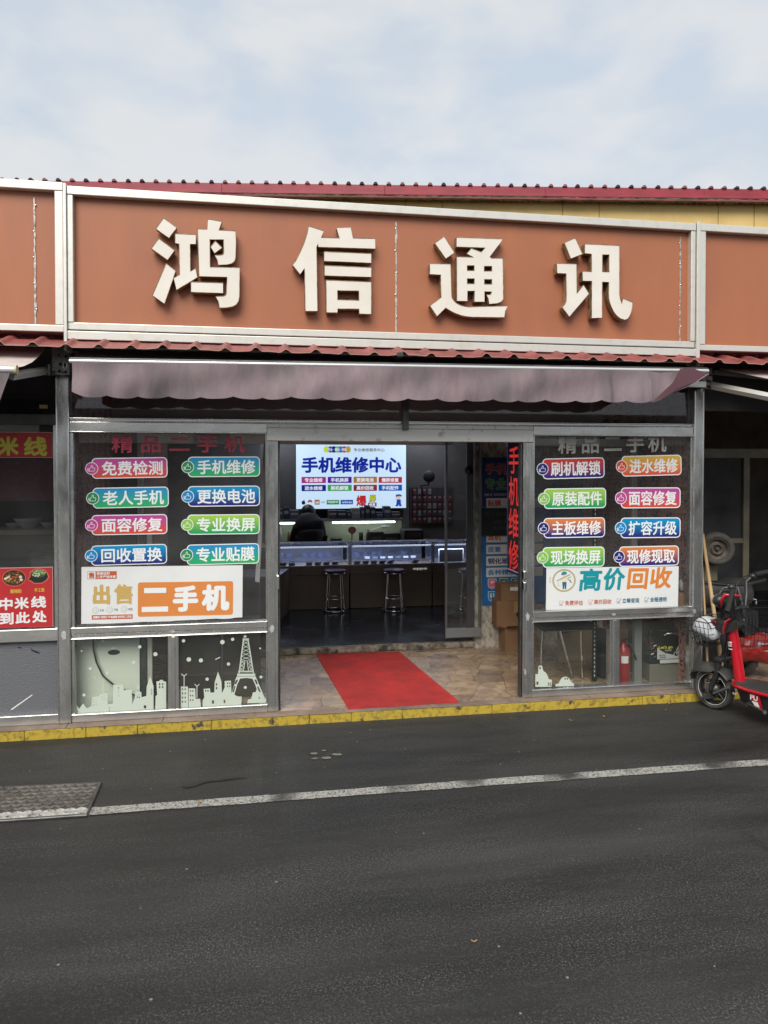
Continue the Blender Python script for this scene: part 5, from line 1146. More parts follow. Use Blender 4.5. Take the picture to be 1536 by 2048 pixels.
s1_ = stool(670, 1222, 'purple topped chrome stool before the left display counter, nearer the person'); stool(788, 1221, 'purple topped chrome stool before the middle display counter under the oval logo', s1_); stool(937, 1219, 'purple topped chrome stool seen through the glass door', s1_)

# bench at the back with its lit splashback
Yb = Y_T - .55; zb_ = P(700, 1092, Yb).z
be = thing('work_bench', 'long repair bench against the back wall under a lit shelf', 'work bench', (X(690, Yb), Yb, ZI))
mb = MB(); mb.cbox((X(520, Yb), Yb, zb_ - .04), (X(870, Yb), Y_B - .001, zb_), beige, .005); mb.build('top', be)
mb = MB(); mb.cbox((X(522, Yb), Yb + .05, ZI), (X(868, Yb), Y_B - .01, zb_ - .041), blackm, .005); mb.build('cabinet', be)
zsp = P(700, 1043, Y_T).z
mb = MB(); mb.box((X(530, Y_T), Y_B - .012, zb_), (X(806, Y_T), Y_B - .001, zsp), mat('green_white_splashback', srgb(170, 178, 160), .6)); mb.build('splashback', be)
sh = thing('wall_shelf', 'dark shelf crowded with small stock above the repair bench', 'shelf', P(700, 1043, Y_T - .2))
ys0, ys1 = Y_B - .32, Y_B - .002; zs_ = P(700, 1042, ys0).z
mb = MB(); mb.cbox((X(530, ys0), ys0, zs_), (X(806, ys0), ys1, zs_ + .03), alu_dk, .004); mb.build('board', sh)
tube_m = mat('lit_tube', (.9, .95, .9), .5, emit=(.86, 1.0, .92), es=4.5)
def lamp(px0, px1, label):
    a, b = X(px0, ys0), X(px1, ys0); t = thing('strip_lamp', label, 'lamp', ((a + b) / 2, ys0, zs_ - .02)); mb = MB(); mb.cbox((a, ys0 + .02, zs_ - .012), (b, ys0 + .06, zs_ - .001), white, .002); mb.build('housing', t)
    mb = MB(); mb.tube([(a + .01, ys0 + .035, zs_ - .022), (b - .01, ys0 + .035, zs_ - .022)], .011, tube_m, 10); mb.build('tube', t)
lamp(552, 602, 'lit strip lamp under the shelf left of the person'); lamp(664, 792, 'long lit strip lamp under the shelf right of the person')
# stock on the shelf
rg = random.Random(21); cols = [srgb(60, 66, 84), srgb(96, 100, 104), srgb(120, 122, 118), srgb(44, 52, 66), srgb(84, 84, 90), srgb(70, 60, 58)]
px = 556
k = 0
stn = 0
names = ['navy', 'mid grey', 'pale grey', 'slate', 'ash grey', 'brown']
while px < 800:
    w_ = rg.uniform(9, 22); hh = rg.uniform(.06, .19); 
    if 596 < px < 640: px += w_; continue
    ci = rg.randrange(6); a, b = X(px, ys0), X(px + w_ - 1.5, ys0); mb = MB(); mb.cbox((a, ys0 + .03, zs_ + .031), (b, ys0 + .2, zs_ + .031 + hh), mat('stock_%d' % ci, cols[ci][:3], .6), .005); mb.box((a + .01, ys0 + .0285, zs_ + .04 + hh * .4), (b - .01, ys0 + .0298, zs_ + .03 + hh * .7), mat('stock_label', (.3, .3, .32), .6))
    stn += 1; tag(mb.build('stock_box'), '%s stock box on the dark shelf above the bench, %s from its left end' % (names[ci], ('first', 'second', 'third', 'fourth', 'fifth', 'sixth', 'seventh', 'eighth', 'ninth', 'tenth', 'eleventh', 'twelfth', 'thirteenth', 'fourteenth', 'fifteenth', 'sixteenth')[min(stn - 1, 15)]), 'box', 'stock boxes on the shelf above the bench'); px += w_
# bench clutter
def pt(px, py, Y): return P(px, py, Y)
yb2 = Yb + .25
def cl(px, h, r, m, label, cat, name, prof=None):
    q = P(px, 1085, yb2); mb = MB(); mb.lathe(prof or [(0, 0), (r, 0), (r, h * .7), (r * .45, h * .82), (r * .45, h), (0, h)], Matrix.Translation((q.x, yb2, zb_)), m, 16); return tag(mb.build(name), label, cat)
fan = thing('desk_fan', 'small round red rimmed desk fan on the lit repair bench', 'fan', (P(704, 1085, yb2).x, yb2, zb_))
q = P(704, 1060, yb2); mb = MB(); mb.lathe([(0, .0), (.032, .0), (.036, .02), (.0, .02)], Matrix.Translation((q.x, yb2, q.z)) @ Matrix.Rotation(PI / 2, 4, 'X'), flat('fan_white', (200, 180, 170)), 20)
mb.lathe([(.034, -.004), (.052, -.004), (.052, .026), (.034, .026), (.034, -.004)], Matrix.Translation((q.x, yb2, q.z)) @ Matrix.Rotation(PI / 2, 4, 'X'), flat('fan_red', (150, 60, 52)), 24); mb.build('head', fan)
mb = MB(); mb.tube([(q.x, yb2 + .01, zb_ + .005), (q.x, yb2 + .01, q.z - .04)], .008, flat('fan_red', (150, 60, 52)), 8); mb.lathe([(0, 0), (.04, 0), (.03, .012), (0, .014)], Matrix.Translation((q.x, yb2 + .01, zb_)), flat('fan_red', (150, 60, 52)), 16); mb.build('base', fan)
cl(561, .24, .022, white, 'white spray bottle on the bench at the far left', 'bottle', 'bottle'); cl(578, .19, .024, mat('amber', (.2, .12, .04), .3), 'amber bottle on the bench between white bottle and person', 'bottle', 'bottle')
cl(588, .12, .03, beige, 'beige pot on the bench beside the person', 'pot', 'pot', [(0, 0), (.03, 0), (.036, .12), (.03, .12), (.026, .02), (0, .02)])
cl(722, .16, .03, blackm, 'dark can on the bench beside the desk fan', 'can', 'can', [(0, 0), (.03, 0), (.03, .16), (0, .16)]); cl(736, .2, .028, mat('brown_jar', (.12, .08, .06), .4), 'brown jar on the bench right of the dark can', 'jar', 'jar')
for px, w_, h_, lab in ((672, .15, .09, 'low dark case on the lit bench nearest the person'), (752, .2, .17, 'dark boxy tester on the lit bench'), (783, .22, .15, 'dark machine with a flat top at the right end of the lit bench')):
    q = P(px, 1085, yb2); mb = MB(); mb.cbox((q.x - w_ / 2, yb2 - .08, zb_), (q.x + w_ / 2, yb2 + .1, zb_ + h_), mat('dark_case', (.03, .028, .03), .4, nscale=9), .008); mb.cbox((q.x - w_ / 2 + .015, yb2 - .084, zb_ + .015), (q.x + w_ / 2 - .03, yb2 - .0795, zb_ + h_ * .6), steel_dk, .003); tag(mb.build('tool_case'), lab, 'equipment')
la = thing('lamp_arm', 'pale jointed magnifier lamp arm over the right end of the bench', 'lamp', P(770, 1085, yb2)); q0, q1, q2 = P(752, 1085, yb2), P(766, 1052, yb2 - .02), P(742, 1060, yb2 - .1)
mb = MB(); mb.tube([q0, q1], .006, alu, 8); mb.build('lower_arm', la); mb = MB(); mb.tube([q1, q2], .006, alu, 8); mb.build('upper_arm', la); mb = MB(); q = P(772, 1054, yb2 - .03); mb.cbox((q.x - .05, yb2 - .06, q.z - .012), (q.x + .05, yb2, q.z + .014), white, .01); mb.build('head', la)
# black crates stacked right of the bench
for k in range(5):
    for j in range(2):
        xa = X(806 + j * 40, Yb); xb = X(806 + j * 40 + 38, Yb); mb = MB(); z0 = ZI + k * .15
        if k == 4 and j == 1: continue
        mb.cbox((xa, Yb - .1, z0 + .002), (xb, Yb + .25, z0 + .145), blackm, .008); mb.cbox((xa + .03, Yb - .106, z0 + .04), (xb - .03, Yb - .0995, z0 + .11), mat('crate_face', (.05, .05, .055), .5), .003)
        tag(mb.build('parts_drawer'), 'black parts drawer %s of the %s stack right of the bench' % (('bottom', 'second', 'middle', 'fourth', 'top')[k], ('left', 'right')[j]), 'drawer', 'black parts drawers stacked beside the bench')
# accessory wall with hanging packets
pg = thing('pegboard', 'dark pegboard of hanging accessory packets right of the light box', 'pegboard', P(865, 1040, Y_B - .03))
a, b = P(820, 975, Y_B - .03), P(905, 1050, Y_B - .03); mb = MB(); mb.box((a.x, Y_B - .02, b.z), (b.x, Y_B - .001, a.z), mat('peg_panel', (.03, .03, .034), .6)); mb.build('panel', pg)
rg = random.Random(31)
for r in range(5):
    for c_ in range(8):
        if r == 0 and c_ > 3: continue
        x = a.x + .04 + c_ * (b.x - a.x - .03) / 8; z = a.z - .02 - r * .105; mb = MB(); col = rg.choice(((.16, .03, .035), (.12, .03, .03), (.05, .06, .1), (.2, .19, .18)))
        mb.cbox((x, Y_B - .05, z - .08), (x + .045, Y_B - .0215, z), mat('packet_%d%d' % (int(col[0] * 100), int(col[2] * 100)), col, .4), .003); mb.box((x + .006, Y_B - .0525, z - .03), (x + .039, Y_B - .0502, z - .008), mat('packet_card', (.25, .24, .24), .5))
        tag(mb.build('accessory_packet'), '%s packet in the %s row of the pegboard, %s from its left edge' % (('crimson' if col[0] == .16 else 'dark red' if col[0] == .12 else 'navy' if col[0] == .05 else 'grey'), ('top', 'second', 'middle', 'fourth', 'bottom')[r], ('first', 'second', 'third', 'fourth', 'fifth', 'sixth', 'seventh', 'eighth')[c_]), 'packet', 'packets on the pegboard')
sf = thing('wall_fan', 'dark round fan fixed to the inner back wall right of the light box', 'fan', P(858, 1200, Y_B - .5)); q = P(858, 953, Y_B - .5)
mb = MB(); mb.lathe([(0, -.03), (.03, -.03), (.075, -.02), (.085, 0), (.08, .02), (.02, .03), (0, .03)], Matrix.Translation(q) @ Matrix.Rotation(PI / 2, 4, 'X'), blackm, 24); mb.build('head', sf)
mb = MB(); mb.tube([(q.x, Y_B - .46, q.z), (q.x, Y_B - .46, q.z - .12), (q.x, Y_B - .001, q.z - .14)], .012, blackm, 10); mb.build('wall_arm', sf)
# ceiling tubes
for px0, py0, px1, py1, lab in ((553, 817, 563, 837, 'white ceiling tube seen through the transom above the left display counter'), (852, 834, 858, 829, 'short white ceiling tube seen through the transom, right of the bracket')):
    a, b = G(px0, py0, 2.46), G(px1, py1, 2.46); t = thing('ceiling_tube', lab, 'lamp', a); d_ = (b - a).normalized(); mb = MB(); mb.tube([a, b], .018, mat('ceiling_tube_glow', (.9, .9, .9), .5, emit=(.85, .95, 1), es=2.8), 10); mb.build('tube', t)
    mb = MB(); mb.tube([a + Vector((0, 0, .03)), b + Vector((0, 0, .03))], .02, white, 6); mb.build('housing', t)
    ll = bpy.data.lights.new('tube_light', 'AREA'); ll.shape = 'RECTANGLE'; ll.size = .3; ll.size_y = 1.2; ll.energy = 7; ll.color = (.80, .86, 1); lo = bpy.data.objects.new('tube_light', ll); COL.objects.link(lo); lo.parent = t; lo.location = (b - a) / 2 + Vector((0, 0, -.04))

# ---------------------------------------------------------------- person at the bench, seen from behind
YP = Yb - .38
hx = X(617, YP); hz = P(617, 1010, YP).z          # crown of the bowed head
pe = thing('person', 'person in black hooded clothes bent over the bench, back to the street', 'person', (hx, YP, ZI))
def skin(name, pts, edges, rad, m, parent, sub=2):
    me = bpy.data.meshes.new(name); me.from_pydata(pts, edges, []); me.update()
    o = bpy.data.objects.new(name, me); COL.objects.link(o)
    md = o.modifiers.new('s', 'SKIN'); sd = o.modifiers.new('d', 'SUBSURF'); sd.levels = sub; sd.render_levels = sub
    bm = bmesh.new(); bm.from_mesh(me); lay = bm.verts.layers.skin.verify()
    for v, r in zip(bm.verts, rad): v[lay].radius = (r, r) if not isinstance(r, tuple) else r
    bm.verts.ensure_lookup_table(); bm.verts[0][lay].use_root = True; bm.to_mesh(me); bm.free()
    dg = bpy.context.evaluated_depsgraph_get(); me2 = bpy.data.meshes.new_from_object(o.evaluated_get(dg)); bpy.data.objects.remove(o)
    me2.materials.clear(); me2.materials.append(m)
    for p in me2.polygons: p.use_smooth = True; p.material_index = 0
    o = bpy.data.objects.new(name, me2); COL.objects.link(o); o.parent = parent; o.location = -Vector(parent.location); return o
skinm = mat('skin', srgb(176, 132, 108), .55); coat = mat('black_coat', (.014, .014, .016), .75, nscale=9, col2=(.022, .022, .026), bump=.4, bscale=12); hairm = mat('black_hair', (.008, .009, .009), .5, bump=.5, bscale=90)
seat_z = ZI + .50; x = hx; y = YP
hipv = (x + .02, y - .02, seat_z + .10); sh_z2 = hz - .27
J = [hipv, (x + .015, y - .03, seat_z + .28), (x + .01, y + .02, sh_z2 - .02), (x, y + .08, sh_z2 + .09), (x, y + .11, hz - .12), (x, y + .11, hz - .03),
     (x - .13, y + .05, sh_z2), (x - .17, y + .12, sh_z2 - .26), (x - .12, y + .34, zb_ + .07), (x - .09, y + .42, zb_ + .05),
     (x + .13, y + .05, sh_z2), (x + .17, y + .12, sh_z2 - .26), (x + .14, y + .34, zb_ + .07), (x + .10, y + .42, zb_ + .05),
     (x - .10, y, seat_z + .08), (x - .15, y + .40, seat_z + .06), (x - .15, y + .36, ZI + .09), (x - .15, y + .48, ZI + .04),
     (x + .12, y, seat_z + .08), (x + .16, y + .40, seat_z + .06), (x + .16, y + .36, ZI + .09), (x + .16, y + .48, ZI + .04)]
E_ = [(0, 1), (1, 2), (2, 3), (3, 4), (4, 5), (2, 6), (6, 7), (7, 8), (8, 9), (2, 10), (10, 11), (11, 12), (12, 13), (0, 14), (14, 15), (15, 16), (16, 17), (0, 18), (18, 19), (19, 20), (20, 21)]
rad = [.15, .14, .14, .055, .095, .07, .06, .045, .035, .03, .06, .045, .035, .03, .08, .07, .045, .04, .08, .07, .045, .04]
skin('body', J, E_, rad, skinm, pe)
# coat: torso and sleeves, a hood of cloth behind the neck
skin('coat', [J[0], J[1], J[2], (J[3][0], J[3][1] - .06, J[3][2] + .0), J[6], J[7], J[8], J[10], J[11], J[12], (x - .0, y - .06, seat_z - .0), (x, y + .06, hz - .12)], [(0, 1), (1, 2), (2, 3), (2, 4), (4, 5), (5, 6), (2, 7), (7, 8), (8, 9), (0, 10), (3, 11)], [(.20, .17), (.18, .165), (.185, .16), .145, .115, .085, .06, .115, .085, .06, (.21, .17), (.122, .125)], coat, pe)
skin('trousers', [J[0], J[14], J[15], J[16], J[18], J[19], J[20]], [(0, 1), (1, 2), (2, 3), (0, 4), (4, 5), (5, 6)], [.16, .105, .085, .065, .105, .085, .065], mat('dark_jeans', (.02, .024, .034), .8), pe)
mb = MB(); mb.ball((x, y + .09, hz - .105), .105, hairm, 20, 14, (.92, 1.0, 1.05)); mb.ball((x, y + .06, hz - .17), .085, hairm, 16, 10, (.95, .9, 1.1)); mb.build('hair', pe)
for sgn, jx in ((-1, J[9]), (1, J[13])):
    for k in range(5):
        mb = MB(); ox = (k - 2) * .017 if k < 4 else -.03 * -sgn; L_ = (.06, .07, .068, .055, .04)[k]
        mb.tube([(jx[0] + ox, jx[1] + .01, jx[2]), (jx[0] + ox * 1.1, jx[1] + .01 + L_ * .6, jx[2] + .008), (jx[0] + ox * 1.1, jx[1] + L_ + .01, jx[2] - .012)], [.009, .008, .006], skinm, 8); mb.build('finger', pe)
wc = thing('work_chair', 'black round work chair under the bent person', 'chair', (x, y, ZI)); mb = MB(); mb.lathe([(0, seat_z - ZI - .06), (.2, seat_z - ZI - .06), (.22, seat_z - ZI - .03), (.2, seat_z - ZI - .005), (0, seat_z - ZI)], Matrix.Translation((x, y, ZI)), blackm, 24); mb.build('seat', wc)
mb = MB(); mb.tube([(x, y, ZI + .05), (x, y, seat_z - .06)], .025, chrome, 12); mb.build('column', wc)
for k in range(5):
    a = 2 * PI * k / 5; mb = MB(); mb.tube([(x, y, ZI + .08), (x + .25 * math.cos(a), y + .25 * math.sin(a), ZI + .03)], [.02, .014], blackm, 8); mb.build('leg', wc)

# ---------------------------------------------------------------- glass door leaf folded at the right of the inner opening
gd = thing('glass_door', 'aluminium framed glass door leaf standing open beside the poster wall', 'door', (X(920, Y_S), Y_S - .06, ZI)); yd = Y_S - .07
zt_ = P(920, 882, yd).z; zb0, zb1 = P(920, 1275, yd).z, P(920, 1256.5, yd).z
for a_, b_, m_ in ((891, 895.5, alu_dk), (934, 947, mat('dark_stile', (.09, .09, .095), .4, .5)), (959.5, 963.5, alu_dk)):
    mb = MB(); mb.cbox((X(a_, yd), yd, zb0 - .005), (X(b_, yd), yd + .035, zt_), m_, .003); mb.build('stile', gd)
mb = MB(); mb.cbox((X(892, yd), yd - .004, zb0), (X(963, yd), yd + .03, zb1), mat('grey_door_rail', (.26, .27, .28), .4, .5), .003); mb.build('bottom_rail', gd)
mb = MB(); mb.box((X(895.5, yd), yd + .012, zb1), (X(934, yd), yd + .018, zt_), G1); mb.box((X(947, yd), yd + .012, zb1), (X(959.5, yd), yd + .018, zt_), G2); mb.build('glass', gd)
mb = MB(); q = P(938, 941, yd - .02); mb.lathe([(0, -.02), (.03, -.018), (.04, 0), (.036, .01), (0, .012)], Matrix.Translation(q) @ Matrix.Rotation(PI / 2, 4, 'X'), black, 20); mb.build('lock_knob', gd)

# ---------------------------------------------------------------- poster on the board wall
yp = Y_S - .03; q4 = 4.878
WP = Board('wall_poster', 'blue price poster with white label bars on the board wall behind the neon sign', (964.5, 915), (1166, 915), (964.5, 1211), yp, 201.5 * q4, 296 * q4, u0=(412, 171), thick=.003)
WP.base(flat('poster_blue', (24, 104, 168), .5)); pn = flat('poster_navy', (28, 48, 96), .5); WP.rect(412, 171, 1395, 648, pn, 1)
pw = flat('label_cream', (214, 210, 200), .5)
WP.text('手机', 440, 224, 650, 340, flat('pale_outline', (150, 130, 140), .5), .05, z=2); WP.text('手机', 446, 230, 644, 334, flat('print_red', (190, 40, 56), .5), .0, z=3); WP.text('维修', 670, 224, 900, 340, flat('print_red', (190, 40, 56), .5), .03, z=2)
WP.text('专业', 435, 370, 645, 490, flat('pale_green_outline', (130, 170, 120), .5), .05, z=2); WP.text('专业', 442, 378, 638, 484, flat('print_green', (30, 110, 70), .5), .0, z=3); WP.text('快修', 670, 370, 900, 490, flat('print_green', (30, 110, 70), .5), .03, z=2)
WP.text('我们的团队为您服务', 430, 520, 900, 546, pw, .0)
for tx, v0, v1, col in (('贴膜', 568, 664, (200, 50, 60)), ('耳机', 900, 1000, (200, 60, 60)), ('皮套', 1022, 1115, (40, 120, 180)), ('钢化玻璃', 1135, 1230, (30, 40, 110)), ('各种精品', 1248, 1340, (40, 120, 84))):
    WP.rect(450, v0, 1000, v1, pw, 2, r=8); n_ = len(tx); WP.text(tx, 464, v0 + 18, 464 + (128 if n_ == 2 else 268), v1 - 18, flat('pt_%d%d' % (col[0], col[1]), col, .5), .03)
for u, v, col in ((465, 1355, (214, 110, 140)), (577, 1355, (24, 110, 60)), (688, 1355, (30, 120, 140)), (467, 1478, (30, 140, 190)), (580, 1478, (90, 170, 80)), (692, 1478, (200, 110, 60))):
    pts = lambda g: [(u + g, v + g), (u + 83 - g, v + g), (u + 83 - g, v + 62), (u + 72 - g * .7, v + 90 - g), (u + 41, v + 104 - g), (u + 11 + g * .7, v + 90 - g), (u + g, v + 62)]
    WP.pl(pts(0), pw, 2); WP.pl(pts(5), flat('ic_%d%d' % (col[0], col[2]), col, .5), 3)
    WP.pl([(u + 22, v + 30), (u + 50, v + 18), (u + 64, v + 34), (u + 36, v + 52)], pw, 4) if v < 1400 else (WP.rect(u + 20, v + 22, u + 36, v + 62, pw, 4), WP.rect(u + 50, v + 18, u + 60, v + 54, pw, 4)); WP.rect(u + 26, v + 78, u + 56, v + 84, pw, 4)
WP.done()
NB = Board('notice_board', 'dark green blackboard hung over the middle of the blue poster', (964, 1016), (1070, 1016), (964, 1072), yp - .02, 106 * q4, 56 * q4, u0=(412, 664), thick=.012)
NB.base(flat('green_frame', (34, 66, 54), .5)); NB.rect(418, 672, 920, 930, flat('blackboard', (24, 32, 32), .6), 1); gch = flat('chalk_grey', (70, 76, 76), .7)
NB.text('刷卡支付', 440, 700, 640, 740, gch, .0); NB.text('贴膜十元', 520, 780, 700, 820, gch, .0); NB.text('换屏优惠', 520, 840, 700, 880, gch, .0); NB.done()

# ---------------------------------------------------------------- neon (LED) blade sign, its face turned to the left
xn = X(1040.5, .12); yn0, yn1 = .12, .40; zn1 = P(1040, 880, .12).z; zn0 = P(1040, 1153.7, .12).z
ns = thing('led_blade_sign', 'black vertical LED sign with four glowing red characters inside the right jamb', 'LED sign', (xn, yn1, zn0))
mb = MB(); mb.cbox((xn + .001, yn0, zn0), (xn + .05, yn1, zn1), blackm, .004); mb.build('case', ns)
mb = MB(); mb.cbox((xn - .002, yn0, zn0), (xn + .002, yn0 + .006, zn1), em('tube_purple', (150, 130, 190), .25), .001); mb.cbox((xn - .002, yn0 + .0065, zn0 + .02), (xn + .002, yn1 - .0065, zn0 + .028), em('tube_purple', (150, 130, 190), .25), .001); mb.cbox((xn - .002, yn1 - .006, zn0), (xn + .002, yn1, zn1), em('tube_blue', (40, 50, 110), .25), .001); mb.build('border', ns)
def leddots():
    m = bpy.data.materials.new('red_led'); m.use_nodes = True; t = m.node_tree; p = t.nodes['Principled BSDF']; n = t.nodes.new; l = t.links.new
    tc = n('ShaderNodeTexCoord'); v = n('ShaderNodeTexVoronoi'); v.inputs['Scale'].default_value = 95; v.inputs['Randomness'].default_value = .15; l(tc.outputs['Object'], v.inputs['Vector'])
    r = n('ShaderNodeValToRGB'); r.color_ramp.elements[0].position = .12; r.color_ramp.elements[0].color = (1.0, .16, .10, 1); r.color_ramp.elements[1].position = .42; r.color_ramp.elements[1].color = (.30, .008, .010, 1); l(v.outputs['Distance'], r.inputs[0]); l(r.outputs[0], p.inputs['Emission Color']); p.inputs['Emission Strength'].default_value = .62; p.inputs['Base Color'].default_value = (.2, .01, .01, 1); return m
lm = leddots(); mb = MB(); chs = '手机维修'; ys_ = [(892, 948), (953, 1013), (1018, 1079), (1084, 1144)]
for ch, (a, b) in zip(chs, ys_):
    za, zb2 = P(1040, a, .15).z, P(1040, b, .15).z
    M4 = Matrix(((0, 0, -1, xn - .001), (-1, 0, 0, yn1 - .03), (0, 1, 0, 0), (0, 0, 0, 1)))
    mb.text(ch, (0, zb2, .225, za), .0, lm, .014, M=M4)
mb.build('characters', ns)

# ---------------------------------------------------------------- cardboard boxes
card = mat('cardboard', srgb(150, 116, 84), .85, nscale=4, col2=srgb(132, 100, 72), bump=.1)
card_in = mat('cardboard_shadow_side', srgb(128, 98, 72), .85)
def carton(label, c, sx, sy, sz, rz, flaps=True, tape=True, lab=False):
    t = thing('cardboard_box', label, 'box', c, (0, 0, rz), 'cardboard boxes by the board wall', world=False)
    mb = MB(); th = .006
    for a, b in (((-sx / 2, -sy / 2, 0), (sx / 2, -sy / 2 + th, sz)), ((-sx / 2, sy / 2 - th, 0), (sx / 2, sy / 2, sz)), ((-sx / 2, -sy / 2 + th, 0), (-sx / 2 + th, sy / 2 - th, sz)), ((sx / 2 - th, -sy / 2 + th, 0), (sx / 2, sy / 2 - th, sz)), ((-sx / 2 + th, -sy / 2 + th, 0), (sx / 2 - th, sy / 2 - th, th))): mb.box(a, b, card)
    if not flaps: mb.box((-sx / 2 + .001, -sy / 2 + .001, sz + .0005), (sx / 2 - .001, sy / 2 - .001, sz + .005), card)
    mb.build('body', t)
    if flaps:
        for k, (ax, ay, L_) in enumerate(((-1, 0, sy), (1, 0, sy), (0, -1, sx), (0, 1, sx))):
            mb = MB(); tilt = R((30, 55, 40, 65)[k]); w_ = min(sx, sy) * .5; ox, oy = ax * sx / 2, ay * sy / 2; dx, dz = w_ * math.cos(tilt), w_ * math.sin(tilt) * (1 if k % 2 else .6)
            if ax: v = [(ox, -L_ / 2, sz), (ox, L_ / 2, sz), (ox + ax * dx, L_ / 2, sz + dz), (ox + ax * dx, -L_ / 2, sz + dz)]
            else: v = [(-L_ / 2, oy, sz), (L_ / 2, oy, sz), (L_ / 2, oy + ay * dx, sz + dz), (-L_ / 2, oy + ay * dx, sz + dz)]
            mb.faces(v + [(a, b, c_ + .005) for a, b, c_ in v], [(0, 1, 2, 3), (7, 6, 5, 4), (0, 4, 5, 1), (1, 5, 6, 2), (2, 6, 7, 3), (3, 7, 4, 0)], card); mb.build('flap', t)
    if tape: mb = MB(); mb.box((-.02, -sy / 2 - .0012, sz * .55), (.02, -sy / 2 - .0004, sz), mat('tape', srgb(160, 130, 84), .3)); mb.build('tape', t)
    if lab: mb = MB(); mb.box((-sx * .22, -sy / 2 - .002, sz * .62), (sx * .18, -sy / 2 - .0005, sz * .84), paper); mb.build('label', t)
    return t
ybx = Y_S - .125
def bx_at(px, w_): return X(px, ybx - .09) + w_ / 2
carton('lowest brown carton with raised flaps beside the right jamb', (bx_at(1011, .30), ybx, ZF), .30, .17, .215, R(2), True)
carton('tall brown carton standing on the lowest one', (bx_at(996, .36), ybx, ZF + .222), .36, .17, .235, R(-3), False)
carton('top brown carton with a white shipping label', (bx_at(1003, .30), ybx, ZF + .463), .30, .16, .145, R(2), False, True, True)

# ---------------------------------------------------------------- behind the left window: cabinet, cable; behind the right window: table, boards ...
cab = thing('white_cabinet', 'pale cabinet with an oval cutout and a black cable hanging over it', 'cabinet', (X(210, .12), .15, ZF)); yc = .14
a, b = X(146, yc), X(277, yc); zc_ = P(210, 1262, yc).z
cabm = mat('greenish_white', srgb(226, 228, 214), .5); ov = [(P(228 + 12.5 * math.cos(2 * PI * k / 24), 1304.5, yc).x, P(228, 1304.5 + 5.5 * math.sin(2 * PI * k / 24), yc).z) for k in range(24)]
v, f, nr = outline([[(a, ZF), (b, ZF), (b, zc_), (a, zc_)], ov], .01); mb = MB(); mb.faces([(p_.x, yc + p_.z, p_.y) for p_ in v], [g[::-1] for g in f], cabm); mb.build('front', cab)
mb = MB(); mb.box((a, yc + .006, ZF), (a + .01, yc + .4, zc_), cabm); mb.box((b - .01, yc + .006, ZF), (b, yc + .4, zc_), cabm); mb.box((a + .0105, yc + .006, zc_ - .01), (b - .0105, yc + .4, zc_), cabm); mb.box((a + .0105, yc + .39, ZF), (b - .0105, yc + .4, zc_ - .0105), blackm); mb.build('carcass', cab)
mb = MB(); mb.box((P(210, 1304, yc).x, yc + .02, P(228, 1316, yc).z), (P(246, 1304, yc).x, yc + .024, P(228, 1294, yc).z), black); mb.build('hole_shade', cab)  # black panel added to stand for the shade inside the oval hole
cb = MB(); cb.tube([P(186, 1262, yc - .03), P(187, 1300, yc - .03), P(193, 1325, yc - .03), P(206, 1352, yc - .03), P(225, 1368, yc - .03), P(248, 1380, yc - .03), P(272, 1392, yc - .03), P(300, 1405, yc - .03)], .006, black, 8); tag(cb.build('power_cable'), 'black cable curving down in front of the pale cabinet', 'cable')
for pa, pb, ht, m_, lab, nm in ((278, 292, 1262, steel_dk, 'dark steel upright behind the left lower pane', 'metal_upright'), (293, 303, 1262, alu, 'pale slim upright behind the left lower pane', 'metal_upright')):
    mb = MB(); mb.cbox((X(pa, .16), .15, ZF), (X(pb, .16), .18, P(290, ht, .16).z + .8), m_, .003); tag(mb.build(nm), lab, 'upright')
dcb = thing('dark_cabinet', 'dark brown cupboard behind the pane with the lattice tower', 'cabinet', (X(440, .3), .4, ZF)); mb = MB(); mb.cbox((X(330, .35), .36, ZF), (X(520, .35), .75, P(430, 1255, .35).z), mat('dark_brown_cupboard', srgb(74, 66, 62), .6), .006); mb.build('body', dcb)
mb = MB(); mb.cbox((X(441, .35), .352, ZF + .05), (X(445, .35), .361, P(430, 1262, .35).z), alu_dk, .002); mb.build('seam_strip', dcb)
# right
tb = thing('folding_table', 'dark folding table with thin steel legs behind the right window', 'table', (X(1120, .5), .5, ZF)); zt_ = P(1110, 1253, .35).z
mb = MB(); mb.cbox((X(1072, .5), .34, zt_ - .035), (X(1180, .5), .95, zt_), blackm, .006); mb.build('tabletop', tb)
for a_, b_ in (((1162, 1262, .38), (1165, 1345, .38)), ((1120, 1262, .5), (1145, 1332, .42)), ((1085, 1262, .8), (1082, 1320, .8))):
    mb = MB(); p_, r_ = P(*a_), P(*b_); r_.z = ZF + .01; mb.tube([p_, r_], .010, chrome, 8); mb.build('leg', tb)
bd = MB(); bd.cbox((X(1118, .9), .88, ZF), (X(1262, .9), .93, P(1180, 1262, .9).z), mat('beige_board', srgb(170, 146, 112), .7), .004); tag(bd.build('beige_board'), 'plain beige board standing behind the folding table', 'board')
pp = MB(); xx = X(1191, .3); pp.cbox((xx - .014, .29, ZF), (xx + .014, .32, P(1191, 1240, .3).z + 1.05), black, .002); zz = ZF + .04
while zz < 1.6: pp.box((xx - .009, .2885, zz), (xx - .002, .2898, zz + .018), paper); zz += .034
tag(pp.build('slotted_upright'), 'black slotted steel upright behind the left part of the right window', 'upright')
dk = MB(); dk.cbox((X(1203, .35), .34, ZF), (X(1222, .35), .5, P(1210, 1262, .35).z), mat('navy_cloth', (.02, .022, .03), .9), .02); tag(dk.build('dark_bundle'), 'dark cloth bundle behind the mullion of the right lower panes', 'bundle')
ex = thing('fire_extinguisher', 'red fire extinguisher with a small white label behind the right lower pane', 'fire extinguisher', (X(1248, .18), .2, ZF)); exr = mat('extinguisher_red', srgb(150, 24, 30), .3); xx = X(1248, .2); ht = P(1248, 1296, .2).z - ZF
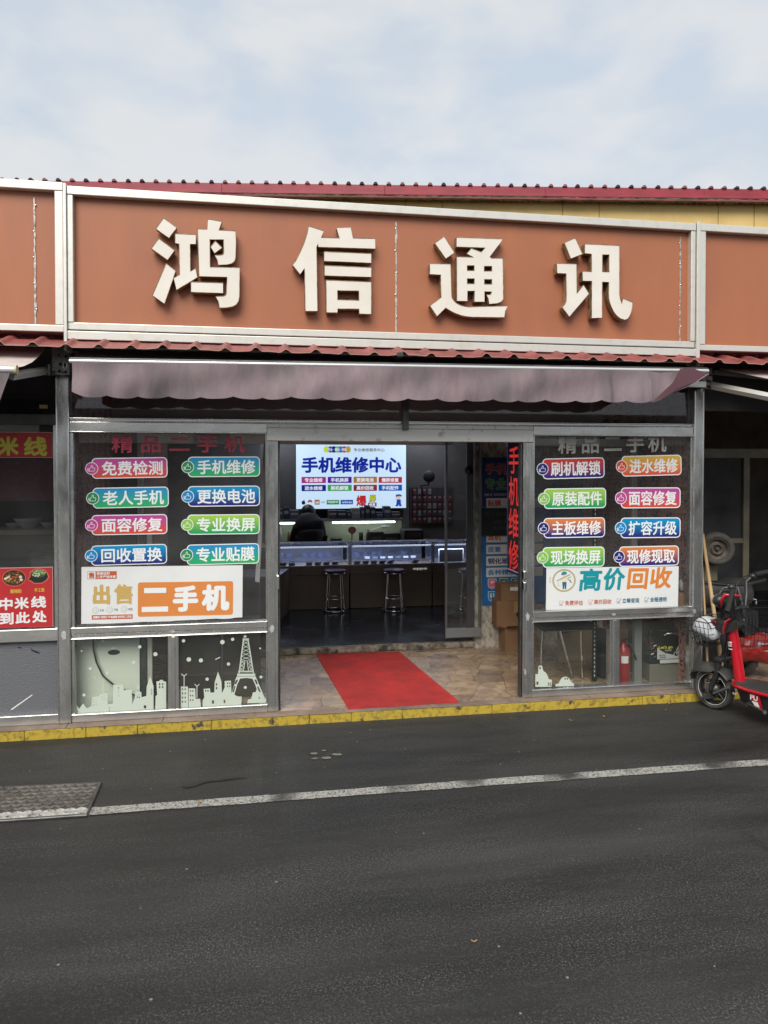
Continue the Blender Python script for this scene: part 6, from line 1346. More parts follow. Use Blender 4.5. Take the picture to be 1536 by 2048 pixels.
mb = MB(); mb.lathe([(0, 0), (.05, 0), (.054, .01), (.054, ht - .03), (.045, ht), (.02, ht + .03), (.016, ht + .05), (0, ht + .05)], Matrix.Translation((xx, .2, ZF)), exr, 24); mb.build('cylinder', ex)
mb = MB(); mb.lathe([(.0545, ht * .62), (.0545, ht * .82)], Matrix.Translation((xx, .2, ZF)), paper, 12, a0=R(230), a1=R(290)); mb.build('label', ex)
mb = MB(); mb.tube([(xx, .2, ZF + ht + .05), (xx + .01, .16, ZF + ht + .085)], .009, black, 8); mb.tube([(xx, .2, ZF + ht + .06), (xx + .05, .17, ZF + ht + .03), (xx + .09, .16, ZF + ht * .7)], .007, black, 8); mb.build('valve', ex)
up = MB(); up.cbox((X(1270, .2), .19, ZF), (X(1285, .2), .23, P(1275, 1240, .2).z + .1), mat('grey_upright', (.24, .24, .24), .5, .3), .003); tag(up.build('grey_upright'), 'grey upright between the extinguisher and the black delivery box', 'upright')
dbx = thing('delivery_box', 'black delivery box with a silver handle and a printed plate behind the lowest right pane', 'delivery box', (X(1335, .25), .2, ZF)); yq = .2
a, b = P(1299, 1258, yq), P(1374, 1332, yq); mb = MB(); mb.cbox((a.x, yq, ZF + .14), (b.x, yq + .36, a.z), black, .02); mb.cbox((a.x + .01, yq + .01, ZF), (b.x - .01, yq + .35, ZF + .138), mat('grey_stand', srgb(110, 106, 98), .7), .01); mb.build('body', dbx)
c_ = P(1340, 1262, yq); mb = MB(); mb.tube([(c_.x - .055, yq - .012, c_.z - .028), (c_.x - .045, yq - .03, c_.z - .012), (c_.x + .045, yq - .03, c_.z - .012), (c_.x + .055, yq - .012, c_.z - .028)], .007, chrome, 8); mb.build('handle', dbx)
# stripes and plate
PB = Board('plate_holder', 'x', (1314.5, 1287), (1371.5, 1284.5), (1314.5, 1319), yq - .004, 175, 100, u0=(850, 267), thick=.003)
t_ = PB.t; PB.base(flat('plate_black', (26, 28, 30), .4)); PB.pl([(850, 290), (868, 310), (900, 330), (940, 340), (1000, 352), (1025, 350), (1025, 366), (850, 366)], flat('plate_grey', (196, 196, 196), .4), 1)
PB.text("Let's go", 858, 282, 944, 306, flat('plate_yellow', (210, 200, 50), .4), .04); PB.text('CHOOSE', 896, 308, 936, 317, flat('plate_grey', (196, 196, 196), .4), .03); PB.text('MOTO', 862, 338, 904, 348, blk, .04); PB.text('TRAVEL', 862, 351, 904, 360, blk, .04)
gr_ = flat('plate_grey', (196, 196, 196), .4)
PB.ring(966, 338, 16, 4, gr_, flat('plate_black', (26, 28, 30), .4), 2); PB.ring(1004, 330, 15, 4, gr_, flat('plate_black', (26, 28, 30), .4), 2)
for a_, b_, w_ in (((966, 338), (985, 312), 6), ((985, 312), (1004, 330), 6), ((985, 312), (1000, 296), 7), ((996, 300), (978, 290), 10), ((980, 292), (968, 316), 7), ((1000, 296), (1012, 300), 4)): PB.line(a_, b_, w_, gr_, 3)
PB.disc(998, 282, 8, gr_, 3); PB.done()
t_['label'] = 'black and grey printed plate reading Let\'s go on the delivery box'; t_['category'] = 'plate'; t_.name = 'printed_plate'
lw_ = MB(); a_, b_ = P(1320, 1320, yq - .006), P(1364, 1325, yq - .006); lw_.cbox((a_.x, yq - .008, b_.z), (b_.x, yq - .001, a_.z), gr_, .002); tag(lw_.build('plate_strip'), 'blank white strip under the printed plate of the delivery box', 'strip')
stp = MB()
for k in range(6):
    q = P(1305 + (k % 2) * 5, 1288 + k * 5.5, yq - .003); stp.poly([(q.x - .012, yq - .002, q.z), (q.x + .012, yq - .002, q.z + .008), (q.x + .012, yq - .002, q.z + .016), (q.x - .012, yq - .002, q.z + .008)], [flat('st_red', (180, 40, 50)), paper, flat('st_blue', (60, 100, 180))][k % 3])
stp.build('striped_tape', dbx)['_'] = 1
dbx.children[-1].location = -Vector(dbx.location)
# small stock on the sill behind the right window
c_ = P(1372, 1215, .12); mb = MB(); mb.cbox((X(1357, .12), .1, z_s1 - .02), (X(1384, .12), .3, P(1370, 1186, .12).z), card, .004); tag(mb.build('carton'), 'small beige carton at the right end of the window sill', 'box')
mb = MB(); q = P(1371, 1175, .15); rg = random.Random(41)
bm = bmesh.new(); bmesh.ops.create_icosphere(bm, subdivisions=3, radius=.045)
for v in bm.verts: v.co *= rg.uniform(.86, 1.1); v.co.z *= 1.3
mb.bm(bm, mat('bubble_wrap', srgb(196, 202, 206), .25), True, Matrix.Translation((q.x, .17, q.z + .015))); tag(mb.build('bubble_wrap'), 'clump of bubble wrap on the small carton by the right post', 'packaging')
sw = thing('sliding_window_unit', 'pale inner aluminium sash frame behind the right window', 'window sash', (X(1170, .7), .7, ZF)); ysw = .7
z1_, z0_ = P(1100, 877, ysw).z, P(1100, 893, ysw).z
mb = MB(); mb.cbox((xk1 + .05, ysw, z0_), (X(1276, ysw), ysw + .04, z1_), alu, .004); mb.build('top_rail', sw); mb = MB(); mb.cbox((X(1265, ysw), ysw + .001, ZF), (X(1276, ysw), ysw + .04, z0_ - .001), alu, .004); mb.build('stile', sw)
mb = MB(); mb.box((xk1 + .05, ysw + .018, ZF + .9), (X(1265, ysw), ysw + .022, z0_), G1); mb.build('glass', sw)
dcl = MB(); rg = random.Random(77)

# ================================================================== TYRE SHOP AT THE RIGHT
tyw = mat('mottled_grey_wall', srgb(112, 108, 104), .85, nscale=3, col2=srgb(84, 80, 78)); XT = 8.2  # mottled warm grey for the tyre shop walls and ceiling
rb = thing('shop_building', 'dark open tyre repair shop at the right edge', 'shop', (5.5, 3, 0))
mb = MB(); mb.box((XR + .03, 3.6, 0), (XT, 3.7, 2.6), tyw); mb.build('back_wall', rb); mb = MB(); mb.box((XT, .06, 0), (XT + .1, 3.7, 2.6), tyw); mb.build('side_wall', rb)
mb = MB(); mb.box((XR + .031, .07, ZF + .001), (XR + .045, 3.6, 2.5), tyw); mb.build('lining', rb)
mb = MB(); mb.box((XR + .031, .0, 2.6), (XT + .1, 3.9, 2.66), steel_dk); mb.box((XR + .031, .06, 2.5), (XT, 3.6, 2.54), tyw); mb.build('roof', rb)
mb = MB(); mb.box((XR + .031, .02, P(1450, 822, .02).z), (XT, .05, 2.62), mat('dark_grey_board', srgb(60, 58, 58), .7)); mb.build('head_board', rb)  # plain dark grey board across the head of the opening
YR = .95; brn = mat('dull_brass_frame', srgb(122, 114, 96), .5, .2, nscale=5, col2=srgb(96, 90, 78))
fr_ = thing('door_frame', 'dull brass coloured door frame inside the dark tyre shop', 'door frame', (X(1495, YR), YR, ZF))
for q in ((1488, 1500),):
    mb = MB(); mb.cbox((X(q[0], YR), YR, ZF), (X(q[1], YR), YR + .05, P(1490, 902, YR).z), brn, .004); mb.build('post', fr_)
mb = MB(); mb.cbox((XR + .05, YR - .002, P(1460, 916, YR).z), (X(1700, YR), YR + .05, P(1460, 897, YR).z), brn, .004); mb.build('head', fr_)
mb = MB(); mb.cbox((XR + .05, YR + .004, P(1470, 1087, YR).z), (X(1488, YR), YR + .045, P(1470, 1077, YR).z), brn, .004); mb.build('middle_rail', fr_)
mb = MB(); mb.box((XR + .05, YR + .02, P(1470, 1180, YR).z), (X(1488, YR), YR + .025, P(1460, 916, YR).z), G3); mb.build('glass', fr_)
# hanging wheel
Yw = .42; q = P(1433, 1097, Yw); r_ = abs(P(1433, 1064, Yw).z - q.z)
tw_ = thing('spare_wheel', 'dusty old wheel hanging in the tyre shop behind the wooden handle', 'wheel', (q.x, q.y, q.z - r_))
Mw = Matrix.Translation(q) @ Matrix.Rotation(R(-26), 4, 'Z') @ Matrix.Rotation(PI / 2, 4, 'X')
mb = MB(); mb.lathe([(r_ * .62, -.05), (r_ * .68, -.065), (r_ * .86, -.07), (r_ * .96, -.055), (r_, -.03), (r_, .03), (r_ * .96, .055), (r_ * .86, .07), (r_ * .68, .065), (r_ * .62, .05), (r_ * .6, 0), (r_ * .62, -.05)], Mw, rubber, 40); mb.build('tyre', tw_)
rimd = mat('dusty_rim', srgb(112, 104, 96), .6, .4, nscale=14, col2=srgb(70, 64, 58)); mb = MB(); mb.lathe([(r_ * .63, .058), (r_ * .60, .06), (r_ * .56, .03), (r_ * .40, .025), (r_ * .34, .045), (r_ * .24, .05), (r_ * .22, .03), (r_ * .12, .03), (r_ * .10, .06), (0, .062)], Mw, rimd, 36); mb.build('rim', tw_)
# steel bracket and stand beneath
st = thing('wheel_stand', 'dark steel stand under the hanging wheel', 'stand', (q.x, Yw + .1, ZF)); mb = MB(); mb.cbox((q.x - .05, Yw + .08, ZF), (q.x + .05, Yw + .14, q.z - .02), steel_dk, .006); mb.build('column', st)
mb = MB(); a = P(1431, 1150, Yw); mb.cbox((a.x - .06, Yw + .06, a.z - .06), (a.x + .06, Yw + .079, a.z + .09), brn, .006); mb.build('bracket', st)
# compressor tank lying on a black cabinet
Yt = .45; ra = abs(P(1460, 1160, Yt).z - P(1460, 1221, Yt).z) / 2; c_ = P(1460, 1190.5, Yt); xa = XR + .06; xb = X(1520, Yt)
tk = thing('air_tank', 'black horizontal air tank with a domed end behind the red scooter', 'air tank', (c_.x, Yt + .1, c_.z - ra)); Mt = Matrix.Translation((xa, Yt + .12, c_.z)) @ Matrix.Rotation(PI / 2, 4, 'Y')
blk_t = mat('tank_black', (.03, .03, .031), .45, nscale=5, col2=(.05, .05, .05)); Lt = xb - xa
mb = MB(); mb.lathe([(0, 0), (ra * .7, .0), (ra, .03), (ra, Lt - ra * .8), (ra * .97, Lt - ra * .55), (ra * .85, Lt - ra * .28), (ra * .6, Lt - ra * .1), (ra * .3, Lt - .01), (0, Lt)], Mt, blk_t, 36); mb.build('shell', tk)
for xx in (xa + .08, xb - .18): mb = MB(); mb.cbox((xx, Yt + .04, c_.z - ra - .012), (xx + .06, Yt + .20, c_.z - ra * .8), steel_dk, .004); mb.build('foot', tk)
mb = MB(); a = P(1524, 1214, Yt); mb.tube([(xb - .01, Yt + .1, c_.z - .05), (xb + .03, Yt + .08, c_.z - .06), (xb + .03, Yt + .08, c_.z - .1)], .010, chrome, 8); mb.build('valve', tk)
cbn = thing('black_cabinet', 'black metal cabinet carrying the air tank', 'cabinet', (c_.x, Yt + .1, ZF)); zt_ = c_.z - ra - .0125; mb = MB(); mb.cbox((xa, Yt, ZF), (X(1520, Yt), Yt + .4, zt_), mat('cabinet_black', (.022, .022, .024), .5), .006); mb.build('body', cbn)
mb = MB(); mb.cbox((xa + .03, Yt - .008, ZF + .05), (X(1500, Yt), Yt - .0005, zt_ - .05), blackm, .003); mb.build('door', cbn)
# wooden handles
for (p0, p1, r, lab) in (((1405, 1068, .35), (1429, 1232, .02), .0155, 'thick pale wooden handle leaning right of the shop post'), ((1403.5, 1110, .3), (1410, 1232, .05), .0085, 'thin wooden handle beside the thick one')):
    a, b = P(*p0), P(*p1); d_ = (b - a).normalized(); foot = b + d_ * ((b.z - ZF - .02) / abs(d_.z)); mb = MB(); mb.tube([a, b, foot], [r * .82, r, r], mat('pale_wood', srgb(190, 158, 112), .6, nscale=6, col2=srgb(166, 134, 92), stretch=(1, 1, .2)), 12)
    foot2 = foot; t = thing('broom', lab, 'wooden handle', foot, group='wooden handles by the right post'); mb.build('shaft', t)
    mb = MB(); mb.cbox((foot.x - .05, foot.y - .015, ZF), (foot.x + .05, foot.y + .015, foot.z + .02), steel_dk, .004); mb.build('tool_head', t)
# round lamp-like chrome thing at the edge, brown sacks on the floor
fl_ = MB(); q = P(1545, 1395, .3); rg = random.Random(15)
# ================================================================== RED ELECTRIC SCOOTER, nose to the kerb
U = Vector((.394, -.919, 0)).normalized(); V = Vector((U.y, -U.x, 0)); O = G(1429, 1416, 0); O.z = 0
sroot = thing('electric_scooter', 'red and black electric scooter parked nose to the kerb', 'scooter', O, (0, 0, math.atan2(U.y, U.x)), world=False)
def Sx(px, py, v=0):
    """photo measurement on the scooter's own upright plane at side offset v -> scooter-local point"""
    d = _dir(px, py); t = ((O + V * v - CAM).dot(V)) / d.dot(V); w_ = CAM + d * t - O; return Vector((w_.dot(U), -v, w_.z))
def loc3(u, v, z): return (u, -v, z)
sred = mat('gloss_red', srgb(190, 20, 38), .22, coat=.6); sblk = mat('scooter_black', (.018, .018, .019), .35, nscale=12, col2=(.03, .03, .03)); sgry = mat('scooter_grey', (.10, .10, .105), .5)
RW = .142
Mh = Matrix.Translation((0, 0, RW)) @ Matrix.Rotation(PI / 2, 4, 'X')
def wheel(u0, parent, r=RW):
    M_ = Matrix.Translation((u0, 0, r)) @ Matrix.Rotation(PI / 2, 4, 'X'); w_ = thing('wheel', None, None, (0, 0, 0), world=False); w_.parent = parent
    mb = MB(); prof = [(r * .80, -.028), (r * .88, -.038), (r * .95, -.036), (r * .99, -.022), (r, 0), (r * .99, .022), (r * .95, .036), (r * .88, .038), (r * .80, .028), (r * .78, 0), (r * .80, -.028)]; mb.lathe(prof, M_, rubber, 48); mb.build('tyre', w_)
    mb = MB(); mb.lathe([(r * .77, -.026), (r * .80, -.030), (r * .80, .030), (r * .77, .026), (r * .70, .018), (r * .70, -.018), (r * .77, -.026)], M_, sblk, 48)
    for k in range(6):
        a = 2 * PI * k / 6 + .3; d = Vector((math.cos(a), 0, math.sin(a))); c = Vector((u0, 0, r)); mb.tube([c + d * .02, c + d * r * .72], [.011, .008], sblk, 8)
    mb.build('rim', w_)
    mb = MB(); 
    for sg_ in (-1, 1): mb.tube([(u0 + r * .775 * math.cos(2 * PI * k / 48), .0305 * sg_, r + r * .775 * math.sin(2 * PI * k / 48)) for k in range(49)], .0022, flat('rim_stripe', (214, 214, 212), .4), 6, caps=False)
    mb.build('rim_stripe', w_)
    mb = MB(); mb.lathe([(0, -.045), (.022, -.045), (.03, -.03), (.045, -.025), (.045, .025), (.03, .03), (.022, .045), (0, .045)], M_, steel_dk, 24); mb.build('hub', w_)
    mb = MB(); mb.lathe([(.052, -.036), (.075, -.036), (.075, -.033), (.052, -.033), (.052, -.036)], M_, chrome, 28); mb.build('brake_disc', w_)
wheel(0, sroot)
ca = MB(); q = Sx(1415, 1372, .05); ca.cbox((q.x - .012, q.y - .012, q.z - .03), (q.x + .014, q.y + .014, q.z + .03), chrome, .004); ca.build('brake_caliper', sroot)
# fork
for v in (.055, -.055):
    mb = MB(); top = Sx(1447, 1312, .0); mb.tube([loc3(0, v, RW), loc3(.05, v, RW + .13), loc3(top.x, v * .9, top.z - .02)], [.017, .019, .02], sblk, 12); mb.build('fork_leg', sroot)
mb = MB(); top = Sx(1447, 1312, 0); mb.cbox((top.x - .03, -.075, top.z - .035), (top.x + .03, .075, top.z), sblk, .01); mb.tube([(top.x, 0, top.z - .01), Sx(1470, 1245, 0)], .022, sblk, 12); mb.build('fork_crown', sroot)
mb = MB(); mb.tube([loc3(.03, .06, RW - .02), loc3(.16, .075, RW + .06)], [.008, .012], sgry, 8); mb.build('link_arm', sroot)
# front fender: curved shell over the wheel with a pointed nose
mb = MB(); vs = []; nA, nB = 16, 8
for i in range(nA + 1):
    t = i / nA; a = R(168 - 132 * t); rr = RW + .028 + .035 * math.sin(min(1, t * 1.6) * PI) * (1 - t * .5); wd = .022 + .05 * math.sin(min(1, t * 1.9 + .05) * PI / 2)
    for j in range(nB + 1):
        s = j / nB * 2 - 1; drop = .07 * s * s * math.sin(min(1, t * 1.4) * PI) ** .6 if 0 < t < .75 else .01 * s * s
        vs.append((rr * math.cos(a) * (1 - 0 * s), wd * s, RW + (rr - drop) * math.sin(a) if math.sin(a) > 0 else RW + rr * math.sin(a)))
mb.faces(vs, [(i * (nB + 1) + j, i * (nB + 1) + j + 1, (i + 1) * (nB + 1) + j + 1, (i + 1) * (nB + 1) + j) for i in range(nA) for j in range(nB)], mat('dusty_fender', (.04, .04, .04), .5, nscale=10, col2=(.07, .068, .064)), True); o_ = mb.build('fender', sroot)
md = o_.modifiers.new('t', 'SOLIDIFY'); md.thickness = .004
# stem tube
mb = MB(); a, b, c = Sx(1480, 1362, 0), Sx(1472, 1302, 0), Sx(1464, 1258, 0); mb.tube([a - Vector((0, 0, .05)), a, b, c, c + Vector((.02, 0, .035))], [.037, .037, .036, .036, .030], sred, 20); mb.build('stem', sroot)
mb = MB(); q = Sx(1467, 1290, .0); M_ = Matrix.Translation((q.x, 0, q.z)) @ Matrix.Rotation(R(-6), 4, 'Y'); mb.lathe([(.0375, -.028), (.0375, .028)], M_, paper, 10, a0=R(-130), a1=R(-50)); mb.lathe([(.0381, -.020), (.0381, -.006)], M_, black, 10, a0=R(-120), a1=R(-60))
mb.build('badge', sroot)
mb = MB(); M_ = Matrix(((1, 0, 0, q.x - .014), (0, 0, -1, -.0395), (0, 1, 0, 0), (0, 0, 0, 1))); mb.text('YG', (0, q.z + .002, .028, q.z + .020), 0, sred, .03, M=M_); mb.build('badge_lettering', sroot)
# head cowl
mb = MB(); cc = Sx(1447, 1250, 0)
prof = [Sx(1424, 1241, 0), Sx(1440, 1238, 0), Sx(1462, 1237, 0), Sx(1480, 1240, 0), Sx(1481, 1254, 0), Sx(1466, 1261, 0), Sx(1448, 1262, 0), Sx(1430, 1252, 0)]
n_ = len(prof); w1, w2 = .055, .03
ringA = [(p_.x, -w1 * (1 if 1 < i < 6 else .6), p_.z) for i, p_ in enumerate(prof)]; ringB = [(p_.x, w1 * (1 if 1 < i < 6 else .6), p_.z) for i, p_ in enumerate(prof)]
mb.faces(ringA + ringB, [tuple(range(n_)), tuple(range(2 * n_ - 1, n_ - 1, -1))] + [(i, (i + 1) % n_, n_ + (i + 1) % n_, n_ + i) for i in range(n_)], sblk); o_ = mb.build('head_cowl', sroot); md = o_.modifiers.new('b', 'BEVEL'); md.width = .012; md.segments = 3
mb = MB(); q = Sx(1427, 1246, .04); mb.lathe([(0, .004), (.018, .003), (.022, 0), (.022, -.01), (0, -.01)], Matrix.Translation(q) @ Matrix.Rotation(PI / 2, 4, 'X'), mat('dark_red_reflector', (.16, .01, .012), .15, coat=.5), 20); mb.build('reflector', sroot)
mb = MB(); mb.tube([Sx(1461, 1238, .062), Sx(1452, 1243, .066), Sx(1448, 1256, .066), Sx(1446, 1272, .06)], [.007, .010, .009, .004], sred, 8); mb.build('red_trim', sroot)
mb = MB(); mb.tube([Sx(1449, 1262, .05), Sx(1447, 1285, .05), Sx(1446, 1305, .03)], [.018, .014, .008], sblk, 8); mb.build('leg_shield', sroot)
# handlebar
nk0, nk1 = Sx(1480, 1242, 0), Sx(1479, 1216, 0); hb = Vector((nk1.x, 0, nk1.z)); zg = Sx(1463, 1178, .2)
mb = MB(); mb.tube([nk0, nk1, nk1 + Vector((.01, 0, .01))], .017, sblk, 12); mb.tube([loc3(nk1.x, -.07, nk1.z), loc3(nk1.x, .07, nk1.z)], .015, sblk, 12)
bl0 = loc3(nk1.x, .07, nk1.z); mb.tube([bl0, loc3(nk1.x + .01, .10, nk1.z + .06), Sx(1466, 1180, .19)], .012, sblk, 10)
mb.tube([loc3(nk1.x, -.07, nk1.z), loc3(nk1.x - .01, -.1, nk1.z + .10), Sx(1492, 1163, -.16), Sx(1508, 1150, -.2)], .012, sblk, 10); mb.build('handlebar', sroot)
gm = mat('rubber_grip', (.015, .015, .015), .8)
mb = MB(); mb.tube([Sx(1465, 1181, .2), Sx(1459, 1205, .28), Sx(1454, 1224, .33)], [.016, .0175, .0175], gm, 14); mb.build('grip', sroot); mb = MB(); mb.tube([Sx(1510, 1149, -.2), Sx(1524, 1146, -.26), Sx(1542, 1143, -.33)], .0175, gm, 14); mb.build('grip', sroot)
for p_, lab in (((1463, 1174, .19), 0), ((1506, 1152, -.2), 1)):
    q = Sx(*p_); mb = MB(); mb.ball(q, .026, sblk, 12, 8, (1, 1.1, .9)); mb.build('switch_pod', sroot)
mb = MB(); mb.tube([Sx(1458, 1174, .2), Sx(1446, 1176, .23), Sx(1438, 1189, .28)], [.007, .006, .005], steel_dk, 8); mb.build('brake_lever', sroot)
mb = MB(); mb.tube([Sx(1500, 1150, -.2), Sx(1485, 1155, -.14), Sx(1474, 1168, -.08), Sx(1470, 1200, -.02), Sx(1474, 1240, 0)], .0045, black, 6); mb.tube([Sx(1462, 1174, .18), Sx(1466, 1190, .1), Sx(1460, 1225, .05), Sx(1452, 1300, .04), Sx(1450, 1330, .05)], .0045, black, 6); mb.build('cable', sroot)
# headlamp with red brow
mb = MB(); hcx = Sx(1459, 1202, 0); vs = []
mb.ball((hcx.x - .05, 0, hcx.z), .062, sblk, 18, 12, (.9, 1.5, .95)); mb.build('headlamp_shell', sroot)
mb = MB(); pts_ = [Vector((hcx.x - .05 + .06 * math.cos(a), .085 * math.sin(b_) , hcx.z + .05)) for a, b_ in ((0, 0),)]
br_c = [Sx(1442, 1214, .06), Sx(1443, 1200, .07), Sx(1450, 1190, .06), Sx(1462, 1190, .03), Sx(1482, 1192, -.04)]; mb.tube(br_c, [.004, .012, .014, .012, .006], sred, 8); mb.build('red_brow', sroot)
mb = MB(); mb.ball((hcx.x - .10, 0, hcx.z - .005), .045, mat('lamp_lens', (.4, .42, .42), .08, coat=.6), 14, 10, (.4, 1.2, .85)); mb.build('headlamp_lens', sroot)
# front basket with helmet
bk = thing('wire_basket', None, None, (0, 0, 0), world=False); bk.parent = sroot
b0, b1 = Sx(1393, 1234, .0), Sx(1402, 1283, .0); ux0, ux1 = b0.x, -.005 + .03; zt2, zb2 = b0.z, b1.z
mb = MB(); wr = .0022
def loop(u0, u1, w_, z): return [(u0, -w_, z), (u1, -w_, z), (u1, w_, z), (u0, w_, z), (u0, -w_, z)]
for k in range(5):
    t = k / 4; mb.tube(loop(ux0 + .05 * (1 - t), ux1 + .0, .13 - .03 * (1 - t), zb2 + (zt2 - zb2) * t), wr * (1.8 if k == 4 else 1), black, 6, caps=False)
for k in range(9):
    s = (k / 8) * 2 - 1; mb.tube([(ux1, s * .10, zb2), (ux0 + .05, s * .10, zb2), (ux0, s * .13, zt2)], wr, black, 5)
for k in range(6):
    u = ux0 + (ux1 - ux0) * k / 5; ub = ux0 + .05 + (ux1 - ux0 - .05) * k / 5; mb.tube([(u, -.13, zt2), (ub, -.10, zb2), (ub, .10, zb2), (u, .13, zt2)], wr, black, 5)
mb.build('wire_mesh', bk)
hl = thing('helmet', 'white open helmet lying in the front basket of the red scooter', 'helmet', (0, 0, 0)); hl.parent = None
MW = Matrix.Translation(O) @ Matrix.Rotation(math.atan2(U.y, U.x), 4, 'Z'); hc = MW @ Vector(((ux0 + ux1) / 2 - .005, 0, zb2 + .095)); hl.location = hc - Vector((0, 0, .09)); hl['_w'] = 1
mb = MB(); bm = bmesh.new(); bmesh.ops.create_uvsphere(bm, u_segments=28, v_segments=18, radius=.108)
for v in bm.verts:
    if v.co.z < -.055: v.co.z = -.055 + (v.co.z + .055) * .25
    v.co.x *= .86; v.co.z *= .95
mb.bm(bm, flat('helmet_white', (214, 218, 222), .3), True, Matrix.Translation(hc) @ Matrix.Rotation(R(35), 4, 'Y')); mb.build('shell', hl)
mb = MB(); dkb = flat('helmet_graphic', (60, 64, 70), .35)
for sg_ in (-1, 1): mb.tube([hc + (Matrix.Rotation(math.atan2(U.y, U.x), 4, 'Z') @ Vector((.095 * math.cos(a), sg_ * (.072 + .018 * math.sin(a)), .108 * math.sin(a) - .005))) for a in [R(20 + 14 * k) for k in range(9)]], .004, dkb, 6)
mb.build('graphic', hl)
mb = MB(); mb.ball(hc + Vector((.01, -.05, -.045)), .06, mat('smoked_visor', (.12, .13, .14), .08, coat=.5), 16, 10, (1.1, .7, .55)); mb.build('visor', hl)
# deck: tapered board, red rim, battery box below
d0 = Sx(1458, 1364, .10); zd = d0.z - .003
def deck_pts(g=0, u_end=.66): return [(.175 + g, -.05 + g), (.19 + g, -.085 + g), (.24, -.12 + g), (.34, -.145 + g), (u_end - g, -.145 + g), (u_end - g, .145 - g), (.34, .145 - g), (.24, .12 - g), (.19 + g, .085 - g), (.175 + g, .05 - g)]
def plate(mb, pts, z0, z1, m): slab(mb, pts, z0, z1, m)
mb = MB(); plate(mb, deck_pts(.010), zd - .03, zd + .004, mat('deck_rubber', (.045, .043, .040), .8, nscale=30, bump=.3, bscale=90))
for k in range(9): y_ = -.10 + k * .025; mb.box((.26, y_, zd + .004), (.64, y_ + .006, zd + .008), mat('deck_rubber', (.045, .043, .040), .8))
mb.build('deck', sroot)
mb = MB(); dp = deck_pts(0); mb.tube([(a, b, zd - .008) for a, b in dp[:5]], .012, sred, 10); mb.tube([(a, b, zd - .008) for a, b in dp[5:]], .012, sred, 10); mb.tube([(a, b, zd - .008) for a, b in (dp[-1], dp[0])], .012, sred, 10); mb.build('red_rim', sroot)
mb = MB(); bp_ = [(a + .012, b * .93) for a, b in deck_pts(.006)]; n_ = len(bp_)
mb.faces([(a, b, zd - .020) for a, b in bp_] + [(a + (.035 if a < .3 else 0), b * .90, zd - .115) for a, b in bp_], [tuple(range(n_)), tuple(range(2 * n_ - 1, n_ - 1, -1))] + [(i, (i + 1) % n_, n_ + (i + 1) % n_, n_ + i) for i in range(n_)], sblk); mb.build('battery_box', sroot)
mb = MB(); ys_ = -.1375
M_ = Matrix(((1, 0, 0, 0), (0, 0, -1, ys_), (0, 1, 0, 0), (0, 0, 0, 1)))
fl_pts = [(.335, zd - .025), (.415, zd - .025), (.435, zd - .110), (.385, zd - .110)]; mb.poly([(a, ys_ + .001 + (.0045 if b < zd - .1 else 0), b) for a, b in fl_pts], sred)
mb.text('PU', (.352, zd - .066, .405, zd - .030), .002, flat('decal_white', (226, 224, 222), .4), .05, M=M_); mb.poly([(.362, ys_ - .002, zd - .072), (.405, ys_ - .002, zd - .072), (.418, ys_ - .001, zd - .104), (.388, ys_ - .001, zd - .104)], flat('decal_white', (226, 224, 222), .4))
mb.text('S7', (.232, zd - .058, .262, zd - .046), .012, flat('decal_white', (226, 224, 222), .4), .03, M=M_); mb.build('side_decal', sroot)
mb = MB(); k0, k1 = Sx(1495, 1407, .12), Sx(1530, 1424, .17); mb.tube([k0, k1], .009, steel_dk, 8); mb.tube([Sx(1494, 1412, .12), Sx(1504, 1404, .12)], .014, steel_dk, 8); mb.tube([k1, k1 + Vector((.01, -.02, .004))], .013, steel_dk, 8); mb.build('kickstand', sroot)
# rear half, beyond the picture
wheel(.92, sroot)
mb = MB(); mb.cbox((.66, -.11, zd - .09), (1.05, .11, zd + .16), sblk, .03); mb.cbox((.72, -.09, zd + .16), (1.0, .09, zd + .30), sred, .03); mb.build('rear_body', sroot)
mb = MB(); mb.cbox((.62, -.13, zd + .30), (1.06, .13, zd + .38), gm, .03); mb.build('saddle', sroot)
mb = MB(); mb.tube([(1.05, 0, zd + .02), (1.13, 0, zd + .02)], .03, sred, 10); mb.build('tail_lamp', sroot)

# ---------------------------------------------------------------- second, dark bike behind with a wire basket and a snack bag
Ob = Vector((P(1505, 1345, .12).x + .12, .16, ZF)); b2 = thing('electric_bike', 'dark electric bike behind the red scooter with a wide wire basket', 'bike', Ob, None)
c0, c1 = P(1482, 1214, -.02), P(1540, 1282, -.02); xL, xR2 = c0.x, c0.x + .42; zT, zB = P(1500, 1216, -.02).z, P(1500, 1332, -.02).z; yF, yBk = -.02, .26
bk2 = thing('wire_basket', None, None, (0, 0, 0), world=False); bk2.parent = b2; bk2.location = -Ob; mb = MB()
def loop2(g, z): return [(xL + g, yF + g, z), (xR2 - g, yF + g, z), (xR2 - g, yBk - g, z), (xL + g, yBk - g, z), (xL + g, yF + g, z)]
zB = zT - .30
for k in range(8): mb.tube(loop2(.03 * (1 - k / 7), zB + (zT - zB) * k / 7), .0018 if k < 7 else .004, black, 5, caps=False)
for k in range(14):
    xx = xL + .015 + (xR2 - xL - .03) * k / 13; mb.tube([(xx, yF, zT), (xx, yF + .03, zB), (xx, yBk - .03, zB), (xx, yBk, zT)], .0016, black, 5)
mb.build('wire_mesh', bk2)
mb = MB(); xm = (xL + xR2) / 2; mb.tube([(xm, .3, ZF + .16), (xm, .22, ZF + .45), (xm, .32, zT + .1)], .02, sblk, 10); mb.build('fork', b2)
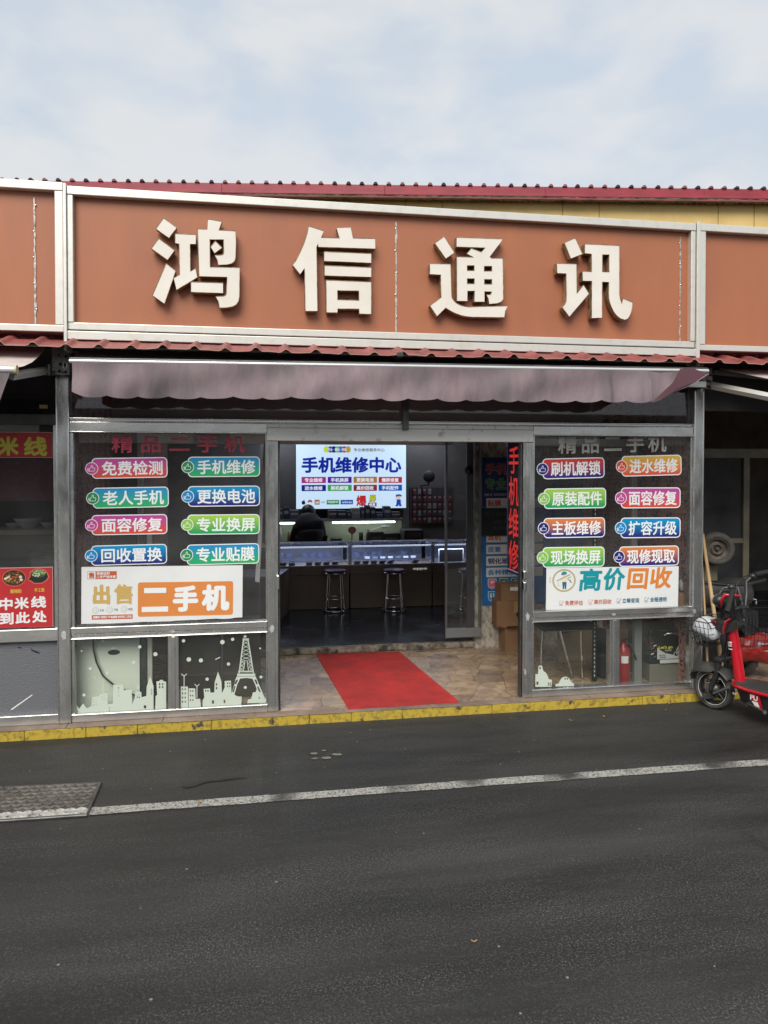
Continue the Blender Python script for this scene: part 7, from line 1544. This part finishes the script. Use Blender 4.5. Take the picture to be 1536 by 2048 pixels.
mb = MB(); Mq = Matrix.Translation((xm, .28, ZF + .2)) @ Matrix.Rotation(PI / 2, 4, 'Y'); mb.lathe([(.155, -.03), (.185, -.036), (.2, -.015), (.2, .015), (.185, .036), (.155, .03), (.15, 0), (.155, -.03)], Mq, rubber, 36); mb.lathe([(0, -.04), (.03, -.04), (.04, -.02), (.155, -.01), (.155, .01), (.04, .02), (.03, .04), (0, .04)], Mq, steel_dk, 30); mb.build('wheel', b2)
mb = MB(); vs = []
for i in range(15):
    a = R(10 + 140 * i / 14)
    for j in range(5): s = j / 4 * 2 - 1; vs.append((xm + .075 * s, .28 - .235 * math.cos(a), ZF + .2 + (.235 - .02 * s * s) * math.sin(a)))
mb.faces(vs, [(i * 5 + j, i * 5 + j + 1, (i + 1) * 5 + j + 1, (i + 1) * 5 + j) for i in range(14) for j in range(4)], sblk, True); o_ = mb.build('fender', b2); md = o_.modifiers.new('t', 'SOLIDIFY'); md.thickness = .006
mb = MB(); mb.cbox((xm - .1, .45, ZF + .2), (xm + .1, 1.3, ZF + .32), sblk, .03); mb.cbox((xm - .06, .40, ZF + .25), (xm + .06, .5, zT + .05), sblk, .02); mb.cbox((xm - .13, .95, ZF + .33), (xm + .13, 1.35, ZF + .7), sblk, .04); mb.build('frame_body', b2)
mb = MB(); mb.tube([(xm - .32, .42, zT + .14), (xm - .1, .34, zT + .12), (xm + .1, .34, zT + .12), (xm + .32, .42, zT + .14)], .014, sblk, 10); mb.build('handlebar', b2)
sb = thing('snack_bag', 'crumpled red foil bag with pale blue swirls in the wire basket', 'bag', (xL + .16, .1, zB))
redf = masked('red_foil_print', srgb(140, 38, 34), srgb(150, 190, 215), 4.5, .34, .40, rough=.3, dark=srgb(222, 226, 226), dlo=.60, dhi=.62, dscale=5, stretch=(.6, 1, 2.2))
mb = MB(); rg = random.Random(6); nx_, nz_ = 26, 12; vs = []
zb3 = P(1500, 1340, -.03).z; zt3 = P(1500, 1284, -.03).z
for sd in (0, 1):
    for i in range(nx_ + 1):
        for j in range(nz_ + 1):
            u, w_ = i / nx_, j / nz_; bul = .055 * math.sin(PI * u) ** .5 * math.sin(PI * w_) ** .5; cr_ = .008 * math.sin(u * 21 + w_ * 9) * math.sin(w_ * 17)
            vs.append((xL + .02 + .37 * u, .07 + (-1 if sd == 0 else 1) * (bul + cr_), zb3 + .02 + (zt3 - zb3) * (w_ * (1 - .12 * math.sin(u * 7)) + .1 * math.sin(u * 5))))
m_ = (nx_ + 1) * (nz_ + 1); fs = []
for sd in (0, 1):
    for i in range(nx_):
        for j in range(nz_):
            a = sd * m_ + i * (nz_ + 1) + j; q = (a, a + nz_ + 1, a + nz_ + 2, a + 1); fs.append(q if sd == 0 else q[::-1])
mb.faces(vs, fs, redf, True); mb.build('bag', sb)

# ================================================================== SMALL ROAD LITTER AND STAINS
leafm = mat('dry_leaf', srgb(138, 112, 78), .8); rg = random.Random(19)
for px, py, s_, lab in ((880, 1478, 0, ''), (400, 1607, .035, 'dry tan leaf lying on the white line'), (1142, 1442, .028, 'small brown leaf on the asphalt near the kerb by the right window'), (1209, 1435, .028, 'pale tan leaf on the asphalt below the right lower pane'), (1340, 1409, .028, 'pale leaf on the asphalt close to the kerb near the scooter'), (1332, 1422, .018, 'tiny leaf scrap near the scooter wheel'), (948, 1885, .03, 'orange leaf scrap alone on the near asphalt'), (120, 1660, .012, 'leaf crumb on the asphalt below the manhole cover')):
    if not s_: continue
    g = G(px, py); a = rg.uniform(0, 3); s_ *= .55 if py < 1800 else .4; mb = MB(); n_ = 10; pts = [(s_ * math.cos(t) * (1 + .2 * math.sin(3 * t)), s_ * .5 * math.sin(t), .002 + .008 * abs(math.cos(t)) ** 2) for t in [2 * PI * k / n_ for k in range(n_)]]
    mb.faces([(0, 0, .003)] + pts, [(0, 1 + k, 1 + (k + 1) % n_) for k in range(n_)], leafm); tag(mb.build('leaf', loc=(g.x, g.y, .002), rot=(0, 0, a)), lab, 'leaf', 'dry leaves on the road')
patchm = mat('dried_paint', srgb(150, 146, 132), .8, nscale=60, col2=srgb(84, 80, 74))
for k, (px, py, w_) in enumerate(((629, 1508, .045), (648, 1502, .03), (674, 1510, .05), (652, 1517, .05), (630, 1518, .035))):
    w_ *= .62; g = G(px, py); mb = MB(); n_ = 18; mb.poly([(w_ * (1 + rg.uniform(-.4, .25)) * math.cos(t), w_ * .6 * (1 + rg.uniform(-.3, .2)) * math.sin(t), 0) for t in [2 * PI * q / n_ for q in range(n_)]], patchm)
    o_ = mb.build('dried_splash', loc=(g.x, g.y, .0042)); tag(o_, ('left', 'top', 'rightmost', 'lower middle', 'lower left')[k] + ' pale dried splash of the cluster in front of the carpet', 'splash', 'pale dried splashes on the road')

tarm = mat('tar_streak', (.008, .008, .008), .45, nscale=20, col2=(.016, .015, .014))
for k, (pts_, lab) in enumerate((([(362, 1573), (372, 1566), (395, 1565), (414, 1561), (436, 1560), (452, 1556), (470, 1556), (498, 1555), (470, 1559), (440, 1563), (410, 1566), (392, 1573), (372, 1577)], 'black tar streak on the asphalt between the manhole cover and the carpet'),)):
    q = [G(a, b) for a, b in pts_]; mb = MB(); mb.poly([(p_.x, p_.y, .0042) for p_ in q][::-1], tarm); tag(mb.build('tar_streak'), lab, 'stain')
